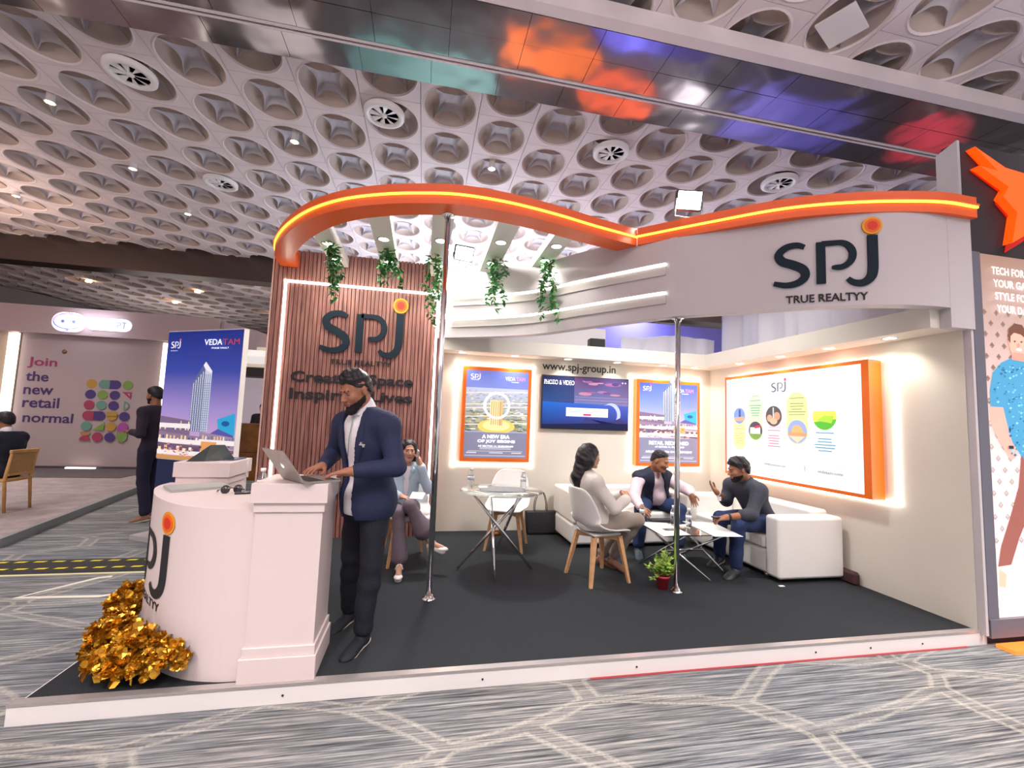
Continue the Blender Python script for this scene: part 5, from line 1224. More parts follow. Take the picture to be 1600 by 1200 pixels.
# figure on the screen
def S(pts, c): P.poly(pts, c)
S([(.50, 1.20), (.95, 1.20), (.88, .7), (.80, .3), (.66, .3), (.70, .7)], '7C4C48')
S([(.01, .07), (.20, .07), (.19, .13), (.10, .22), (.03, .21)], 'FFFFFF'); S([(.05, .35), (.12, .31), (.10, .21), (.04, .23)], 'F0B8A0')
S([(.34, 1.22), (.66, 1.22), (.56, .95), (.40, .78), (.27, .58), (.17, .38), (.04, .37), (.08, .52), (.19, .74), (.29, .96)], '94584F')
S([(.04, 1.58), (.04, 1.45), (.12, 1.30), (.23, 1.16), (.30, 1.20), (.21, 1.42), (.175, 1.58)], 'E8A898')
S([(.045, 1.57), (.05, 1.70), (.09, 1.84), (.18, 1.92), (.30, 1.97), (.46, 1.95), (.64, 1.88), (.74, 1.6), (.70, 1.18), (.36, 1.17), (.25, 1.30), (.205, 1.45), (.175, 1.57)], '4494BC')
P.z += P.step
for _ in range(240):
    x, y = RR.uniform(.09, .68), RR.uniform(1.2, 1.9); 
    if y < 1.58 and x < .22: continue
    if y > 1.84 and x < .14: continue
    r_ = RR.uniform(.008, .018); P.poly([(x - r_, y), (x, y - r_ * .6), (x + r_, y + .004), (x, y + r_ * .7)], RR.choice(['24648C', '6CB8D4', '30789C', '84C8DC']), False)
S([(.29, 1.95), (.44, 1.94), (.43, 2.04), (.30, 2.04)], 'DC9484')
P.disc(.36, 2.085, .088, 'F0AC98', .120); S([(.265, 2.11), (.275, 2.20), (.34, 2.245), (.42, 2.24), (.465, 2.18), (.45, 2.13), (.40, 2.16), (.33, 2.17), (.29, 2.14), (.285, 2.08)], '6C4434'); P.disc(.365, 2.01, .056, 'DC9684', .040, a0=180, a1=360)
P.disc(.37, 2.035, .030, 'FFFFFF', .010); P.disc(.33, 2.10, .010, '402820', .006); P.disc(.40, 2.10, .010, '402820', .006); P.disc(.365, 2.07, .010, 'D89080', .018)
P.rect(.20, 1.25, .25, 1.275, '283038'); P.rect(.42, .97, .60, .985, 'F0E0E0')
P.build('picture', colour_attr_mat('video_wall_picture', es=.42), ls2)
for i, (s_, w_) in enumerate((('TECH FOR', .345), ('YOUR GAME', .44), ('STYLE FOR', .37), ('YOUR DAY', .36))):
    text('lettering', s_, wt, ls2, (6.288 + .012 * i, -.045, 2.712 - i * .102), (1, 0, 0), (0, 0, 1), width=w_, height=.062, bold=.018, ext=.0005, space=1.04)
mb = MB(); mb.box(6.12, 8.6, -.16, -.05, -.0995, -.075); tag(obj('floor_light_strip', mb, mat('orange_floor_glow', (.5, .08, .01), .5, emit=(1, .22, .03), es=1.1)), 'orange lit strip on the floor below the right screen', 'light')

# ------------------------------------------------------------------ people: smooth bodies grown from distance fields
def V(*a): return np.array(a, float)
def nrm(a): return a / (np.linalg.norm(a) + 1e-12)
class SDF:
    def __init__(s): s.ops = []
    def cap(s, a, b, ra, rb=None, k=.02, op='u'):
        a, b = np.array(a, float), np.array(b, float); rb = ra if rb is None else rb
        s.ops.append((op, 'c', (a, b, ra, rb), k, np.minimum(a - ra, b - rb), np.maximum(a + ra, b + rb))); return s
    def ell(s, c, R, rad, k=.02, op='u'):
        c = np.array(c, float); R = np.array(R, float); rad = np.array(rad, float); e = np.sqrt(((R.T * rad) ** 2).sum(1))
        s.ops.append((op, 'e', (c, R, rad), k, c - e, c + e)); return s
    def half(s, c, n):   # keep the side of the plane opposite to n
        s.ops.append(('i', 'h', (np.array(c, float), nrm(np.array(n, float))), 0, None, None)); return s
    def fn(s, f): s.ops.append(('f', f, None, 0, None, None)); return s
    @staticmethod
    def ev(kind, a, P):
        if kind == 'c':
            p, q, ra, rb = a; d = q - p; L = d @ d + 1e-12; t = np.clip(((P - p) @ d) / L, 0, 1)
            return np.linalg.norm(P - p - t[..., None] * d, axis=-1) - (ra + (rb - ra) * t)
        if kind == 'e':
            c, R, rad = a; q = (P - c) @ R.T; k0 = np.linalg.norm(q / rad, axis=-1); k1 = np.linalg.norm(q / rad ** 2, axis=-1) + 1e-9
            return k0 * (k0 - 1) / k1
        if kind == 'h':
            c, n = a; return (P - c) @ n
    def mesh(s, h):
        us = [o for o in s.ops if o[0] == 'u']; lo = np.min([o[4] for o in us], 0) - 3 * h - .01; hi = np.max([o[5] for o in us], 0) + 3 * h + .01
        n = np.ceil((hi - lo) / h).astype(int) + 1
        ax = [lo[i] + h * np.arange(n[i]) for i in range(3)]
        D = np.ones(n, dtype=np.float32)
        def sub(l, u):
            i0 = np.clip(np.floor((l - lo) / h).astype(int), 0, n - 1); i1 = np.clip(np.ceil((u - lo) / h).astype(int) + 1, 1, n)
            sl = tuple(slice(a, b) for a, b in zip(i0, i1)); G = np.stack(np.meshgrid(*[ax[i][sl[i]] for i in range(3)], indexing='ij'), -1); return sl, G
        for op, kind, a, k, l, u in s.ops:
            if op == 'f':
                m = np.abs(D) < .05; idx = np.argwhere(m)
                if len(idx): P = lo + h * idx; D[m] = kind(P, D[m].astype(float))
                continue
            if op == 'i':
                sl, G = sub(lo, hi); D = np.maximum(D, SDF.ev(kind, a, G)).astype(np.float32); continue
            mg = k + 2.5 * h; sl, G = sub(l - mg, u + mg); d = SDF.ev(kind, a, G); e = D[sl]
            if op == 'u':
                hh = np.maximum(k - np.abs(e - d), 0) / max(k, 1e-6); D[sl] = np.minimum(e, d) - hh * hh * k * .25
            elif op == 's':
                hh = np.maximum(k - np.abs(-d - e), 0) / max(k, 1e-6); D[sl] = np.maximum(e, -d) + hh * hh * k * .25
        return nets(D, lo, h)
def nets(D, lo, h):
    nx, ny, nz = D.shape; I = D < 0
    c = np.zeros((nx - 1, ny - 1, nz - 1), np.int8)
    for i in (0, 1):
        for j in (0, 1):
            for k in (0, 1): c += I[i:nx - 1 + i, j:ny - 1 + j, k:nz - 1 + k]
    act = np.argwhere((c > 0) & (c < 8)); 
    if not len(act): return np.zeros((0, 3)), []
    idm = -np.ones(c.shape, np.int64); idm[tuple(act.T)] = np.arange(len(act))
    S_ = np.zeros((len(act), 3)); W_ = np.zeros(len(act))
    cor = [(i, j, k) for i in (0, 1) for j in (0, 1) for k in (0, 1)]
    val = {q: D[act[:, 0] + q[0], act[:, 1] + q[1], act[:, 2] + q[2]].astype(float) for q in cor}
    for q in cor:
        for a in range(3):
            if q[a]: continue
            r_ = list(q); r_[a] = 1; r_ = tuple(r_); A, B = val[q], val[r_]; m = (A < 0) != (B < 0)
            t = np.where(m, A / np.where(m, A - B, 1), 0); p = np.tile(np.array(q, float), (len(act), 1)); p[:, a] += t
            S_[m] += p[m]; W_[m] += 1
    vt = lo + h * (act + S_ / W_[:, None]); F = []
    for a in range(3):
        b, c_ = (a + 1) % 3, (a + 2) % 3
        sa = [slice(None)] * 3; sb = [slice(None)] * 3; sa[a] = slice(0, -1); sb[a] = slice(1, None)
        A, B = I[tuple(sa)], I[tuple(sb)]; e = np.argwhere(A != B)
        e = e[(e[:, b] > 0) & (e[:, c_] > 0)]
        ok = (e[:, b] < D.shape[b] - 1) & (e[:, c_] < D.shape[c_] - 1); e = e[ok]
        if not len(e): continue
        flip = A[tuple(e.T)]
        def g(db, dc): q = e.copy(); q[:, b] -= db; q[:, c_] -= dc; return idm[tuple(q.T)]
        Q = np.stack([g(1, 1), g(0, 1), g(0, 0), g(1, 0)], 1); Q[~flip] = Q[~flip][:, ::-1]; F.append(Q)
    return vt, np.concatenate(F)
def smesh(name, S_, h, m, parent, smooth_it=1):
    v, f = S_.mesh(h)
    me = bpy.data.meshes.new(name); off = ROOTLOC.get(parent.name, Vector((0, 0, 0))) if parent.name in ROOTLOC else Vector((0, 0, 0)); p = parent.parent
    while p is not None: off = off + ROOTLOC.get(p.name, Vector((0, 0, 0))); p = p.parent
    if smooth_it:
        v = np.array(v); nb = np.zeros_like(v); ct = np.zeros(len(v))
        for _ in range(smooth_it):
            nb[:] = 0; ct[:] = 0
            for i in range(4):
                np.add.at(nb, f[:, i], v[f[:, (i + 1) % 4]]); np.add.at(ct, f[:, i], 1)
            v = v * .5 + .5 * nb / np.maximum(ct, 1)[:, None]
    v = v - np.array(off)
    me.vertices.add(len(v)); me.vertices.foreach_set('co', v.astype(np.float32).ravel())
    me.loops.add(len(f) * 4); me.loops.foreach_set('vertex_index', f.astype(np.int32).ravel())
    me.polygons.add(len(f)); me.polygons.foreach_set('loop_start', np.arange(0, len(f) * 4, 4, dtype=np.int32))
    me.polygons.foreach_set('use_smooth', np.ones(len(f), dtype=bool)); me.materials.append(m); me.update(calc_edges=True); me.validate()
    o = bpy.data.objects.new(name, me); COL.objects.link(o); o.parent = parent; return o

def frame(up, right):
    u = nrm(up); r = nrm(right - u * (right @ u)); f = np.cross(u, r); return np.array([r, f, u])   # rows: right, forward, up
def wr(a=.004, s=22, seed=0):
    def f(P, d):
        x, y, z = P[..., 0], P[..., 1], P[..., 2]
        return d + a * (np.sin(s * (x + .6 * z) + seed + 2.2 * np.sin(9 * y + seed)) * .6 + np.sin(s * 1.7 * (z - .5 * y) + 1.7 * seed + 2 * np.sin(7 * x)) * .4)
    return f
class Fig:
    """joints in metres: P pelvis, N neck base, H head centre, sR sL eR eL wR wL hips hR hL knees kR kL ankles aR aL toes tR tL"""
    def __init__(s, J, face, hup=(0, 0, 1), bulk=1.0, hs=1.0):
        s.J = {k: np.array(v, float) for k, v in J.items()}; J = s.J
        s.T = frame(J['N'] - J['P'], J['sR'] - J['sL']); s.b = bulk; s.hs = hs
        fc = nrm(np.array(face, float)); up = np.array(hup, float); r = nrm(np.cross(fc, up)); s.Hf = np.array([r, fc, np.cross(r, fc)])
    def hp(s, r, f, u): return s.J['H'] + s.hs * (s.Hf.T @ np.array([r, f, u]))
    def head(s, S_, g=0):
        R = s.Hf; q = s.hs; hp = s.hp
        S_.ell(hp(0, -.014, .030), R, V(.075 + g, .094 + g, .086 + g) * q, .02)
        S_.ell(hp(0, .024, -.030), R, V(.060 + g, .066 + g, .078 + g) * q, .02)
        for a in (-1, 1):
            S_.cap(hp(.050 * a, .0, -.05), hp(.020 * a, .060, -.093), (.018 + g) * q, (.016 + g) * q, .02)
            S_.ell(hp(.036 * a, .062, -.022), R, V(.024 + g, .022 + g, .024 + g) * q, .02)
        S_.ell(hp(0, .074, -.095), R, V(.019 + g, .016 + g, .014 + g) * q, .02)
    def face(s, S_):
        R = s.Hf; q = s.hs; hp = s.hp
        S_.cap(hp(-.03, .080, .022), hp(.03, .080, .022), .010 * q, None, .014)
        for a in (-1, 1): S_.ell(hp(.030 * a, .094, .004), R, V(.014, .012, .009) * q, .010, 's')
        S_.cap(hp(0, .086, .008), hp(0, .108, -.026), .0075 * q, .0115 * q, .010)
        for a in (-1, 1): S_.ell(hp(.011 * a, .099, -.031), R, V(.0085, .009, .007) * q, .006)
        S_.cap(hp(-.016, .086, -.055), hp(.016, .086, -.055), .0075 * q, None, .008)
        S_.cap(hp(-.013, .084, -.066), hp(.013, .084, -.066), .0075 * q, None, .006)
        for a in (-1, 1): S_.ell(hp(.077 * a, -.004, -.004), R, V(.009, .018, .030) * q, .006)
    def neck(s, S_, g=0, k=.03):
        S_.cap(s.hp(0, -.022, -.06), s.J['N'] + s.T[2] * .0, (.052 + g) * s.hs, (.058 + g) * s.hs, k)
    def torso(s, S_, g=0, low=0.0, belly=0, wide=1.0):
        J, T, b = s.J, s.T, s.b; L = np.linalg.norm(J['N'] - J['P']); P, N_ = J['P'], J['N']; w = .5 * np.linalg.norm(J['sR'] - J['sL'])
        mid = P * .35 + N_ * .65
        S_.ell(P * .32 + N_ * .68, T, V(w * .92 + g, .105 * b + g, L * .34 + g), .05)
        S_.ell(P * .66 + N_ * .34 + T[1] * belly * .5, T, V(.128 * b * wide + g, .098 * b + g + belly, L * .30 + g), .05)
        S_.ell(P + T[2] * .01, T, V(.150 * b * wide + g, .105 * b + g, .11 + g), .05)
        S_.cap(J['sR'], J['sL'], .052 * b + g, None, .05); S_.cap(N_ - T[2] * .01, J['sR'] * .75 + N_ * .25, .045 * b + g * .7, .045 + g, .04); S_.cap(N_ - T[2] * .01, J['sL'] * .75 + N_ * .25, .045 * b + g * .7, .045 + g, .04)
    def arm(s, S_, side, g=0, upto=1.0, k=.03):
        a, e, w = s.J['s' + side], s.J['e' + side], s.J['w' + side]; b = s.b
        S_.cap(a, e, .050 * b + g, .038 * b + g, k); 
        if upto > 0: S_.cap(e, e + (w - e) * upto, .038 * b + g, (.038 + (.026 - .038) * upto) + g * (1 if upto > .8 else 1), .02)
    def leg(s, S_, side, g=0, upto=1.0, flare=0, k=.03):
        a, e, w = s.J['h' + side], s.J['k' + side], s.J['a' + side]; b = s.b
        S_.cap(a, e, .082 * b + g, .054 * b + g, k); m = e + (w - e) * .3
        S_.cap(e, m, .052 * b + g, .053 * b + g, .02); S_.cap(m, e + (w - e) * upto, .053 * b + g, .036 + g + flare, .02)
    def hand(s, S_, side, d=None, n=None, curl=.5, spread=1.0, sc_=1.0):
        """d fingers' direction, n palm normal (palm faces n)"""
        w = s.J['w' + side]; e = s.J['e' + side]; d = nrm(w - e) if d is None else nrm(np.array(d, float)); n = V(0, 0, -1) if n is None else np.array(n, float); n = nrm(n - d * (n @ d)); x = np.cross(d, n)   # x across the palm
        th = 1 if side == 'R' else -1; x = x * th     # thumb side = +x
        q = .95 * sc_; R = np.array([x, d, n])
        S_.ell(w + d * .05 * q, R, V(.040, .052, .016) * q, .012); S_.cap(w - d * .02, w + d * .03 * q, .024 * q, .026 * q, .015)
        for i, (o_, L, r_) in enumerate(((.030, .072, .0086), (.010, .080, .0088), (-.010, .074, .0084), (-.029, .058, .0076))):
            b0 = w + (d * (.086 - .003 * abs(i - 1)) + x * o_) * q; dd = nrm(d + x * (o_ * 4.5 * spread)); p = b0; a = 0
            S_.cap(w + (d * .045 + x * o_ * .8) * q, b0, .011 * q, r_ * q * 1.06, .006)
            for k_, fr in enumerate((.42, .32, .26)):
                a += curl * (.55 + .25 * k_); v = dd * math.cos(a) + n * math.sin(a); p2 = p + v * L * fr * q; S_.cap(p, p2, r_ * q * (1 - .08 * k_), r_ * q * (.92 - .08 * k_), .003); p = p2
        b0 = w + (d * .018 + x * .026) * q; v = nrm(d * .62 + x * .72 + n * .35); p1 = b0 + v * .040 * q; v2 = nrm(d * .85 + x * .35 + n * (.3 + .3 * curl)); p2 = p1 + v2 * .032 * q; p3 = p2 + nrm(d + n * curl * .6) * .024 * q
        S_.cap(b0, p1, .0145 * q, .011 * q, .010); S_.cap(p1, p2, .0105 * q, .0098 * q, .004); S_.cap(p2, p3, .0096 * q, .0078 * q, .004)
    def hairdo(s, g, top, quiff, line=.072):
        S_ = SDF(); q = s.hs
        S_.ell(s.hp(0, -.014, .030), s.Hf, V(.075 + g, .094 + g, .086 + g) * q, .02); S_.ell(s.hp(0, -.03, -.02), s.Hf, V(.068 + g, .075 + g, .06) * q, .02)
        S_.ell(s.hp(0, -.005, .085), s.Hf, V(.060, .072, .028 + top) * q, .03); S_.ell(s.hp(0, .042, .078), s.Hf, V(.050, .036, .018 + quiff) * q, .025)
        S_.half(s.hp(0, .082, line), s.Hf.T @ V(0, .60, -.80)); S_.half(s.hp(0, -.03, -.062), s.Hf.T @ V(0, .1, -1)); return S_
    def eyes(s, t, look=0):
        for a in (-1, 1):
            S_ = SDF(); S_.ell(s.hp(.030 * a, .0775, .003), s.Hf, V(.0115, .0095, .0058) * s.hs, .001); e = smesh('eye', S_, .0022, mat('eye_white', (.20, .16, .15), .5), t, 0)
            S_ = SDF(); S_.ell(s.hp(.030 * a + .002 * look, .0845, .002), s.Hf, V(.0056, .0035, .0050) * s.hs, .001); smesh('iris', S_, .0018, mat('iris_dark', (.02, .012, .008), .4), e, 0)
    def brows(s, t, m):
        for a in (-1, 1): smesh('eyebrow', SDF().cap(s.hp(.014 * a, .090, .024), s.hp(.044 * a, .079, .025), .0042 * s.hs, .003 * s.hs, .003), .0025, m, t, 0)
    def lips(s, t, m):
        S_ = SDF(); S_.cap(s.hp(-.017, .089, -.0565), s.hp(.017, .089, -.0565), .0052 * s.hs, None, .003); S_.cap(s.hp(-.013, .089, -.065), s.hp(.013, .089, -.065), .0058 * s.hs, None, .003); smesh('lips', S_, .0025, m, t, 0)
    def shoe(s, t, side, m, sole, sc_=1.0, heel=0):
        a, o = s.J['a' + side], s.J['t' + side]; d = V(o[0] - a[0], o[1] - a[1], (o[2] - .03) - (a[2] - .065)); d = nrm(d); base = V(a[0], a[1], a[2] - .055)
        x = nrm(np.cross(d, V(0, 0, 1))); R = np.array([x, d, np.cross(x, d)]); S_ = SDF()
        S_.ell(base + d * -.02, R, V(.034, .045, .038) * sc_, .02); S_.ell(base + d * .07 - V(0, 0, .004), R, V(.038, .085, .034) * sc_, .03); S_.ell(base + d * .135 - V(0, 0, .012), R, V(.042, .062, .026) * sc_, .02); S_.cap(base, a + V(0, 0, .01), .036 * sc_, .037 * sc_, .02)
        nn = -R[2]; S_.half(base + nn * .024, nn); sh = smesh('shoe', S_, .006, m, t)
        S_ = SDF(); S_.ell(base + d * -.02, R, V(.037, .048, .06) * sc_, .02); S_.ell(base + d * .06, R, V(.036, .09, .06) * sc_, .03); S_.ell(base + d * .135, R, V(.045, .065, .06) * sc_, .02); S_.half(base + nn * .034, nn); S_.half(base + nn * .020, -nn); smesh('sole', S_, .005, sole, sh, 0)
def person(lab, loc, cat='person'): return thing('person', lab, cat, loc)

skinA = mat('skin_tan', srgb('A87058'), .5, noise=.05, nscale=90); skinB = mat('skin_warm', srgb('C89880'), .5); skinC = mat('skin_brown', srgb('A06C50'), .5)
hairb = mat('black_hair', srgb('17151B'), .42, noise=.6, nscale=60, stretch=(1, 1, .3)); beardm = mat('black_beard', srgb('1A1416'), .8, noise=.8, nscale=160)
lipm = mat('lip_brown', srgb('8E5048'), .45); lipr = mat('lip_red', srgb('B04848'), .4)
suit = mat('navy_suit', srgb('232B4C'), .75, noise=.4, nscale=180, var=.12); shirtw = mat('white_shirt', srgb('EEEAF0'), .7, noise=.2, nscale=30)
denim_k = mat('black_denim', srgb('1C1E2A'), .85, noise=.4, nscale=120, var=.2); denim_b = mat('blue_denim', srgb('26365E'), .85, noise=.4, nscale=120, var=.15)
shoek = mat('black_suede', srgb('1B1F27'), .7, noise=.3, nscale=90); solew = mat('pale_sole', srgb('D8D0BC'), .6)

def band_on(name, p, d, r_, w, m, t, sc_=1.0):
    mb = MB(); d = Vector(d).normalized(); p = Vector(p); mb.tube([p - d * w, p + d * w], r_, 18); return obj(name, mb, m, t)

# --- man at the counter
def man_counter():
    t = person('man in a navy suit jacket and black jeans standing typing at the counter', (1.6, .35, 0))
    J = dict(P=(1.625, .385, .90), N=(1.585, .36, 1.425), H=(1.515, .315, 1.568), sR=(1.44, .47, 1.355), sL=(1.725, .235, 1.355), eR=(1.36, .58, 1.15), wR=(1.335, .38, 1.085), eL=(1.80, .155, 1.11), wL=(1.545, .125, 1.085),
             hR=(1.56, .455, .88), hL=(1.68, .335, .88), kR=(1.53, .52, .49), kL=(1.675, .315, .49), aR=(1.515, .665, .095), aL=(1.645, .335, .095), tR=(1.43, .53, .03), tL=(1.545, .13, .03))
    F = Fig(J, (-.66, -.66, -.40), bulk=1.06, hs=1.04); T = F.T
    S_ = SDF(); F.head(S_); F.face(S_); F.neck(S_); F.torso(S_, -.012)
    for sd in 'RL': F.arm(S_, sd); F.leg(S_, sd)
    F.hand(S_, 'L', (-.95, .0, -.12), (0, 0, -1), .28); F.hand(S_, 'R', (-.45, -.85, -.10), (0, 0, -1), .28)
    smesh('body', S_, .0052, skinA, t)
    F.eyes(t); F.brows(t, beardm); F.lips(t, lipm)
    # hair: shaped cap
    S_ = F.hairdo(.003, .030, .042, .074); S_.fn(wr(.0045, 75, 1)); S_.fn(wr(.002, 170, 4)); smesh('hair', S_, .0042, hairb, t, 0)
    # beard
    S_ = SDF(); F.head(S_, .004); S_.ell(F.hp(0, .083, -.040), F.Hf, V(.032, .018, .010) * F.hs, .01); S_.cap(F.hp(-.022, .09, -.046), F.hp(.022, .09, -.046), .007, None, .01); S_.ell(F.hp(0, .072, -.108), F.Hf, V(.034, .028, .022) * F.hs, .02)
    S_.ell(F.hp(0, .105, -.060), F.Hf, V(.019, .03, .0075), .004, 's'); S_.half(F.hp(0, .0, -.030), F.Hf.T @ V(0, .42, 1)); S_.half(F.hp(0, -.005, 0), F.Hf.T @ V(0, -1, .0)); S_.fn(wr(.0015, 200, 2)); smesh('beard', S_, .0042, beardm, t)
    # shirt
    S_ = SDF(); F.torso(S_, .006); S_.cap(F.hp(0, -.024, -.098), F.J['N'] - T[2] * .01, .066, .075, .02); S_.cap(F.J['P'] + T[1] * .02, F.J['P'] - T[2] * .06 + T[1] * .03, .13, .13, .05)
    S_.half(F.hp(0, 0, -.088), F.Hf.T @ V(0, .35, 1)); S_.half(F.J['P'] - V(0, 0, .10), (0, 0, -1)); S_.fn(wr(.003, 26, 3)); smesh('shirt', S_, .007, shirtw, t)
    cn = F.J['N'] + T[1] * .075
    for a in (-1, 1): smesh('collar', SDF().cap(F.J['N'] + T[0] * .055 * a + T[2] * .035, F.J['N'] + T[1] * .085 + T[0] * .012 * a + T[2] * .0, .012, .008, .01), .005, shirtw, t)
    # lanyard strap + green tab
    mb = MB(); p0 = F.J['N'] + T[1] * .10 - T[2] * .02 + T[0] * .015; p1 = F.J['N'] + T[1] * .135 - T[2] * .26 + T[0] * .03; mb.tube([p0, (p0 + p1) / 2 + T[1] * .010, p1], .003, 6); obj('lanyard', mb, mat('lanyard_green', srgb('7CA49A'), .6), t)
    # jacket
    S_ = SDF(); F.torso(S_, .028, wide=1.05); J_ = F.J; S_.cap(J_['P'], J_['P'] - T[2] * .05, .165, .175, .06)
    for sd in 'RL': F.arm(S_, sd, .017, .85, .035)
    S_.fn(wr(.0035, 20, 4))
    S_.half(J_['P'] - V(0, 0, .125), (0, 0, -1)); S_.half(J_['N'] + T[2] * .045, T[2])
    P0, T0 = J_['P'], T
    def cut(P, d):
        q = (P - P0) @ T0.T; z = q[..., 2]; L = .525
        cx = .025 + .0 * z; hw = np.interp(z, [-.2, 0, .16, L - .05, L + .05], [.075, .050, .038, .085, .075]); wedge = np.maximum(np.abs(q[..., 0] - cx) - hw, .03 - q[..., 1]); return np.maximum(d, -wedge)
    S_.fn(cut); jk = smesh('jacket', S_, .0062, suit, t)
    S_ = SDF(); F.torso(S_, .034, wide=1.05); S_.fn(wr(.0035, 20, 4))
    def lap(P, d):
        q = (P - P0) @ T0.T; z = q[..., 2]; ax = np.abs(q[..., 0] - .025); hw = np.interp(z, [-.2, 0, .16, .475, .575], [.075, .050, .038, .085, .075]); wl = np.interp(z, [.13, .30, .36, .362, .42, .50], [0, .050, .066, .048, .042, .03])
        return np.maximum.reduce([d, hw - ax, ax - hw - wl, .02 - q[..., 1], .13 - z, z - .55])
    S_.fn(lap); smesh('lapel', S_, .0055, suit, jk)
    pp = J_['P'] + T[2] * .345 + T[1] * .148 - T[0] * .11; mb = MB(); R_ = Matrix(((T[0][0], T[1][0], T[2][0]), (T[0][1], T[1][1], T[2][1]), (T[0][2], T[1][2], T[2][2])))
    for (a, b, c, d_) in ((-.022, .022, 0, .007), (-.016, -.006, .0, -.012), (.004, .014, .004, .018)): mb.box(a, b, -.004, .004, min(c, d_), max(c, d_))
    mb.v = [tuple(R_ @ Vector(p) + Vector(pp)) for p in mb.v]; obj('lapel_pin', mb, mat('pin_silver', (.85, .85, .8), .3, .5), jk)
    # trousers
    S_ = SDF(); S_.ell(J_['P'] - V(0, 0, .02), T, V(.155, .115, .12), .05)
    for sd in 'RL': F.leg(S_, sd, .010, .95, .012)
    S_.fn(wr(.005, 24, 5)); smesh('jeans', S_, .0075, denim_k, t)
    for sd in 'RL': F.shoe(t, sd, shoek, solew, 1.08)
    dL = nrm(J_['wL'] - J_['eL']); band_on('bracelet', J_['wL'] - dL * .012, dL, .033, .006, mat('gold_bracelet', srgb('D8A860'), .3, .8), t)
man_counter()

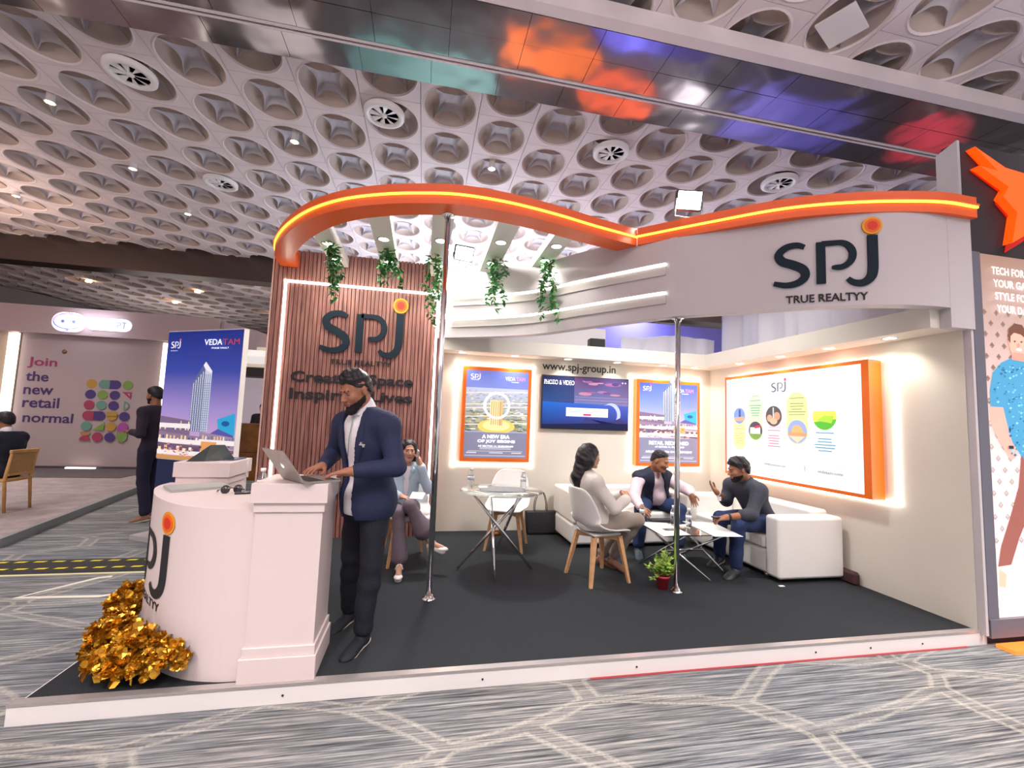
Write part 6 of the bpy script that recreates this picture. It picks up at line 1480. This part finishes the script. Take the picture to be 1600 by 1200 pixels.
# --- woman on the phone
def woman_phone():
    t = person('woman in a pale blue jacket sitting with crossed legs, phone at her ear', (1.81, 1.95, 0))
    J = dict(P=(1.80, 2.03, .50), N=(1.805, 2.01, .945), H=(1.815, 1.965, 1.075), sR=(1.675, 2.0, .885), sL=(1.935, 2.035, .885), eR=(1.63, 1.94, .67), wR=(1.765, 1.795, .655), eL=(2.035, 1.93, .705), wL=(1.945, 1.875, .935),
             hR=(1.72, 2.02, .50), hL=(1.88, 2.05, .50), kR=(1.765, 1.62, .53), kL=(1.865, 1.60, .60), aR=(1.805, 1.56, .12), aL=(2.055, 1.60, .30), tR=(1.805, 1.40, .03), tL=(2.18, 1.55, .215))
    F = Fig(J, (.22, -.97, -.05), bulk=.86, hs=.93); T = F.T; J_ = F.J
    S_ = SDF(); F.head(S_); F.face(S_); F.neck(S_, -.008); F.torso(S_, -.012)
    for sd in 'RL': F.arm(S_, sd); F.leg(S_, sd)
    for sd in 'RL':
        a, o = J_['a' + sd], J_['t' + sd]; S_.cap(a, a + (o - a) * .3 - V(0, 0, .02), .028, .028, .02); S_.cap(a + (o - a) * .3 - V(0, 0, .02), o + V(0, 0, .015), .027, .022, .02)
    F.hand(S_, 'R', (.85, -.35, -.15), (.1, .1, -1), .35, sc_=.92); F.hand(S_, 'L', (-.2, .15, 1), (-1, .3, 0), .65, sc_=.92)
    smesh('body', S_, .0058, skinB, t); F.eyes(t); F.brows(t, hairb); F.lips(t, lipr)
    S_ = SDF(); S_.ell(F.hp(0, -.02, .038), F.Hf, V(.088, .102, .090) * F.hs, .02); S_.ell(F.hp(0, .05, .02), F.Hf, V(.10, .12, .12), .001, 'u') if 0 else None
    for a in (-1, 1): S_.cap(F.hp(.066 * a, .0, .05), F.hp(.072 * a, -.035, -.10), .026, .028, .03); S_.cap(F.hp(.072 * a, -.035, -.10), F.hp(.065 * a, -.05, -.19), .028, .018, .03)
    S_.cap(F.hp(0, -.06, -.02), F.hp(0, -.075, -.18), .055, .045, .04); S_.ell(F.hp(0, .095, -.015), F.Hf, V(.058, .08, .092) * F.hs, .012, 's'); S_.fn(wr(.0025, 110, 1)); smesh('hair', S_, .0055, hairb, t)
    jm = mat('pale_blue_jacket', srgb('BCD0E0'), .75, noise=.3, nscale=40)
    S_ = SDF(); F.torso(S_, .022); 
    for sd in 'RL': F.arm(S_, sd, .016, .93)
    S_.cap(J_['P'], J_['P'] + T[1] * .02, .15, .14, .05); S_.half(J_['N'] + T[2] * .02, T[2]); S_.half(J_['P'] - V(0, 0, .02), (0, 0, -1)); S_.fn(wr(.005, 24, 6)); P0 = J_['P']
    def cut(P, d):
        q = (P - P0) @ T.T; hw = np.interp(q[..., 2], [0, .15, .40, .5], [.004, .014, .045, .05]); return np.maximum(d, -np.maximum(np.abs(q[..., 0]) - hw, .02 - q[..., 1]))
    S_.fn(cut); jk = smesh('jacket', S_, .0068, jm, t)
    for a in (-1, 1): smesh('collar', SDF().cap(J_['N'] + T[0] * .05 * a + T[2] * .03, J_['N'] + T[1] * .10 + T[0] * .055 * a - T[2] * .06, .012, .020, .02).cap(J_['N'] + T[1] * .10 + T[0] * .055 * a - T[2] * .06, J_['N'] + T[1] * .105 + T[0] * .02 * a - T[2] * .15, .018, .006, .02), .0055, jm, jk)
    S_ = SDF(); F.torso(S_, .008); S_.half(J_['N'] - T[2] * .02, T[2]); smesh('top', S_, .009, shirtw, t)
    S_ = SDF(); S_.ell(J_['P'], T, V(.15, .115, .095), .05); tm = mat('mauve_grey_trousers', srgb('6A5E68'), .8, noise=.2, nscale=40)
    F.leg(S_, 'R', .010, .92, .03); F.leg(S_, 'L', .012, .72, .05); S_.fn(wr(.0035, 20, 2)); smesh('trousers', S_, .007, tm, t)
    sm = mat('white_shoe', srgb('F0ECE8'), .4)
    for sd in 'RL':
        a, o = J_['a' + sd], J_['t' + sd]; d = nrm(o - a - V(0, 0, (o - a)[2]) * (1 if sd == 'R' else 0)); S_ = SDF(); S_.ell(o + V(0, 0, .005), frame(V(0, 0, 1), np.cross(d, V(0, 0, 1))), V(.038, .055, .022), .01); sh = smesh('shoe', S_, .005, sm, t)
        c = a + (o - a) * .45; x = nrm(np.cross(d, V(0, 0, 1)))
        mb = MB(); mb.tube([a + x * .032 - V(0, 0, .02), a * .7 + o * .3 + V(0, 0, .028), c - x * .034 - V(0, 0, .01)], .006, 6); mb.tube([a - x * .032 - V(0, 0, .02), a * .7 + o * .3 + V(0, 0, .028), c + x * .034 - V(0, 0, .01)], .006, 6); obj('strap', mb, sm, sh)
        S_ = SDF(); S_.cap(a - V(0, 0, .065), o - V(0, 0, .012), .022, .032, .01); S_.half(a * .5 + o * .5 - V(0, 0, .050 if sd == 'L' else .055), (0, 0, -1)) if 0 else None; smesh('sole', S_, .006, sm, sh)
    # papers held in the right hand, phone at the ear
    hand_p = J_['wR'] + V(.10, -.05, .0); pht = thing('phone', 'phone held to the ear of the woman in pale blue', 'phone', tuple(F.hp(-.09, .03, .0)))
    c = F.hp(-.088 * -1 if 0 else .0, 0, 0); c = J_['wL'] + V(-.035, .02, .085); mb = MB(); mb.box(-.005, .005, -.034, .034, -.07, .07); Rz = Matrix.Rotation(.25, 3, 'Z') @ Matrix.Rotation(.25, 3, 'X'); mb.v = [tuple(Rz @ Vector(p) + Vector(c)) for p in mb.v]; obj('case', mb, mat('pale_phone', (.5, .5, .52), .3), pht)
    mb = MB(); mb.box(0, .13, 0, .09, 0, .003); Rm = Matrix.Rotation(-.35, 3, 'Z') @ Matrix.Rotation(.55, 3, 'X'); mb.v = [tuple(Rm @ Vector(p) + Vector((1.855, 1.66, .655))) for p in mb.v]; tag(obj('paper', mb, MATS['paper_white']), 'white card held on the lap of the woman in pale blue', 'paper')
woman_phone()

# --- woman seen from behind on the right hand shell chair
def woman_back():
    t = person('long haired woman in a cream blazer sitting on the shell chair, hands clasped', (3.6, 1.33, 0))
    J = dict(P=(3.56, 1.33, .50), N=(3.455, 1.325, .955), H=(3.505, 1.335, 1.105), sR=(3.50, 1.165, .885), sL=(3.43, 1.475, .885), eR=(3.665, 1.115, .665), wR=(3.845, 1.255, .725), eL=(3.64, 1.545, .66), wL=(3.865, 1.43, .735),
             hR=(3.58, 1.245, .50), hL=(3.545, 1.41, .50), kR=(3.985, 1.31, .52), kL=(3.96, 1.475, .50), aR=(3.845, 1.53, .12), aL=(3.77, 1.64, .10), tR=(3.935, 1.37, .045), tL=(3.90, 1.54, .03))
    F = Fig(J, (.95, .22, -.06), bulk=.95, hs=.97); T = F.T; J_ = F.J
    S_ = SDF(); F.head(S_); F.face(S_); F.neck(S_, -.005); F.torso(S_, -.012)
    for sd in 'RL': F.arm(S_, sd); F.leg(S_, sd)
    F.hand(S_, 'R', (.6, .75, .2), (-.3, .5, -.3), .7, sc_=.95); F.hand(S_, 'L', (.5, -.8, .25), (-.4, -.4, -.3), .8, sc_=.95)
    smesh('body', S_, .006, skinB, t); F.eyes(t); F.brows(t, hairb); F.lips(t, lipr)
    S_ = SDF(); S_.ell(F.hp(0, -.022, .038), F.Hf, V(.090, .106, .092) * F.hs, .02); S_.ell(F.hp(.03, -.055, -.04), F.Hf, V(.085, .075, .085), .03)
    S_.cap(F.hp(.0, -.085, .0), F.hp(.0, -.12, -.20), .062, .058, .04); S_.cap(F.hp(.0, -.12, -.20), F.hp(.0, -.125, -.32), .058, .022, .04); S_.cap(F.hp(.04, -.11, -.12), F.hp(.05, -.135, -.30), .035, .012, .03)
    S_.ell(F.hp(0, .10, -.02), F.Hf, V(.075, .085, .095) * F.hs, .012, 's'); S_.fn(wr(.004, 85, 1)); smesh('hair', S_, .0058, mat('dark_brown_hair', srgb('241C22'), .42, noise=.6, nscale=50, stretch=(1, 1, .3)), t)
    S_ = SDF(); S_.ell(F.hp(.055, -.045, -.04), F.Hf, V(.05, .055, .065), .02); S_.ell(F.hp(.03, -.08, -.02), F.Hf, V(.05, .05, .075), .03); S_.fn(wr(.003, 70, 2)); smesh('hair_scarf', S_, .006, mat('dark_blue_cloth', srgb('1E2238'), .6), t)
    bm2 = mat('cream_blazer', srgb('DCD6CE'), .8, noise=.3, nscale=50)
    S_ = SDF(); F.torso(S_, .024); 
    for sd in 'RL': F.arm(S_, sd, .018, .92)
    S_.cap(J_['P'] - T[1] * .02, J_['P'] + T[1] * .16 - V(0, 0, .01), .145, .10, .06); S_.half(J_['N'] + T[2] * .03, T[2]); S_.half(J_['P'] - V(0, 0, .055), (0, 0, -1)); S_.fn(wr(.006, 19, 7)); smesh('blazer', S_, .007, bm2, t)
    S_ = SDF(); S_.ell(J_['P'], T, V(.15, .115, .075), .05); F.leg(S_, 'R', .012, .90, .012); F.leg(S_, 'L', .012, .90, .012); S_.half((0, 0, .425), (0, 0, -1)) if 0 else None; S_.fn(wr(.005, 22, 2)); smesh('trousers', S_, .0075, mat('taupe_trousers', srgb('968A80'), .8, noise=.2, nscale=40), t)
    for sd in 'RL': F.shoe(t, sd, mat('brown_shoe', srgb('8C6450'), .5), mat('brown_sole', srgb('5C4034'), .6), .88)
woman_back()

# --- man in the vest
def man_vest():
    t = person('man in a pink shirt and dark vest leaning forward on the back wall sofa', (4.75, 2.4, 0))
    J = dict(P=(4.77, 2.47, .49), N=(4.68, 2.22, .875), H=(4.695, 2.135, 1.005), sR=(4.475, 2.21, .80), sL=(4.87, 2.29, .79), eR=(4.33, 2.06, .60), wR=(4.315, 1.86, .52), eL=(5.05, 2.10, .67), wL=(4.975, 1.94, .655),
             hR=(4.67, 2.43, .48), hL=(4.87, 2.45, .48), kR=(4.385, 1.985, .47), kL=(4.87, 1.98, .47), aR=(4.325, 1.93, .10), aL=(4.80, 1.90, .10), tR=(4.245, 1.745, .03), tL=(4.74, 1.72, .03))
    F = Fig(J, (.52, -.80, -.30), bulk=1.16, hs=1.04); T = F.T; J_ = F.J
    S_ = SDF(); F.head(S_, .002); F.face(S_); F.neck(S_, .004); F.torso(S_, -.01, belly=.03)
    for sd in 'RL': F.arm(S_, sd); F.leg(S_, sd)
    F.hand(S_, 'R', (.05, -.9, -.35), (.4, 0, -1), .5); F.hand(S_, 'L', (.15, -.35, -.9), (-.3, -.5, -.3), .35)
    smesh('body', S_, .006, skinC, t); F.eyes(t); F.brows(t, beardm); F.lips(t, lipm)
    S_ = F.hairdo(.004, .002, .002, .092); S_.fn(wr(.002, 130, 1)); smesh('hair', S_, .005, hairb, t)
    smesh('moustache', SDF().cap(F.hp(0, .096, -.044), F.hp(.026, .086, -.052), .0075, .005, .003).cap(F.hp(0, .096, -.044), F.hp(-.026, .086, -.052), .0075, .005, .003), .0035, beardm, t)
    pinks = mat('pale_pink_shirt', srgb('DEC8D0'), .75, noise=.3, nscale=40)
    S_ = SDF(); F.torso(S_, .012, belly=.055)
    for sd in 'RL': F.arm(S_, sd, .018, .88)
    S_.cap(J_['N'] + T[1] * .01, J_['N'] + T[2] * .03, .07, .064, .02); S_.half(J_['N'] + T[2] * .045, T[2]); S_.half(J_['P'] - V(0, 0, .03), (0, 0, -1)); S_.fn(wr(.006, 24, 2)); S_.ell(J_['N'] + T[1] * .10 + T[2] * .05, T, V(.03, .05, .10), .01, 's'); smesh('shirt', S_, .007, pinks, t)
    S_ = SDF(); F.torso(S_, .030, belly=.055); S_.half(J_['N'] + T[2] * .055, T[2]); S_.half(J_['P'] - V(0, 0, .01), (0, 0, -1)); P0 = J_['P']
    def cut(P, d):
        q = (P - P0) @ T.T; hw = np.interp(q[..., 2], [0, .2, .40, .5], [.105, .095, .065, .045]); d = np.maximum(d, -np.maximum(np.abs(q[..., 0] - .01) - hw, .0 - q[..., 1]))
        for a, n_ in ((J_['sR'], -1), (J_['sL'], 1)):
            d = np.maximum(d, -(np.linalg.norm((P - a - T[0] * (.035 * (1 if n_ < 0 else -1)) + T[2] * .06) * V(1, 1, .8), axis=-1) - .085))
        return d
    S_.fn(cut); smesh('vest', S_, .0068, mat('navy_vest', srgb('22263A'), .85, noise=.3, nscale=80), t)
    S_ = SDF(); S_.ell(J_['P'], T, V(.17, .13, .09), .05)
    for sd in 'RL': F.leg(S_, sd, .010, .94, .014)
    S_.fn(wr(.005, 22, 4)); smesh('jeans', S_, .0078, denim_b, t)
    for sd in 'RL': F.shoe(t, sd, mat('grey_blue_shoe', srgb('4A5460'), .5), mat('dark_sole', srgb('202226'), .6), 1.05)
    dR = nrm(J_['wR'] - J_['eR']); band_on('wristwatch', J_['wR'] - dR * .015, dR, .034, .010, mat('watch_grey', (.25, .25, .26), .3, .6), t)
    c = J_['sL'] + T[1] * .085 - T[2] * .10 - T[0] * -.06; mb = MB(); mb.lathe([(.001, 0), (.014, .004), (.001, .01)], (0, 0, 0), 10); mb.v = [tuple(Vector(p) + Vector(c)) for p in mb.v]; obj('ribbon_badge', mb, mat('pink_ribbon', srgb('E050A0'), .5), t)
man_vest()

# --- man in dark shirt
def man_dark():
    t = person('man in a dark grey shirt on the right sofa gesturing with one hand', (5.35, 1.4, 0))
    J = dict(P=(5.44, 1.42, .49), N=(5.235, 1.40, .885), H=(5.135, 1.375, 1.00), sR=(5.21, 1.585, .82), sL=(5.245, 1.215, .82), eR=(5.16, 1.60, .645), wR=(4.985, 1.505, .745), eL=(5.095, 1.155, .595), wL=(4.865, 1.20, .565),
             hR=(5.42, 1.52, .48), hL=(5.42, 1.31, .48), kR=(5.03, 1.52, .49), kL=(4.985, 1.195, .495), aR=(5.07, 1.585, .10), aL=(4.975, 1.225, .10), tR=(4.93, 1.535, .03), tL=(4.775, 1.125, .03))
    F = Fig(J, (-.94, .18, -.22), bulk=1.04, hs=1.02); T = F.T; J_ = F.J
    S_ = SDF(); F.head(S_); F.face(S_); F.neck(S_, .002); F.torso(S_, -.012)
    for sd in 'RL': F.arm(S_, sd); F.leg(S_, sd)
    F.hand(S_, 'R', (-.75, -.1, .62), (.3, -.5, .6), .30, spread=1.5); F.hand(S_, 'L', (-.75, .35, -.25), (.1, .2, -1), .7)
    smesh('body', S_, .006, skinC, t); F.eyes(t); F.brows(t, beardm); F.lips(t, lipm)
    S_ = F.hairdo(.008, .022, .034, .070); S_.fn(wr(.006, 70, 1)); S_.fn(wr(.002, 160, 4)); smesh('hair', S_, .0045, hairb, t, 0)
    S_ = SDF(); F.head(S_, .003); S_.ell(F.hp(0, .105, -.060), F.Hf, V(.02, .03, .008), .004, 's'); S_.half(F.hp(0, .0, -.042), F.Hf.T @ V(0, .15, 1)); S_.half(F.hp(0, -.0, 0), F.Hf.T @ V(0, -1, .0)); smesh('beard', S_, .0048, beardm, t)
    dk = mat('charcoal_shirt', srgb('3A3E4A'), .8, noise=.3, nscale=50)
    S_ = SDF(); F.torso(S_, .018)
    F.arm(S_, 'R', .020, .35); F.arm(S_, 'L', .020, .30); S_.cap(J_['N'], J_['N'] + T[2] * .025, .068, .064, .02); S_.half(J_['N'] + T[2] * .035, T[2]); S_.half(J_['P'] - V(0, 0, .06), (0, 0, -1)); S_.fn(wr(.0065, 21, 3)); smesh('shirt', S_, .007, dk, t)
    S_ = SDF(); S_.ell(J_['P'], T, V(.155, .12, .09), .05)
    for sd in 'RL': F.leg(S_, sd, .010, .95, .014)
    S_.fn(wr(.005, 22, 4)); smesh('jeans', S_, .0078, denim_b, t)
    F.shoe(t, 'L', mat('grey_black_shoe', srgb('383C40'), .35), mat('black_sole', (.02, .02, .02), .5), 1.08); F.shoe(t, 'R', MATS['grey_black_shoe'], solew, 1.05)
    dL = nrm(J_['wL'] - J_['eL']); band_on('wristwatch', J_['wL'] - dL * .02, dL, .034, .011, blackp, t); dR = nrm(J_['wR'] - J_['eR']); band_on('wrist_tag', J_['wR'] - dR * .01, dR, .032, .008, pw, t)
    mb = MB(); c = Vector(J_['wR'] - dR * .01 + V(.0, -.03, -.03)); mb.box(c.x - .02, c.x + .02, c.y - .002, c.y + .002, c.z - .045, c.z); obj('paper_tail', mb, pw, t)
    mb = MB(); c = Vector(J_['wL'] + V(-.085, .04, -.012)); mb.bbox(c.x - .04, c.x + .03, c.y - .03, c.y + .03, c.z - .004, c.z + .008, .003); tag(obj('phone', mb, blackp), 'black phone in the lowered hand of the man in dark grey', 'phone')
man_dark()

# --- figures in the hall
def standing(lab, x, y, z, face, top, legs, hair_m, skin, H=1.74, arm='bent', h=.011, walk=.0):
    t = person(lab, (x, y, z)); f = nrm(V(face[0], face[1], 0)); r = V(f[1], -f[0], 0); u = V(0, 0, 1); o = V(x, y, z); s = H / 1.74
    j = lambda a, b, c: o + (r * a + f * b + u * c) * s
    J = dict(P=j(0, 0, .93), N=j(0, .01, 1.46), H=j(0, .04, 1.62), sR=j(.18, 0, 1.40), sL=j(-.18, 0, 1.40), eR=j(.24, -.03, 1.12), wR=j(.14, .2, 1.12) if arm == 'bent' else j(.25, .08, .86), eL=j(-.24, -.04, 1.12), wL=j(-.12, .21, 1.14) if arm == 'bent' else j(-.25, .05, .86),
             hR=j(.09, 0, .9), hL=j(-.09, 0, .9), kR=j(.09, .03 + walk * .5, .5), kL=j(-.09, .02 - walk * .4, .5), aR=j(.09, -.02 + walk, .10), aL=j(-.09, -.03 - walk, .10), tR=j(.11, .14 + walk, .03), tL=j(-.11, .13 - walk, .03))
    F = Fig(J, (face[0], face[1], -.1)); J_ = F.J; T = F.T
    S_ = SDF(); F.head(S_); F.face(S_); F.neck(S_); F.torso(S_, -.012)
    for sd in 'RL': F.arm(S_, sd); F.leg(S_, sd); F.hand(S_, sd, None, None, .5)
    smesh('body', S_, h * .8, skin, t)
    S_ = F.hairdo(.010, .012, .018); smesh('hair', S_, h * .7, hair_m, t)
    S_ = SDF(); F.torso(S_, .018); 
    for sd in 'RL': F.arm(S_, sd, .016, .85)
    S_.half(J_['N'] + T[2] * .03, T[2]); S_.half(J_['P'] - V(0, 0, .08), (0, 0, -1)); S_.fn(wr(.004, 22, 1)); smesh('top', S_, h, top, t)
    S_ = SDF(); S_.ell(J_['P'] - V(0, 0, .03), T, V(.15, .115, .11), .05)
    for sd in 'RL': F.leg(S_, sd, .012, .93, .014)
    S_.fn(wr(.004, 22, 2)); smesh('trousers', S_, h, legs, t)
    for sd in 'RL': F.shoe(t, sd, MATS['brown_shoe'], solew, 1.05)
    return F, t
plum = mat('dark_plum_shirt', srgb('2E2434'), .85); navyt = mat('dark_navy_trousers', srgb('1E1C34'), .85)
Fg, tg = standing('bearded man in dark clothes standing half behind the blue banner', -1.64, 4.25, -.1, (-.93, .25), plum, navyt, hairb, skinC, 1.80, 'bent', .010, .05)
S_ = SDF(); Fg.head(S_, .004); S_.half(Fg.hp(0, .0, -.035), Fg.Hf.T @ V(0, .1, 1)); S_.half(Fg.hp(0, -.015, 0), Fg.Hf.T @ V(0, -1, .0)); smesh('beard', S_, .007, beardm, tg)
standing('small far person in a dark coat behind the brown cabinet', -1.95, 9.3, -.1, (.2, -1), mat('dark_coat', srgb('302A2E'), .8), navyt, hairb, skinB, 1.70, 'bent', .018)

def seated(lab, x, y, z, face, top, legs, skin, h=.012, sh=.45, lean=.03):
    t = person(lab, (x, y, z)); f = nrm(V(face[0], face[1], 0)); r = V(f[1], -f[0], 0); u = V(0, 0, 1); o = V(x, y, z)
    j = lambda a, b, c: o + (r * a + f * b + u * c)
    J = dict(P=j(0, 0, sh + .07), N=j(0, lean, sh + .60), H=j(0, lean + .05, sh + .76), sR=j(.19, lean, sh + .53), sL=j(-.19, lean, sh + .53), eR=j(.26, lean + .08, sh + .27), wR=j(.14, .33, sh + .24), eL=j(-.26, lean + .08, sh + .27), wL=j(-.14, .33, sh + .24),
             hR=j(.09, .02, sh + .07), hL=j(-.09, .02, sh + .07), kR=j(.13, .43, sh + .07), kL=j(-.13, .43, sh + .07), aR=j(.13, .40, .10), aL=j(-.13, .38, .10), tR=j(.15, .56, .03), tL=j(-.15, .54, .03))
    F = Fig(J, (face[0], face[1], -.08), bulk=1.08); J_ = F.J; T = F.T
    S_ = SDF(); F.head(S_); F.face(S_); F.neck(S_); F.torso(S_, -.012)
    for sd in 'RL': F.arm(S_, sd); F.leg(S_, sd); F.hand(S_, sd, None, None, .5)
    smesh('body', S_, h * .8, skin, t)
    S_ = F.hairdo(.010, .012, .018); smesh('hair', S_, h * .7, hairb, t)
    S_ = SDF(); S_.cap(J_['N'] - T[2] * .02, J_['N'] + T[2] * .035, .068, .064, .02); smesh('shirt_collar', S_, h * .7, shirtw, t)
    S_ = SDF(); F.torso(S_, .028)
    for sd in 'RL': F.arm(S_, sd, .020, .88)
    S_.half(J_['N'] + T[2] * .015, T[2]); S_.half(J_['P'] - V(0, 0, .06), (0, 0, -1)); S_.fn(wr(.005, 20, 1)); smesh('jacket', S_, h, top, t)
    S_ = SDF(); S_.ell(J_['P'], T, V(.15, .12, .08), .05)
    for sd in 'RL': F.leg(S_, sd, .012, .93, .014)
    smesh('trousers', S_, h, legs, t)
    for sd in 'RL': F.shoe(t, sd, shoek, MATS['black_sole'], 1.05)
midn = mat('midnight_suit', srgb('1A2030'), .8, noise=.3, nscale=60)
seated('man in a midnight blue suit on the cane chair at the far left, back turned', -3.50, 4.55, -.02, (-.97, .12), midn, midn, skinC, sh=.42)
seated('man at the left border, only partly in view, facing the suited man', -4.60, 5.0, -.02, (.99, -.05), mat('black_jacket', (.015, .014, .02), .8), navyt, skinC, sh=.42)
# cane chair
wc = thing('cane_chair', 'light wooden chair with woven cane back at the far left, suited man on it', 'chair', (-3.59, 4.55, -.02))
cw = mat('honey_wood', srgb('C09458'), .5, var=.12, nscale=8); cane = mat('woven_cane', srgb('B48E5C'), .7, noise=.9, nscale=140, var=.25)
z0 = -.02
for (x, y, h_) in ((-3.34, 4.36, .80), (-3.34, 4.74, .80), (-3.77, 4.38, .42), (-3.77, 4.72, .42)):
    bx0 = .04 if h_ > .5 else 0
    obj('leg', MB().tube([(x + bx0, y, z0), (x, y, z0 + .42)] + ([(x + .05, y, z0 + h_)] if h_ > .5 else []), [.016, .02] + ([.016] if h_ > .5 else []), 8), cw, wc)
obj('seat', MB().bbox(-3.80, -3.32, 4.33, 4.77, z0 + .39, z0 + .43, .01), cw, wc)
obj('back_rail', MB().bbox(-3.315, -3.275, 4.34, 4.76, z0 + .76, z0 + .81, .008), cw, wc); obj('back_rail', MB().bbox(-3.33, -3.30, 4.36, 4.74, z0 + .47, z0 + .50, .006), cw, wc)
mb = MB(); mb.add([(-3.318, 4.37, z0 + .50), (-3.318, 4.73, z0 + .50), (-3.290, 4.73, z0 + .765), (-3.290, 4.37, z0 + .765)], [(0, 1, 2, 3)]); o = obj('cane_panel', mb, cane, wc); md = o.modifiers.new('t', 'SOLIDIFY'); md.thickness = .008
wc2 = dup(wc); wc2['label'] = 'light wooden chair at the left border under the partly seen man'; wc2.location = (-4.62, 5.0, -.02); wc2.rotation_euler = (0, 0, math.pi)
for c in (wc, wc2): c['group'] = 'cane chairs of the left stand'
bpy.context.view_layer.update()
